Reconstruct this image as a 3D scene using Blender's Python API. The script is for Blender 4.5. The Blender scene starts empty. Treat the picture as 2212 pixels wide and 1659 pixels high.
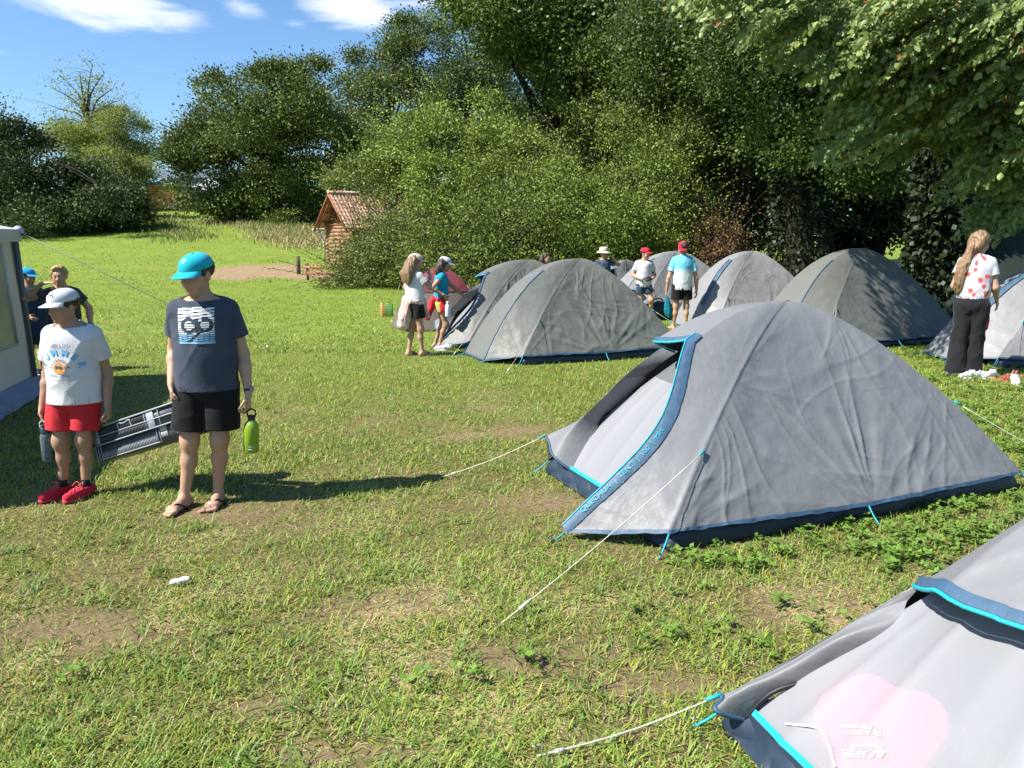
import bpy, math, random
import numpy as np
from mathutils import Vector, Matrix
from mathutils.bvhtree import BVHTree

SC = bpy.context.scene
COL = SC.collection
# ---------------------------------------------------------------- camera
CAM_H = 1.6
PITCH = math.radians(10.9)
FPX = 1661.0            # focal length in pixels of a 2212 x 1659 picture
cam_d = bpy.data.cameras.new('camera')
cam_d.sensor_width = 36.0
cam_d.lens = 36.0 * FPX / 2212.0
cam_d.clip_start = 0.05
cam_d.clip_end = 3000.0
cam = bpy.data.objects.new('camera', cam_d)
cam.location = (0, 0, CAM_H)
cam.rotation_euler = (math.pi / 2 - PITCH, 0, 0)
COL.objects.link(cam)
SC.camera = cam
# ---------------------------------------------------------------- light
SUN_EL = math.radians(47.0)
SUN_H = (-0.925, -0.38)          # horizontal direction towards the sun
sun_vec = Vector((SUN_H[0] * math.cos(SUN_EL), SUN_H[1] * math.cos(SUN_EL), math.sin(SUN_EL))).normalized()
W = bpy.data.worlds.new('World')
SC.world = W
W.use_nodes = True
SC.view_settings.view_transform = 'Standard'
SC.view_settings.look = 'None'
SC.view_settings.exposure = 1.22
SC.view_settings.gamma = 1.0
SC.view_settings.use_curve_mapping = False
SC.cycles.max_bounces = 6
SC.cycles.diffuse_bounces = 3
SC.cycles.glossy_bounces = 2
SC.cycles.transmission_bounces = 4
SC.cycles.transparent_max_bounces = 6
SC.cycles.use_denoising = True
SC.cycles.caustics_reflective = False
SC.cycles.caustics_refractive = False
SC.cycles.sample_clamp_indirect = 6.0


def build_world():
    nt = W.node_tree
    nt.nodes.clear()
    N = nt.nodes.new
    L = nt.links.new
    out = N('ShaderNodeOutputWorld')
    bg = N('ShaderNodeBackground')
    sky = N('ShaderNodeTexSky')
    sky.sky_type = 'NISHITA'
    sky.sun_disc = False
    sky.sun_elevation = SUN_EL
    sky.sun_rotation = math.atan2(SUN_H[0], SUN_H[1])
    sky.air_density = 1.0
    sky.dust_density = 0.6
    sky.ozone_density = 2.5
    bg.inputs['Strength'].default_value = 0.068
    # clouds, laid out by direction of view on a plane high above the field
    tc = N('ShaderNodeTexCoord')
    sep = N('ShaderNodeSeparateXYZ')
    L(tc.outputs['Generated'], sep.inputs[0])
    mz = N('ShaderNodeMath'); mz.operation = 'MAXIMUM'; mz.inputs[1].default_value = 0.02
    L(sep.outputs['Z'], mz.inputs[0])
    dx = N('ShaderNodeMath'); dx.operation = 'DIVIDE'
    dy = N('ShaderNodeMath'); dy.operation = 'DIVIDE'
    L(sep.outputs['X'], dx.inputs[0]); L(mz.outputs[0], dx.inputs[1])
    L(sep.outputs['Y'], dy.inputs[0]); L(mz.outputs[0], dy.inputs[1])
    cmb = N('ShaderNodeCombineXYZ')
    L(dx.outputs[0], cmb.inputs['X']); L(dy.outputs[0], cmb.inputs['Y'])
    noi = N('ShaderNodeTexNoise')
    noi.inputs['Scale'].default_value = 2.6
    noi.inputs['Detail'].default_value = 7
    noi.inputs['Roughness'].default_value = 0.6
    noi.inputs['Distortion'].default_value = 0.4
    L(cmb.outputs[0], noi.inputs['Vector'])
    total = None
    # (x/z, y/z, radius x, radius y, weight) of each cloud on the cloud plane
    for (cx, cy, rx, ry, w) in CLOUDS:
        sub = N('ShaderNodeVectorMath'); sub.operation = 'SUBTRACT'
        L(cmb.outputs[0], sub.inputs[0]); sub.inputs[1].default_value = (cx, cy, 0)
        sc = N('ShaderNodeVectorMath'); sc.operation = 'MULTIPLY'
        L(sub.outputs[0], sc.inputs[0]); sc.inputs[1].default_value = (1 / rx, 1 / ry, 0)
        ln = N('ShaderNodeVectorMath'); ln.operation = 'LENGTH'
        L(sc.outputs[0], ln.inputs[0])
        mr = N('ShaderNodeMapRange'); mr.interpolation_type = 'SMOOTHSTEP'
        mr.inputs['From Min'].default_value = 1.25; mr.inputs['From Max'].default_value = 0.0
        mr.inputs['To Min'].default_value = 0.0; mr.inputs['To Max'].default_value = w
        L(ln.outputs['Value'], mr.inputs['Value'])
        if total is None:
            total = mr.outputs[0]
        else:
            ad = N('ShaderNodeMath'); ad.operation = 'MAXIMUM'
            L(total, ad.inputs[0]); L(mr.outputs[0], ad.inputs[1]); total = ad.outputs[0]
    nr = N('ShaderNodeMath'); nr.operation = 'MULTIPLY_ADD'
    nr.inputs[1].default_value = 1.9; nr.inputs[2].default_value = -0.95
    L(noi.outputs['Fac'], nr.inputs[0])
    sm = N('ShaderNodeMath'); sm.operation = 'ADD'
    L(total, sm.inputs[0]); L(nr.outputs[0], sm.inputs[1])
    ramp = N('ShaderNodeMapRange'); ramp.interpolation_type = 'SMOOTHSTEP'
    ramp.inputs['From Min'].default_value = 0.22; ramp.inputs['From Max'].default_value = 1.25
    L(sm.outputs[0], ramp.inputs['Value'])
    mix = N('ShaderNodeMix'); mix.data_type = 'RGBA'
    L(ramp.outputs[0], mix.inputs[0])
    tint = N('ShaderNodeMix'); tint.data_type = 'RGBA'; tint.blend_type = 'MULTIPLY'
    tint.inputs[0].default_value = 1.0
    tint.inputs[7].default_value = SKY_TINT
    L(sky.outputs[0], tint.inputs[6])
    L(tint.outputs[2], mix.inputs[6])
    mix.inputs[7].default_value = CLOUD_COL
    L(mix.outputs[2], bg.inputs['Color'])
    L(bg.outputs[0], out.inputs['Surface'])


SKY_TINT = (0.80, 1.02, 1.2, 1)
CLOUD_COL = (7.6, 7.9, 8.4, 1)
CLOUDS = [(-1.78, 3.70, .46, .66, 1.2), (-1.22, 3.62, .15, .40, .75), (-1.02, 3.95, .14, .14, .4), (-.74, 3.70, .28, .62, 1.1), (-.45, 3.62, .34, .14, .6), (-2.85, 4.5, .12, .2, .6)]
build_world()
sun_d = bpy.data.lights.new('sun', 'SUN')
sun_d.energy = 4.4
sun_d.angle = math.radians(0.53)
sun_d.color = (1.0, 0.95, 0.87)
sun = bpy.data.objects.new('sun', sun_d)
sun.rotation_euler = sun_vec.to_track_quat('Z', 'Y').to_euler()
sun.location = (-20, -8, 30)
COL.objects.link(sun)


# ---------------------------------------------------------------- helpers
def ray(u, v):
    x = (u - 1106) / FPX
    y = (829.5 - v) / FPX
    c, s = math.cos(PITCH), math.sin(PITCH)
    return np.array((x, c + y * s, -s + y * c))


def at(u, v, Y):
    """The place seen at (u, v) of a 2212 x 1659 picture, Y metres into the scene."""
    d = ray(u, v)
    t = Y / d[1]
    return np.array((d[0] * t, Y, CAM_H + d[2] * t))


def unit(v):
    v = np.array(v, float); return v / (np.linalg.norm(v) + 1e-9)


def hash2(ix, iy, seed):
    h = (ix.astype(np.int64) * 374761393 + iy.astype(np.int64) * 668265263 + seed * 974634777) & 0xffffffff
    h = ((h ^ (h >> 13)) * 1274126177) & 0xffffffff
    return ((h ^ (h >> 16)) & 0xffff) / 65535.0


def vn2(x, y, seed=0):
    """value noise in the plane, 0..1"""
    ix, iy = np.floor(x), np.floor(y)
    fx, fy = x - ix, y - iy
    fx, fy = fx * fx * (3 - 2 * fx), fy * fy * (3 - 2 * fy)
    a = hash2(ix, iy, seed); b = hash2(ix + 1, iy, seed)
    c = hash2(ix, iy + 1, seed); d = hash2(ix + 1, iy + 1, seed)
    return (a * (1 - fx) + b * fx) * (1 - fy) + (c * (1 - fx) + d * fx) * fy


def fbm2(x, y, seed=0, o=4):
    s, a, t = 0, 1, 0
    for i in range(o):
        s = s + a * vn2(x * 2 ** i + 17.3 * i, y * 2 ** i - 9.1 * i, seed + i); t += a; a *= .5
    return s / t


def vn3(x, y, z, seed=0):
    iz = np.floor(z); f = z - iz; f = f * f * (3 - 2 * f)
    k = iz * 57.0
    return vn2(x + k * 1.37, y + k * 2.11, seed) * (1 - f) + vn2(x + (k + 57) * 1.37, y + (k + 57) * 2.11, seed) * f


def sstep(a, b, x):
    t = np.clip((x - a) / (b - a), 0, 1)
    return t * t * (3 - 2 * t)


def ground_z(x, y):
    x = np.asarray(x, float); y = np.asarray(y, float)
    up = np.log1p(np.exp(np.clip((y - 26.5) / 3.0, -30, 30))) * 3.0 * .108
    far = np.log1p(np.exp(np.clip((y - 66) / 3.0, -30, 30))) * 3.0 * .108
    fx = .16 + .84 * sstep(9, -5, x)
    return (up - far) * fx + .02 * (fbm2(x * .5, y * .5, 3, 2) - .5)


def on_ground(u, v):
    d = ray(u, v)
    t = 0.5
    while t < 200:
        p = d * t
        if CAM_H + p[2] < ground_z(p[0], p[1]):
            break
        t += .02 + t * .002
    return np.array((p[0], p[1], float(ground_z(p[0], p[1]))))


def gz(x, y):
    return float(ground_z(x, y))


def tag(o, label=None, cat=None, group=None, kind=None):
    if label: o['label'] = label
    if cat: o['category'] = cat
    if group: o['group'] = group
    if kind: o['kind'] = kind
    return o


def empty(name, loc=(0, 0, 0), rz=0.0):
    o = bpy.data.objects.new(name, None)
    o.location = loc; o.rotation_euler = (0, 0, rz)
    o.empty_display_size = .1
    COL.objects.link(o)
    return o


def mk(name, V, F, mat=None, parent=None, smooth=True, col=None, midx=None):
    """One mesh object from arrays. F: an (n,3) or (n,4) array or a list of such."""
    V = np.asarray(V, np.float32).reshape(-1, 3)
    Fs = F if isinstance(F, list) else [F]
    Fs = [np.asarray(f, np.int32) for f in Fs if len(f)]
    me = bpy.data.meshes.new(name)
    me.vertices.add(len(V))
    me.vertices.foreach_set('co', V.ravel())
    tot = np.concatenate([np.full(len(f), f.shape[1], np.int32) for f in Fs])
    idx = np.concatenate([f.ravel() for f in Fs])
    st = np.zeros(len(tot), np.int32); st[1:] = np.cumsum(tot)[:-1]
    me.loops.add(len(idx)); me.loops.foreach_set('vertex_index', idx)
    me.polygons.add(len(tot)); me.polygons.foreach_set('loop_start', st)
    if smooth:
        me.polygons.foreach_set('use_smooth', np.ones(len(tot), bool))
    mats = mat if isinstance(mat, (list, tuple)) else [mat]
    for m in mats:
        if m: me.materials.append(m)
    if midx is not None:
        me.polygons.foreach_set('material_index', np.asarray(midx, np.int32))
    me.update(calc_edges=True)
    me.validate()
    if col is not None:
        c = np.ones((len(V), 4), np.float32); c[:, :3] = col
        a = me.attributes.new('Col', 'FLOAT_COLOR', 'POINT')
        a.data.foreach_set('color', c.ravel())
    o = bpy.data.objects.new(name, me)
    COL.objects.link(o)
    if parent: o.parent = parent
    return o


class MB:
    """collects simple shapes into one mesh"""
    def __init__(s):
        s.V = []; s.F3 = []; s.F4 = []; s.n = 0

    def add(s, V, F):
        V = np.asarray(V, float).reshape(-1, 3); F = np.asarray(F)
        if len(F) == 0: return s
        (s.F4 if F.shape[1] == 4 else s.F3).append(F + s.n)
        s.V.append(V); s.n += len(V)
        return s

    def box(s, c, size, rot=None, bev=0.0):
        x, y, z = [d / 2 for d in size]
        if bev <= 0:
            V = np.array([[i, j, k] for i in (-x, x) for j in (-y, y) for k in (-z, z)], float)
            F = [[0, 1, 3, 2], [4, 6, 7, 5], [0, 4, 5, 1], [2, 3, 7, 6], [0, 2, 6, 4], [1, 5, 7, 3]]
        else:
            b = min(bev, x * .9, y * .9, z * .9)
            ring = []
            for (zz, ins) in ((-z, b), (-z + b, 0), (z - b, 0), (z, b)):
                X, Y = x - ins, y - ins
                cx, cy = max(X - b, 1e-4), max(Y - b, 1e-4)
                for (sx, sy, o) in ((1, 1, 0), (-1, 1, 1), (-1, -1, 0), (1, -1, 1)):
                    p = [(sx * X, sy * cy, zz), (sx * cx, sy * Y, zz)]
                    ring += p if o == 0 else p[::-1]
            V = np.array(ring)
            F = []
            for k in range(3):
                for i in range(8):
                    a, c2 = k * 8 + i, k * 8 + (i + 1) % 8
                    F.append([a, c2, c2 + 8, a + 8])
            for base, fl in ((0, True), (24, False)):
                q = [[base, base + 1, base + 2, base + 3], [base, base + 3, base + 4, base + 7], [base + 4, base + 5, base + 6, base + 7]]
                F += [f[::-1] for f in q] if fl else q
        if rot is not None: V = V @ np.array(rot).T
        return s.add(V + np.array(c, float), F)

    def tube(s, P, r, n=8, caps=True):
        V, F = tube_arr(P, r, n, caps)
        s.add(V, F[0])
        if caps:
            s.F3.append(F[1] + s.n - len(V))
        return s

    def sheet(s, G, thick=0.0):
        """G: (m, n, 3) grid"""
        m, n = G.shape[:2]
        s.add(G.reshape(-1, 3), grid_faces(m, n))
        return s

    def lathe(s, prof, c=(0, 0, 0), n=24):
        a = np.linspace(0, 2 * np.pi, n, endpoint=False)
        P = np.array(prof, float)
        V = np.stack([P[:, None, 0] * np.cos(a), P[:, None, 0] * np.sin(a), P[:, None, 1] + 0 * a], -1)
        F = []
        for i in range(len(P) - 1):
            for j in range(n):
                k = (j + 1) % n
                F.append([i * n + j, i * n + k, (i + 1) * n + k, (i + 1) * n + j])
        return s.add(V.reshape(-1, 3) + np.array(c, float), F)

    def xform(s, M):
        M = np.array(M)
        s.V = [v @ M[:3, :3].T + M[:3, 3] for v in s.V]
        return s

    def build(s, name, mat, parent=None, smooth=False):
        return mk(name, np.concatenate(s.V), ([np.concatenate(s.F4)] if s.F4 else []) + ([np.concatenate(s.F3)] if s.F3 else []), mat, parent, smooth)


def grid_faces(m, n, wrap=False):
    i = np.arange(m - 1)[:, None]; j = np.arange(n if wrap else n - 1)[None, :]
    k = (j + 1) % n
    return np.stack([i * n + j, i * n + k, (i + 1) * n + k, (i + 1) * n + j], -1).reshape(-1, 4)


def tube_arr(P, r, n=8, caps=True):
    P = np.asarray(P, float)
    m = len(P)
    r = np.broadcast_to(np.asarray(r, float), (m,))
    T = np.gradient(P, axis=0)
    T /= np.linalg.norm(T, axis=1)[:, None] + 1e-9
    ref = np.array((0, 0, 1.0)) if abs(T[:, 2]).mean() < .8 else np.array((1.0, 0, 0))
    A = np.cross(T, ref); A /= np.linalg.norm(A, axis=1)[:, None] + 1e-9
    B = np.cross(A, T)
    a = np.linspace(0, 2 * np.pi, n, endpoint=False)
    V = P[:, None] + r[:, None, None] * (np.cos(a)[None, :, None] * A[:, None] + np.sin(a)[None, :, None] * B[:, None])
    V = V.reshape(-1, 3)
    F = grid_faces(m, n, True)
    if not caps: return V, [F]
    V = np.concatenate([V, P[:1], P[-1:]])
    j = np.arange(n); k = (j + 1) % n
    c0 = np.stack([np.full(n, m * n), k, j], -1)
    c1 = np.stack([np.full(n, m * n + 1), (m - 1) * n + j, (m - 1) * n + k], -1)
    return V, [F, np.concatenate([c0, c1])]


def bez(pts, n):
    """smooth curve through points"""
    P = np.asarray(pts, float); m = len(P)
    t = np.linspace(0, m - 1, n); i = np.clip(t.astype(int), 0, m - 2); f = (t - i)[:, None]
    p0 = P[np.clip(i - 1, 0, m - 1)]; p1 = P[i]; p2 = P[i + 1]; p3 = P[np.clip(i + 2, 0, m - 1)]
    return .5 * (2 * p1 + (p2 - p0) * f + (2 * p0 - 5 * p1 + 4 * p2 - p3) * f ** 2 + (3 * p1 - p0 - 3 * p2 + p3) * f ** 3)


def text_mesh(s, size=1.0, align='CENTER', res=3, bold=0.0):
    """outline letters as flat triangles: (verts, tris, centred at the origin in x, on the baseline)"""
    cu = bpy.data.curves.new('lettering', 'FONT')
    cu.body = s; cu.size = size; cu.align_x = align; cu.resolution_u = res; cu.offset = bold
    o = bpy.data.objects.new('lettering', cu)
    COL.objects.link(o)
    bpy.context.view_layer.update()
    e = o.evaluated_get(bpy.context.evaluated_depsgraph_get())
    me = e.to_mesh()
    me.calc_loop_triangles()
    V = np.array([v.co[:] for v in me.vertices], float).reshape(-1, 3)
    F = np.array([t.vertices[:] for t in me.loop_triangles], int).reshape(-1, 3)
    e.to_mesh_clear()
    bpy.data.objects.remove(o); bpy.data.curves.remove(cu)
    return V, F


# ---------------------------------------------------------------- materials
def newmat(name):
    m = bpy.data.materials.new(name)
    m.use_nodes = True
    nt = m.node_tree
    return m, nt, nt.nodes['Principled BSDF'], nt.nodes['Material Output']


def c4(c):
    return (c[0], c[1], c[2], 1.0)


MATS = {}


def mat_plain(name, col, rough=.6, var=.12, scale=6.0, bump=0.0, bscale=60.0, spec=.4, metal=0.0, trans=0.0, use_col=False, stretch=(1, 1, 1), col2=None, sheen=0.0):
    """principled surface whose colour varies a little by noise; trans mixes in light passing through (leaves, cloth)"""
    if name in MATS: return MATS[name]
    m, nt, b, out = newmat(name)
    N, L = nt.nodes.new, nt.links.new
    tc = N('ShaderNodeTexCoord')
    mp = N('ShaderNodeMapping'); mp.inputs['Scale'].default_value = stretch
    L(tc.outputs['Object'], mp.inputs[0])
    nz = N('ShaderNodeTexNoise'); nz.inputs['Scale'].default_value = scale; nz.inputs['Detail'].default_value = 4
    L(mp.outputs[0], nz.inputs['Vector'])
    mx = N('ShaderNodeMix'); mx.data_type = 'RGBA'
    if col2 is None:
        mx.inputs[6].default_value = c4([c * (1 - var) for c in col]); mx.inputs[7].default_value = c4([min(c * (1 + var), .95) for c in col])
    else:
        mx.inputs[6].default_value = c4(col); mx.inputs[7].default_value = c4(col2)
    mr = N('ShaderNodeMapRange'); mr.inputs['From Min'].default_value = .3; mr.inputs['From Max'].default_value = .7
    L(nz.outputs['Fac'], mr.inputs['Value']); L(mr.outputs[0], mx.inputs[0])
    c = mx.outputs[2]
    if use_col:
        at_ = N('ShaderNodeAttribute'); at_.attribute_name = 'Col'
        ml = N('ShaderNodeMix'); ml.data_type = 'RGBA'; ml.blend_type = 'MULTIPLY'; ml.inputs[0].default_value = 1
        L(c, ml.inputs[6]); L(at_.outputs['Color'], ml.inputs[7]); c = ml.outputs[2]
    L(c, b.inputs['Base Color'])
    b.inputs['Roughness'].default_value = rough
    b.inputs['Specular IOR Level'].default_value = spec
    b.inputs['Metallic'].default_value = metal
    if sheen: b.inputs['Sheen Weight'].default_value = sheen
    if bump:
        nb = N('ShaderNodeTexNoise'); nb.inputs['Scale'].default_value = bscale; nb.inputs['Detail'].default_value = 3
        L(mp.outputs[0], nb.inputs['Vector'])
        bp = N('ShaderNodeBump'); bp.inputs['Strength'].default_value = bump; bp.inputs['Distance'].default_value = .01
        L(nb.outputs['Fac'], bp.inputs['Height']); L(bp.outputs[0], b.inputs['Normal'])
    if trans:
        t = N('ShaderNodeBsdfTranslucent'); L(c, t.inputs['Color'])
        ms = N('ShaderNodeMixShader'); ms.inputs[0].default_value = trans
        L(b.outputs[0], ms.inputs[1]); L(t.outputs[0], ms.inputs[2]); L(ms.outputs[0], out.inputs['Surface'])
    MATS[name] = m
    return m
# ---------------------------------------------------------------- ground
DIRT = [(on_ground(560, 589), 2.3, 2.6), (on_ground(500, 470), .9, 5.0), (on_ground(670, 597), 1.6, 1.2)]
BARE = [(on_ground(1115, 930), .32, .22), (on_ground(1160, 1085), .40, .22), (on_ground(990, 945), .2, .15), (on_ground(200, 1370), .30, .14), (on_ground(860, 1310), .4, .15),
        (on_ground(1760, 1330), .35, .12), (on_ground(1700, 1290), .2, .1), (on_ground(430, 1115), .3, .12), (on_ground(1090, 1430), .3, .12), (on_ground(1450, 1480), .25, .08), (on_ground(560, 1540), .25, .1), (on_ground(760, 1640), .3, .09)]


def dryness(x, y):
    """0 lush .. 1 straw; the trodden near part of the field is drier"""
    n = fbm2(x * .9 + 5, y * .9, 11, 4)
    n2 = fbm2(x * 3.1, y * 3.1 + 8, 23, 3)
    base = .44 * sstep(9.5, 4.2, y + .25 * x) + .10
    d = base + (n - .5) * .75 + (n2 - .5) * .75
    for (c, rx, ry) in BARE:
        q = ((x - c[0]) / rx) ** 2 + ((y - c[1]) / ry) ** 2
        d = d + .55 * np.exp(-q * 1.0)
    return np.clip(d, 0, 1)


def dirtiness(x, y):
    d = np.zeros_like(np.asarray(x, float))
    wob = .6 * (fbm2(x * .8, y * .8, 31, 3) - .5)
    for (c, rx, ry) in DIRT:
        q = np.sqrt(((x - c[0]) / rx) ** 2 + ((y - c[1]) / ry) ** 2)
        d = np.maximum(d, sstep(1.15, .7, q + wob))
    for (c, rx, ry) in BARE:
        q = np.sqrt(((x - c[0]) / rx) ** 2 + ((y - c[1]) / ry) ** 2)
        d = np.maximum(d, .42 * sstep(1.3, .2, q + wob * 2.0))
    return d


def build_ground():
    xs = np.concatenate([-np.geomspace(600, 14.2, 60), np.arange(-14, 14.01, .14), np.geomspace(14.2, 600, 60)])
    ys = np.concatenate([np.linspace(-60, 0, 20), np.arange(.1, 16, .12), np.arange(16.2, 40, .4), np.geomspace(40.5, 900, 70)])
    X, Y = np.meshgrid(xs, ys)
    Z = ground_z(X, Y)
    Z = Z + .012 * (fbm2(X * 2.2, Y * 2.2, 7, 3) - .5) * (Y < 30)
    V = np.stack([X, Y, Z], -1)
    col = np.stack([dryness(X, Y), dirtiness(X, Y), fbm2(X * .13, Y * .13, 77, 3)], -1).reshape(-1, 3)
    m, nt, b, out = newmat('field_turf')
    N, L = nt.nodes.new, nt.links.new
    a = N('ShaderNodeAttribute'); a.attribute_name = 'Col'
    sp = N('ShaderNodeSeparateColor'); L(a.outputs['Color'], sp.inputs[0])
    tc = N('ShaderNodeTexCoord')

    def noise(scale, detail=5, rough=.6):
        n = N('ShaderNodeTexNoise'); n.inputs['Scale'].default_value = scale; n.inputs['Detail'].default_value = detail; n.inputs['Roughness'].default_value = rough
        L(tc.outputs['Object'], n.inputs['Vector']); return n.outputs['Fac']

    def mix(f, c1, c2):
        x = N('ShaderNodeMix'); x.data_type = 'RGBA'
        if isinstance(f, float): x.inputs[0].default_value = f
        else: L(f, x.inputs[0])
        for k, c in ((6, c1), (7, c2)):
            if isinstance(c, tuple): x.inputs[k].default_value = c4(c)
            else: L(c, x.inputs[k])
        return x.outputs[2]

    def rng(v, lo, hi):
        r = N('ShaderNodeMapRange'); r.clamp = True; r.inputs['From Min'].default_value = lo; r.inputs['From Max'].default_value = hi; L(v, r.inputs['Value']); return r.outputs[0]
    green = mix(rng(noise(9, 6, .7), .3, .7), (.09, .135, .018), (.20, .28, .04))
    green = mix(rng(noise(1.1, 4), .35, .65), green, mix(.5, green, (.24, .29, .055)))
    straw = mix(rng(noise(40, 4, .7), .3, .7), (.19, .135, .065), (.44, .35, .18))
    g2 = mix(rng(sp.outputs[0], .3, .95), green, straw)
    dirt = mix(rng(noise(6, 6, .7), .3, .7), (.22, .15, .085), (.36, .26, .155))
    c = mix(sp.outputs[1], g2, dirt)
    # near the camera the blades themselves make the colour: bare earth and thatch lie between them
    geo = N('ShaderNodeSeparateXYZ'); L(tc.outputs['Object'], geo.inputs[0])
    nearf = rng(geo.outputs['Y'], 13.0, 5.0)
    soil = mix(rng(noise(30, 5, .7), .35, .7), (.055, .045, .018), (.20, .155, .075))
    c = mix(nearf, c, mix(sp.outputs[1], mix(.35, soil, g2), dirt))
    L(c, b.inputs['Base Color'])
    b.inputs['Roughness'].default_value = .9; b.inputs['Specular IOR Level'].default_value = .1
    bp = N('ShaderNodeBump'); bp.inputs['Strength'].default_value = .8; bp.inputs['Distance'].default_value = .04
    L(noise(22, 6, .75), bp.inputs['Height']); L(bp.outputs[0], b.inputs['Normal'])
    o = mk('ground', V, grid_faces(*X.shape), m, None, True, col)
    tag(o, kind='structure')


def blades(P, length, width, az, lean, droop, segs=3):
    """thin leaf blades: returns V, [quads, tris]; lean = start angle off vertical, droop = extra bend"""
    n = len(P)
    ts = np.array([0, .4, .75, 1.0]) if segs == 3 else np.array([0, .55, 1.0])
    wd = np.array([1.0, .9, .55]) if segs == 3 else np.array([1.0, .75])
    D = np.stack([np.cos(az), np.sin(az), 0 * az], -1)
    S = np.stack([-np.sin(az), np.cos(az), 0 * az], -1)
    # a little twist so that blades are not all seen flat on
    pts = [P]
    for k in range(1, len(ts)):
        dt = ts[k] - ts[k - 1]
        th = np.minimum(lean + droop * (ts[k] + ts[k - 1]) / 2, 2.0)
        pts.append(pts[-1] + (length * dt)[:, None] * (np.sin(th)[:, None] * D + np.cos(th)[:, None] * np.array((0, 0, 1.0))))
    for k in range(1, len(pts)):
        pts[k][:, 2] = np.maximum(pts[k][:, 2], P[:, 2] + .004)
    V = []
    for k in range(len(ts) - 1):
        w = (width * wd[k] * .5)[:, None]
        V += [pts[k] - S * w, pts[k] + S * w]
    V.append(pts[-1])
    m = len(V)
    V = np.stack(V, 1).reshape(-1, 3)
    b = (np.arange(n) * m)[:, None]
    Q = np.concatenate([b + np.array([2 * k, 2 * k + 1, 2 * k + 3, 2 * k + 2]) for k in range(len(ts) - 2)])
    T = b + np.array([m - 3, m - 2, m - 1])
    return V, [Q, T], m


def grass_zone(name, n, y0, y1, wid, len0, w0, seed, label=None, power=1.0, segs=3, strawy=0.0):
    R = np.random.default_rng(seed)
    y = y0 * (y1 / y0) ** (R.random(n) ** power)
    x = (R.random(n) * 2 - 1) * (wid * y + .7)
    dry = dryness(x, y); dirt = dirtiness(x, y)
    # clumps
    cl = fbm2(x * 5.5, y * 5.5, seed + 3, 3)
    keep = R.random(n) < (1.0 - .45 * dry) * (1 - .9 * dirt) * (.35 + 1.1 * cl)
    x, y, dry, cl = x[keep], y[keep], dry[keep], cl[keep]
    n = len(x)
    tall = sstep(.52, .78, cl) * (1 - dry * .4)
    Ln = len0 * (.5 + .65 * R.random(n) + .8 * tall * R.random(n))
    straw = R.random(n) < (.17 + .68 * dry + strawy)
    wd = w0 * (.7 + .7 * R.random(n)) * np.where(straw, .8, 1)
    az = R.random(n) * 6.283 + .0
    lean = np.abs(R.normal(.45, .5, n)) + np.where(straw, .6, 0) + .35 * dry
    droop = .4 + 1.1 * R.random(n) + np.where(straw, .3, 0)
    P = np.stack([x, y, ground_z(x, y) - .004], -1)
    V, F, m = blades(P, Ln, wd, az, lean, droop, segs)
    g = np.stack([.195 + .14 * R.random(n), .265 + .14 * R.random(n), .034 + .045 * R.random(n)], -1)
    deep = (R.random(n) < .25)[:, None]
    g = np.where(deep, g * np.array((.55, .68, .8)), g)
    hue = fbm2(x * .35, y * .35, 91, 3)[:, None]
    g = g * (.8 + .45 * hue)
    s = np.stack([.52 + .18 * R.random(n), .43 + .15 * R.random(n), .20 + .10 * R.random(n)], -1) * (.6 + .5 * R.random(n))[:, None]
    c = np.where(straw[:, None], s, g)
    c = np.repeat(c, m, 0)
    o = mk(name, V, F, mat_plain('grass_blade', (1, 1, 1), .55, 0.0, trans=.32, use_col=True, spec=.35), None, True, c)
    tag(o, kind='stuff')
    return o


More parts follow.
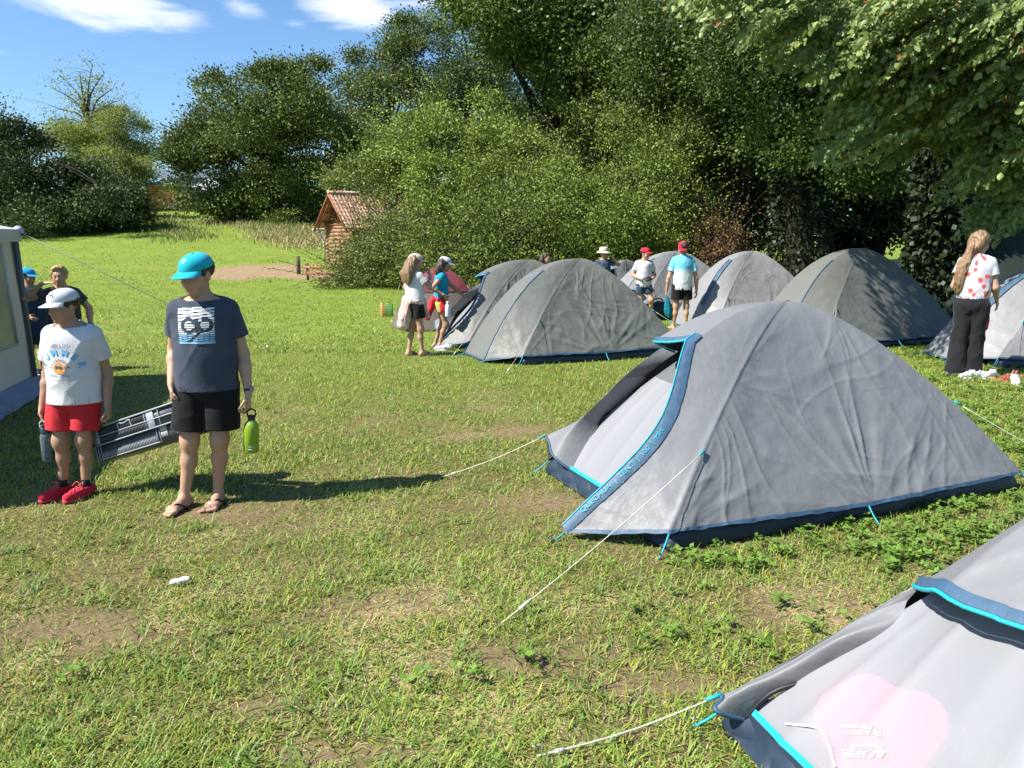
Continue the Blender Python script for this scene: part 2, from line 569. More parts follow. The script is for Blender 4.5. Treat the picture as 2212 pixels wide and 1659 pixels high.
def build_grass():
    grass_zone('grass', int(330000), 1.7, 4.7, .78, .060, .0046, 1)
    grass_zone('grass', int(260000), 4.5, 11.0, .76, .058, .0066, 2, segs=2)
    grass_zone('grass', int(120000), 10.5, 26.0, .74, .060, .014, 3, segs=2)
    grass_zone('grass', int(80000), 24.0, 62.0, .72, .055, .032, 4, segs=2)
    # loose longer leaves in tufts in the foreground
    R = np.random.default_rng(5)
    n = 260
    cy = 1.9 * (7.5 / 1.9) ** R.random(n); cx = (R.random(n) * 2 - 1) * (.74 * cy + .5)
    k = 13
    x = np.repeat(cx, k) + R.normal(0, .025, n * k); y = np.repeat(cy, k) + R.normal(0, .025, n * k)
    m_ = n * k
    az = R.random(m_) * 6.283
    V, F, m = blades(np.stack([x, y, ground_z(x, y)], -1), (.05 + .075 * R.random(m_)), .004 + .004 * R.random(m_), az, .35 + .5 * R.random(m_), .6 + .9 * R.random(m_), 3)
    g = np.stack([.13 + .09 * R.random(m_), .22 + .10 * R.random(m_), .03 + .04 * R.random(m_)], -1)
    o = mk('grass', V, F, mat_plain('grass_blade', None), None, True, np.repeat(g, m, 0))
    tag(o, kind='stuff')
    # dry tall grass at the foot of the slope's trees and behind the tents
    def tall(c0, c1, n, spread, h, seed, dryf):
        R = np.random.default_rng(seed)
        t = R.random(n)
        x = c0[0] + (c1[0] - c0[0]) * t + R.normal(0, spread * .6, n); y = c0[1] + (c1[1] - c0[1]) * t + R.normal(0, spread, n)
        V, F, m = blades(np.stack([x, y, ground_z(x, y)], -1), h * (.5 + .8 * R.random(n)), .02 + .03 * R.random(n), R.random(n) * 6.283, .1 + .3 * R.random(n), .3 + .9 * R.random(n), 3)
        dr = R.random(n) < dryf
        g = np.where(dr[:, None], np.stack([.42 + .14 * R.random(n), .33 + .1 * R.random(n), .16 + .06 * R.random(n)], -1), np.stack([.10 + .07 * R.random(n), .15 + .08 * R.random(n), .03 + .02 * R.random(n)], -1))
        o = mk('tall_grass', V, F, mat_plain('grass_blade', None), None, True, np.repeat(g, m, 0))
        tag(o, kind='stuff')
    tall(on_ground(500, 478), on_ground(690, 512), 2600, 1.3, .34, 21, .4)
    tall(on_ground(590, 508), on_ground(700, 530), 2600, 1.2, .38, 22, .6)
    tall((4.5, 24.5), (14.5, 22.5), 16000, 1.8, .62, 23, .68)
    tall(on_ground(330, 470), on_ground(420, 520), 2000, 1.2, .3, 24, .15)
    tall((-2.2, 21.0), (.5, 18.2), 2600, .6, .4, 25, .15)


def build_weeds():
    """leafy clover-like ground plants round the near tents"""
    R = np.random.default_rng(9)
    spots = []
    for (u0, u1, v0, v1, n) in ((1470, 1640, 1195, 1235, 16), (1620, 2212, 1090, 1210, 90), (1900, 2212, 1080, 1250, 60), (2040, 2260, 830, 1040, 190), (1960, 2212, 735, 830, 90), (1350, 2100, 1220, 1460, 20), (700, 1200, 1330, 1640, 3), (0, 700, 1150, 1640, 3)):
        for _ in range(n):
            spots.append(on_ground(R.uniform(u0, u1), R.uniform(v0, v1)))
    V = []; Q = []; C = []; k = 0
    for p in spots:
        for s in range(R.integers(3, 7)):
            a = R.random() * 6.283; h = R.uniform(.015, .065); rr = R.uniform(.0, .07)
            c = p + np.array((math.cos(a) * rr, math.sin(a) * rr, h))
            sh = R.uniform(.75, 1.25)
            for j in range(3):
                b = a + j * 2.1 + R.normal(0, .2); ln = R.uniform(.018, .032); tl = R.normal(.1, .35)
                d = np.array((math.cos(b) * math.cos(tl), math.sin(b) * math.cos(tl), math.sin(tl))); e = np.array((-math.sin(b), math.cos(b), R.normal(0, .25)))
                V += [c, c + d * ln * .6 - e * ln * .48, c + d * ln * 1.25, c + d * ln * .6 + e * ln * .48]
                Q.append((k, k + 1, k + 2, k + 3)); k += 4
                C += [np.array((.15, .26, .04)) * sh] * 4
    o = mk('weeds', np.array(V), np.array(Q), mat_plain('grass_blade', None), None, False, np.array(C))
    tag(o, kind='stuff')


build_ground()
build_grass()
build_weeds()
# ---------------------------------------------------------------- trees
def leaf_mat(name, rough=.55, trans=.2, spec=.28):
    return mat_plain(name, (1, 1, 1), rough, 0.0, trans=trans, use_col=True, spec=spec)


def leaves(P, D, size, wid, fold, R, shape=4):
    """leaf blades at P pointing along D, random roll"""
    n = len(P)
    D = D / (np.linalg.norm(D, axis=1)[:, None] + 1e-9)
    A = R.normal(size=(n, 3)); A[:, 2] *= .6
    S = np.cross(D, A); S /= np.linalg.norm(S, axis=1)[:, None] + 1e-9
    Nn = np.cross(S, D)
    size = np.broadcast_to(size, (n,))[:, None]
    w = size * wid
    f = w * fold
    if shape == 4:
        V = np.stack([P, P + D * size * .5 + S * w + Nn * f, P + D * size, P + D * size * .5 - S * w + Nn * f], 1)
        Q = (np.arange(n) * 4)[:, None] + np.array([0, 1, 2, 3])
        return V.reshape(-1, 3), Q, 4
    V = np.stack([P, P + D * size * .32 + S * w + Nn * f, P + D * size * .72 + S * w * .72 + Nn * f * .7 - Nn * size * .04, P + D * size - Nn * size * .12,
                  P + D * size * .72 - S * w * .72 + Nn * f * .7 - Nn * size * .04, P + D * size * .32 - S * w + Nn * f], 1)
    b = (np.arange(n) * 6)[:, None]
    Q = np.concatenate([b + np.array([0, 1, 2, 3]), b + np.array([0, 3, 4, 5])])
    return V.reshape(-1, 3), Q, 6


def blob(u, v, Y, ru, rv, ry=None, w=1.0):
    c = at(u, v, Y); k = Y / FPX
    return (c, np.array((ru * k, (ry if ry is not None else min(ru, rv) * k), rv * k)), w)


def crown_pts(blobs, n, R, shell=.6, seed=0, lump=.35, per_bough=24):
    """cluster centres: every blob is filled with boughs, every bough carries clusters on its outer side"""
    wts = np.array([b[2] * (b[1][0] * b[1][2]) for b in blobs]); wts /= wts.sum()
    out = []; nrm = []
    for b, q in zip(blobs, wts):
        k = max(3, int(n * q)); nb = max(2, k // per_bough)
        d = R.normal(size=(nb, 3)); d /= np.linalg.norm(d, axis=1)[:, None]
        rad = np.where(R.random(nb) < .3, .4, shell + .18 + (.9 - shell) * R.random(nb)) + lump * .35 * R.normal(size=nb) * (R.random(nb) < .5)
        c = b[0] + d * b[1] * np.clip(rad, .2, 1.3)[:, None]
        mr = b[1].mean()
        rb = mr * np.clip(1.30 / nb ** .45, .16, .55) * (.6 + .8 * R.random(nb))
        e = R.normal(size=(nb, per_bough, 3)) + d[:, None] * .75 + np.array((0, 0, .35)); e /= np.linalg.norm(e, axis=2)[..., None]
        pt = c[:, None] + e * rb[:, None, None] * (.55 + .5 * R.random((nb, per_bough, 1))) * np.array((1.15, 1.15, .8))
        out.append(pt.reshape(-1, 3)); nrm.append((e * .7 + d[:, None] * .4).reshape(-1, 3))
    return np.concatenate(out), np.concatenate(nrm)


def crown_mesh(blobs, ncl, per, spread, size, cols, R, shell=.6, seed=0, lump=.35, droop=.2, wid=.32, floor_=True, shape=4, fine=.62):
    per = int(per / fine ** 1.7); size = size * fine; spread = spread * .92
    P, Nn = crown_pts(blobs, ncl, R, shell, seed, lump)
    k = len(P)
    sp = spread * (.6 + .8 * R.random(k))
    off = R.normal(size=(k, per, 3)) * sp[:, None, None] * np.array((1, 1, .62))
    LP = (P[:, None] + off).reshape(-1, 3)
    D = R.normal(size=(k * per, 3)) * .9 + np.repeat(Nn, per, 0) * .7 + off.reshape(-1, 3) / (np.repeat(sp, per)[:, None]) * .5
    D[:, 2] -= droop
    sz = size * (.65 + .7 * R.random(k * per))
    c0, c1 = np.array(cols[0]), np.array(cols[1])
    t = np.repeat(np.clip(R.random(k) * .7 + .5 * (vn3(P[:, 0] * .5, P[:, 1] * .5, P[:, 2] * .5, seed) - .2), 0, 1), per)
    t = np.clip(t + R.normal(0, .16, k * per), 0, 1.15)
    C = c0 + (c1 - c0) * t[:, None]
    if len(cols) > 2:
        dead = R.random(k * per) < cols[3]
        C[dead] = cols[2]
    if floor_:
        g = ground_z(LP[:, 0], LP[:, 1]); ok = LP[:, 2] > g + .03
        LP, D, sz, C = LP[ok], D[ok], sz[ok], C[ok]
    V, Q, m = leaves(LP, D, sz, wid, .25, R, shape)
    return V, Q, np.repeat(C, m, 0), P


BARK = None


def limbs(mb, base, top, r0, targets, R, wob=.07, nseg=10, r1=.25):
    """tapered trunk from base to top and limbs from it to the targets"""
    base, top = np.array(base, float), np.array(top, float)
    t = np.linspace(0, 1, nseg)[:, None]
    P = base + (top - base) * t
    L_ = np.linalg.norm(top - base)
    P[:, 0] += wob * L_ * .06 * np.sin(t[:, 0] * 4 + R.random() * 6); P[:, 1] += wob * L_ * .06 * np.sin(t[:, 0] * 3 + R.random() * 6)
    rr = r0 * (1 - t[:, 0]) ** .8 * (1 - r1) + r0 * r1
    rr[0] *= 1.35
    P[0, 2] -= .15
    mb.tube(P, rr, 10)
    for g in targets:
        g = np.array(g, float)
        s = np.clip(R.uniform(.35, .95), 0, 1)
        i = int(s * (nseg - 1)); a = P[i]
        mid = (a + g) / 2 + np.array((0, 0, .10 * np.linalg.norm(g - a))) + R.normal(0, .05 * np.linalg.norm(g - a), 3)
        q = bez([a, mid, g], 8)
        mb.tube(q, np.linspace(rr[i] * .5, .012 + .003 * L_ * .3, 8), 6)
    return P, rr


def tree(name, label, cat, group, trunk, blobs, ncl, per, spread, size, cols, seed, r0=.2, nlimb=14, mat='leaf_dark', bark=None, crown_name='crown', shell=.6, lump=.35, droop=.2, wid=.32, top=None, shoots=0, fine=.62):
    R = np.random.default_rng(seed)
    e = empty(name, (trunk[0], trunk[1], gz(trunk[0], trunk[1])))
    off = np.array(e.location)
    V, Q, C, P = crown_mesh(blobs, ncl, per, spread, size, cols, R, shell, seed, lump, droop, wid, fine=fine)
    mb = MB()
    if shoots:
        # long loose shoots standing out of the outline
        i = R.permutation(len(P))[:shoots]; ctr = np.mean([b[0] for b in blobs], 0)
        SP = []; SD = []
        for q in P[i]:
            d = unit((q - ctr) * np.array((1, 1, .4)) + np.array((0, 0, R.uniform(.4, 1.8))) + R.normal(0, .5, 3)); ln = R.uniform(.5, 1.7) * (spread / .19)
            b_ = d + np.array((d[0], d[1], -.35)) * .5
            t = np.linspace(0, 1, 20)[:, None]; L_ = q + d * ln * t + b_ * ln * .35 * t ** 2 - np.array((0, 0, .22)) * ln * t ** 2
            SP.append(L_ + R.normal(0, .012, L_.shape)); dd = np.gradient(L_, axis=0); SD.append(dd / np.linalg.norm(dd, axis=1)[:, None] * .7 + R.normal(0, .5, L_.shape))
            if R.random() < .35: mb.tube(L_[::3], .006, 4, False)
        SP = np.concatenate(SP); SD = np.concatenate(SD); c0, c1 = np.array(cols[0]), np.array(cols[1])
        sv, sq, m_ = leaves(SP, SD, size * .8 * (.6 + .7 * R.random(len(SP))), wid * .85, .2, R)
        sc_ = c0 + (c1 - c0) * (.45 + .6 * R.random((len(SP), 1)))
        Q = np.concatenate([Q, sq + len(V)]); V = np.concatenate([V, sv]); C = np.concatenate([C, np.repeat(sc_, m_, 0)])
    mk(crown_name, V - off, Q, leaf_mat(mat), e, False, C)
    if top is None:
        b = max(blobs, key=lambda b: b[0][2]); top = b[0]
    sel = P[R.permutation(len(P))[:nlimb]]
    sel = sel[sel[:, 2] > off[2] + .4]
    limbs(mb, off, top, r0, sel, R)
    mb.V = [v - off for v in mb.V]
    mb.build('trunk', bark or mat_plain('bark', (.030, .024, .019), .9, .4, 14, .8, 30, .2, stretch=(1, 1, .3)), e, True)
    tag(e, label, cat, group)
    return e


DARK = [(.030, .048, .015), (.085, .120, .030)]
OAK = [(.050, .078, .020), (.180, .230, .050)]
MID = [(.095, .130, .026), (.23, .28, .055)]
LIGHT = [(.10, .15, .028), (.31, .395, .07)]
ROB = [(.19, .235, .06), (.37, .41, .11)]


def build_trees():
    EDGE = 'trees along the edge of the field'
    # ---- left edge of the field
    tree('tree', 'dark bushy tree at the left edge behind the white awning wall', 'tree', EDGE, at(60, 480, 44)[:2].tolist(),
         [blob(20, 335, 44, 62, 72), blob(75, 370, 43, 62, 52), blob(30, 430, 42, 110, 62), blob(130, 445, 41, 100, 48), blob(-80, 330, 44, 90, 95)], 900, 22, .42, .24, DARK, 101, .3)
    tree('tree', 'dark rounded tree in front of the feathery pale green tree', 'tree', EDGE, at(215, 470, 45)[:2].tolist(),
         [blob(205, 412, 45, 82, 48), blob(150, 430, 43, 80, 55), blob(245, 440, 44, 52, 45)], 700, 22, .4, .23, DARK, 102, .25)
    tree('tree', 'olive green tree between the dark trees and the planked shed', 'tree', EDGE, at(280, 440, 52)[:2].tolist(),
         [blob(262, 372, 52, 36, 48), blob(278, 405, 51, 26, 40), blob(230, 385, 52, 42, 46)], 420, 22, .38, .2, MID, 103, .2, mat='leaf_mid')
    # feathery tall tree with bare upper limbs
    R = np.random.default_rng(104)
    b = at(195, 470, 60); e = empty('tree', (b[0], b[1], gz(b[0], b[1]))); off = np.array(e.location)
    mb = MB(); tips = []
    fork = at(193, 290, 60)
    mb.tube(bez([off - np.array((0, 0, .2)), at(197, 380, 60), fork], 10), np.linspace(.3, .17, 10), 8)
    for (u, v) in ((112, 190), (140, 172), (172, 155), (200, 140), (225, 158), (245, 190), (262, 215), (285, 235), (120, 235), (300, 270), (150, 215), (210, 180), (100, 260), (182, 200), (235, 230)):
        tip = at(u, v, 60 + R.uniform(-2.5, 2.5)); mid = fork + (tip - fork) * .5 + np.array((-(tip[0] - fork[0]) * .18, 0, .5))
        q = bez([fork + R.normal(0, .1, 3), mid, tip], 12)
        mb.tube(q, np.linspace(.09, .014, 12), 6)
        for k in range(5, 12):
            for _ in range(1 + (k % 3 == 0)):
                d = q[k] + R.normal(0, 1, 3) * np.array((.75, .75, .45)) + np.array((0, 0, .1)); tips.append(d)
                mb.tube(bez([q[k], (q[k] + d) / 2 + np.array((0, 0, .15)), d], 5), np.linspace(.014, .005, 5), 4)
    T = np.array(tips)
    bl = [blob(200, 320, 60, 95, 48), blob(255, 300, 60, 58, 70), blob(150, 290, 60, 40, 30), blob(285, 280, 60, 25, 36), blob(230, 350, 58, 75, 40)]
    V1, Q1, C1, P1 = crown_mesh(bl, 900, 24, .40, .24, ROB, R, .3, 104, .4, .3, .26)
    n = len(T) * 11
    LP = np.repeat(T, 11, 0) + R.normal(0, .32, (n, 3)); D = R.normal(size=(n, 3)); D[:, 2] -= .4
    V2, Q2, m = leaves(LP, D, .19 * (.6 + .7 * R.random(n)), .26, .2, R)
    C2 = np.array(ROB[0]) + (np.array(ROB[1]) - np.array(ROB[0])) * R.random((n, 1))
    V = np.concatenate([V1, V2]); Q = np.concatenate([Q1, Q2 + len(V1)]); C = np.concatenate([C1, np.repeat(C2, m, 0)])
    mk('crown', V - off, Q, leaf_mat('leaf_feathery', trans=.42), e, False, C)
    mb.V = [v - off for v in mb.V]
    mb.build('trunk', mat_plain('bark', None), e, True)
    tag(e, 'tall feathery pale green tree with thin limbs showing against the sky', 'tree', EDGE)
    # ---- big round tree on the slope
    tree('tree', 'large round dark green tree on the slope beside the planked shed', 'tree', EDGE, at(575, 500, 50)[:2].tolist(),
         [blob(570, 340, 50, 150, 125, 4.2), blob(618, 215, 50, 78, 72), blob(535, 250, 50, 85, 75), blob(465, 335, 49, 64, 58), blob(425, 318, 48, 40, 30), blob(690, 270, 51, 75, 100), blob(600, 420, 49, 112, 56), blob(660, 400, 50, 90, 80), blob(385, 345, 48, 24, 14), blob(604, 150, 50, 30, 26), blob(640, 140, 50, 20, 20)],
         2100, 26, .42, .25, OAK, 105, .45, 40, shell=.5, lump=.45, top=at(590, 230, 50))
    # ---- tall oaks behind
    tree('tree', 'tall oak whose top stands highest beside the patch of sky', 'tree', EDGE, at(815, 480, 58)[:2].tolist(),
         [blob(800, 180, 58, 82, 90), blob(880, 130, 58, 72, 85), blob(770, 260, 57, 80, 80), blob(890, 240, 57, 80, 80), blob(840, 340, 57, 120, 70), blob(890, 70, 58, 45, 40), blob(795, 100, 58, 40, 40)], 1100, 26, .45, .26, OAK, 106, .4, 30, shell=.5, lump=.45, top=at(850, 120, 58))
    tree('tree', 'oak half hidden behind the pale bushes, sky showing through it', 'tree', EDGE, at(1010, 480, 56)[:2].tolist(),
         [blob(980, 170, 56, 85, 100), blob(1060, 190, 55, 90, 90), blob(960, 270, 55, 90, 65), blob(1080, 290, 54, 90, 60), blob(1010, 110, 56, 60, 60)], 900, 26, .45, .25, [(.04, .066, .02), (.09, .13, .036)], 107, .4, 26, shell=.5, lump=.45)
    # ---- pale willow-like bushes behind the tents
    BU = 'pale bushes behind the tents'
    def bush(label, u, v, Y, blobs, n, seed, cols=LIGHT, size=.105, r0=.06, mat='leaf_light'):
        p = at(u, v, Y)
        return tree('bush', label, 'bush', BU, [p[0], p[1]], blobs, int(n * .85), 20, .185, size, cols, seed, r0, 46, mat, crown_name='foliage', shell=.55, lump=.8, droop=.1, wid=.27, shoots=int(n * .30), fine=.8)
    bush('leafy bush spilling over the tiled roof of the log cabin', 830, 560, 26, [blob(885, 480, 26, 58, 62, 1.6), blob(840, 390, 27, 72, 40, 1.4), blob(740, 400, 28.5, 36, 30, .5), blob(860, 370, 27, 70, 70), blob(830, 560, 25, 75, 60, 1.2)], 1000, 111, MID)
    bush('tangled low bush between the cabin and the girl with long wavy hair', 790, 610, 23.5, [blob(800, 570, 23.5, 62, 62, 1.0), blob(770, 615, 23, 62, 32, .8), blob(850, 545, 22.5, 62, 62, 1.0)], 620, 112, [(.09, .12, .03), (.21, .25, .065)], .085)
    bush('tallest pale green bush in the middle of the hedge line', 1040, 560, 24, [blob(1010, 300, 25, 100, 75), blob(930, 330, 25, 80, 80), blob(1020, 400, 24, 130, 90), blob(960, 460, 23, 110, 70), blob(1050, 240, 26, 60, 42)], 1500, 113)
    bush('pale green bush beneath the slanting bare branch', 1230, 560, 24, [blob(1180, 310, 25, 100, 80), blob(1260, 380, 24, 110, 100), blob(1150, 420, 23, 120, 80), blob(1290, 280, 25, 80, 80)], 1500, 114, [(.10, .145, .028), (.25, .315, .055)])
    bush('bush with glossy mid green leaves behind the boy in the white cap and tents', 1080, 580, 20.5, [blob(1020, 520, 20.5, 100, 62, 1.2), blob(1110, 490, 20.5, 100, 75, 1.2), blob(960, 560, 20, 60, 45, .9)], 1000, 115, [(.08, .12, .026), (.21, .265, .05)], .09)
    bush('bright green bush behind the boy in the plain red cap', 1330, 580, 20, [blob(1290, 470, 20, 90, 95, 1.3), blob(1370, 440, 20, 85, 110, 1.3), blob(1330, 540, 19.5, 110, 42, 1.0)], 1200, 116, [(.10, .15, .026), (.25, .33, .055)], .085)
    bush('narrow upright bush at the edge of the dark wood', 1450, 580, 21, [blob(1440, 400, 21, 62, 130, 1.1), blob(1420, 300, 22, 80, 80, 1.2), blob(1470, 520, 20.5, 52, 60, .9)], 900, 117, [(.08, .12, .026), (.22, .28, .05)], .09)
    bush('rust brown dried bush behind the boy with the backward cap', 1600, 590, 19, [blob(1600, 545, 19, 48, 34, .6), blob(1530, 545, 19.5, 40, 40, .6)], 210, 118, [(.10, .06, .03), (.2, .12, .06)], .08)
    # ---- bushes on the slope
    p = at(512, 500, 51)
    tree('bush', 'small light green bush at the foot of the big round tree', 'bush', 'bushes on the slope', [p[0], p[1]], [blob(512, 472, 51, 42, 30, 1.0), blob(550, 495, 50, 40, 16, .8)], 160, 20, .3, .2, LIGHT, 121, .05, 10, 'leaf_light', crown_name='foliage')
    p = at(285, 470, 45)
    tree('bush', 'dusky bush trailing down from the dark trees to the path', 'bush', 'bushes on the slope', [p[0], p[1]], [blob(262, 460, 45, 46, 24, 1.2), blob(296, 476, 45, 30, 12, .8), blob(230, 478, 43, 60, 20, 1.0)], 260, 20, .3, .18, [(.035, .055, .018), (.09, .12, .035)], 122, .05, 10, 'leaf_mid', crown_name='foliage')
    p = at(620, 490, 48)
    tree('bush', 'low dry bush left of the gutter of the log cabin', 'bush', 'bushes on the slope', [p[0], p[1]], [blob(640, 495, 47, 48, 16, .8), blob(600, 480, 48, 40, 18, .9)], 110, 20, .32, .2, MID, 124, .06, 8, 'leaf_mid', crown_name='foliage')
    # ---- the wood on the right
    WD = 'tall trees of the wood on the right'
    ivy = [(.010, .018, .006), (.030, .046, .014)]
    def wood(label, u, Y, r0, blobs, n, per, spread, size, cols, seed, mat='leaf_dark', ivyn=0, top=None, ivy_h=6.0, shell=.35):
        p = at(u, 520, Y)
        e = tree('tree', label, 'tree', WD, [p[0], p[1]], blobs, n, per, spread, size, cols, seed, r0, 34, mat, top=top, shell=shell, lump=.45)
        if ivyn:
            R = np.random.default_rng(seed + 7); k = ivyn
            a = R.random(k) * 6.283; z = R.random(k) ** .9 * ivy_h; fl = 1 + .9 * np.exp(-z / .7)
            rr = (r0 * 1.25 + .06 + .14 * R.random(k)) * fl
            t_ = np.array(top if top is not None else max(blobs, key=lambda b: b[0][2])[0]) - np.array(e.location)
            P = np.stack([np.cos(a) * rr, np.sin(a) * rr, z], -1) + t_ * (z / t_[2])[:, None] * np.array((1, 1, 0))
            D = np.stack([np.cos(a) * .6, np.sin(a) * .6, -.8 + 0 * a], -1) + R.normal(0, .45, (k, 3))
            V, Q, m = leaves(P, D, .10 * (.6 + .7 * R.random(k)), .42, .15, R)
            C = np.array(ivy[0]) + (np.array(ivy[1]) - np.array(ivy[0])) * R.random((k, 1))
            mk('ivy', V, Q, leaf_mat('leaf_ivy', .5, .15), e, False, np.repeat(C, m, 0))
        return e
    wood('tall tree standing over the pale bushes, leaves hanging into the sky', 1250, 27, .35,
         [blob(1100, 40, 25, 100, 75, 2.0), blob(1200, 90, 26, 120, 90, 2.4), blob(1300, 30, 26, 150, 90, 2.6), blob(1150, -80, 26, 150, 90, 2.6), blob(1320, 150, 25, 100, 80, 2.0), blob(1030, -20, 25, 50, 60, 1.2)], 2000, 24, .36, .17, [(.06, .095, .02), (.17, .23, .045)], 131, 'leaf_mid')
    wood('dark trunked tree just left of the ivy clad trunk', 1585, 23, .34,
         [blob(1500, 190, 22, 110, 110, 2.2), blob(1590, 120, 23, 130, 110, 2.6), blob(1450, 60, 22, 110, 110, 2.4), blob(1640, 250, 22, 90, 70, 1.6), blob(1550, -80, 23, 190, 110, 3.0)], 2300, 24, .32, .15, [(.045, .075, .018), (.14, .195, .038)], 132, 'leaf_mid', 2600, ivy_h=7)
    wood('tree with thick ivy clad trunk rising behind the olive tent', 1738, 18.5, .36,
         [blob(1720, 160, 18, 120, 110, 2.2), blob(1830, 220, 17.5, 110, 90, 1.8), blob(1650, 60, 18, 110, 110, 2.2), blob(1780, 20, 18, 160, 110, 2.6), blob(1860, 330, 17, 90, 52, 1.2), blob(1680, 330, 18, 60, 50, .9), blob(1720, -130, 18, 260, 130, 3.4)], 2500, 24, .28, .125, [(.045, .075, .018), (.14, .195, .038)], 133, 'leaf_mid', 5200, ivy_h=5.2)
    wood('dark tree at the back of the wood left of the green canvas', 1880, 27, .3,
         [blob(1850, 300, 27, 160, 130, 2.4), blob(2000, 250, 27, 150, 130, 2.4), blob(1750, 250, 27, 150, 130, 2.2), blob(1640, 380, 27, 90, 90, 1.4), blob(1900, 440, 26, 120, 60, 1.2)], 2200, 20, .4, .2, DARK, 134)
    wood('dark tree at the back of the wood at the right edge', 2200, 26, .3,
         [blob(2150, 330, 26, 160, 130, 2.4), blob(2300, 250, 26, 180, 160, 2.6), blob(2080, 440, 25, 110, 70, 1.4), blob(2230, 480, 25, 130, 62, 1.4)], 1700, 20, .4, .2, DARK, 135)
    wood('dark tree at the back of the wood behind the narrow bush', 1480, 30, .3,
         [blob(1450, 330, 30, 130, 150, 2.6), blob(1560, 380, 30, 110, 120, 2.4), blob(1500, 470, 29, 110, 52, 1.2), blob(1330, 240, 31, 130, 120, 2.2)], 1900, 20, .42, .21, DARK, 136)
    # ---- near tree on the right with sprays of big lit leaves
    R = np.random.default_rng(140)
    p = at(2012, 560, 14.5); e = empty('tree', (p[0], p[1], gz(p[0], p[1]))); off = np.array(e.location)
    mb = MB()
    P, rr = limbs(mb, off, (p[0] - .1, p[1] + .1, 11.5), .22, [], R, .05, 14)
    LP = []; LD = []; LS = []
    ns = 0
    def spray(tip, root, n):
        q = bez([root, (root + tip) / 2 + np.array((0, 0, .16 * np.linalg.norm(tip - root))), tip], 14)
        mb.tube(q[3:], np.linspace(.012, .003, 11), 4, False)
        for k in range(3, 14):
            d0 = q[min(k + 1, 13)] - q[k - 1]; d0 /= np.linalg.norm(d0)
            sd = np.cross(d0, (0, 0, 1.0)); sd /= np.linalg.norm(sd) + 1e-6
            for s in (-1, 1):
                ln = .42 * (1 - (k - 3) / 13) + .08
                m = max(2, int(n * ln))
                for j in range(m):
                    f = (j + R.random()) / m
                    pos = q[k] + (sd * s * .8 + d0 * .7) * ln * f + np.array((0, 0, -.18 * (ln * f) ** 1.5)) + R.normal(0, .012, 3)
                    LP.append(pos); LD.append(d0 * .6 + sd * s * (R.choice((-1, 1)) * .5 + .4) + R.normal(0, .28, 3) + np.array((0, 0, -.32))); LS.append(R.uniform(.065, .12))
    cand = []
    def zone(n, u0, v0, u1, v1, u2, v2, u3, v3, Y0, Y1):
        for _ in range(n):
            a, b = R.random(), R.random()
            u = (u0 * (1 - a) + u1 * a) * (1 - b) + (u3 * (1 - a) + u2 * a) * b
            v = (v0 * (1 - a) + v1 * a) * (1 - b) + (v3 * (1 - a) + v2 * a) * b
            cand.append((u, v, R.uniform(Y0, Y1)))
    zone(135, 1430, -10, 2260, -30, 2260, 130, 1560, 60, 8.7, 12)
    zone(130, 1560, 60, 2260, 60, 2260, 260, 1780, 180, 8.6, 11.5)
    zone(85, 1740, 150, 2260, 200, 2240, 330, 1850, 250, 8.6, 11)
    zone(18, 1720, 230, 2010, 290, 1960, 380, 1740, 360, 9.5, 12)
    zone(56, 2020, 280, 2260, 260, 2260, 470, 2100, 430, 8.8, 11.5)
    zone(10, 2020, 400, 2212, 470, 2200, 520, 2080, 500, 10.5, 12.5)
    for (u, v, Y) in cand:
        tip = at(u, v, Y)
        # leave a gap where the sun reaches the camp below
        if any(4.8 < tip[0] + .863 * (tip[2] - hh) < 6.9 and 8.2 < tip[1] + .356 * (tip[2] - hh) < 10.1 for hh in (.3, .9, 1.5)): continue
        root = tip + np.array((R.uniform(.5, 1.1), R.uniform(-.2, .5), R.uniform(.15, .5)))
        spray(tip, root, 17)
    LP = np.array(LP); LD = np.array(LD); LS = np.array(LS)
    n = len(LP)
    V, Q, m = leaves(LP, LD, LS, .34, .22, R, 6)
    t = R.random((n, 1))
    C = np.array((.14, .20, .055)) * (1 - t) + np.array((.32, .40, .13)) * t  # sunlit brightness and glossy reflections are lifted into the spray leaf colours
    C[R.random(n) < .012] = (.32, .16, .06)
    # upper crown, mostly above the picture, which shades the wood
    bl = [(np.array((p[0] + .5, p[1], 9.5)), np.array((5.5, 5, 3.2)), 1), (np.array((p[0] + 3, p[1] + 1, 6.5)), np.array((4.5, 4.5, 2.4)), 1), (np.array((p[0] - 2.2, p[1] + 2, 7.5)), np.array((3.2, 3, 2.2)), 1), (np.array((p[0] + .2, p[1] + 1.5, 5.0)), np.array((3.4, 2.6, 1.2)), .8)]
    V2, Q2, C2, P2 = crown_mesh(bl, 1500, 22, .34, .13, [(.03, .055, .014), (.085, .13, .03)], R, .3, 140)
    mk('crown', np.concatenate([V, V2]) - off, np.concatenate([Q, Q2 + len(V)]), leaf_mat('leaf_broad', .42, .36, .45), e, False, np.concatenate([np.repeat(C, m, 0), C2]))
    for g in P2[R.permutation(len(P2))[:26]]:
        a = P[R.integers(4, 13)]
        mb.tube(bez([a, (a + g) / 2 + np.array((0, 0, .4)), g], 7), np.linspace(.06, .012, 7), 5)
    mb.V = [v - off for v in mb.V]
    mb.build('trunk', mat_plain('bark', None), e, True)
    k = 8000
    a = R.random(k) * 6.283; z = R.random(k) * 5.6; r_ = .24 + .20 * R.random(k) + .15 * np.exp(-z)
    PV = np.stack([np.cos(a) * r_, np.sin(a) * r_, z], -1); DV = np.stack([np.cos(a) * .5, np.sin(a) * .5, -.8 + 0 * a], -1) + R.normal(0, .5, (k, 3))
    V, Q, m = leaves(PV, DV, .12 * (.6 + .7 * R.random(k)), .42, .15, R)
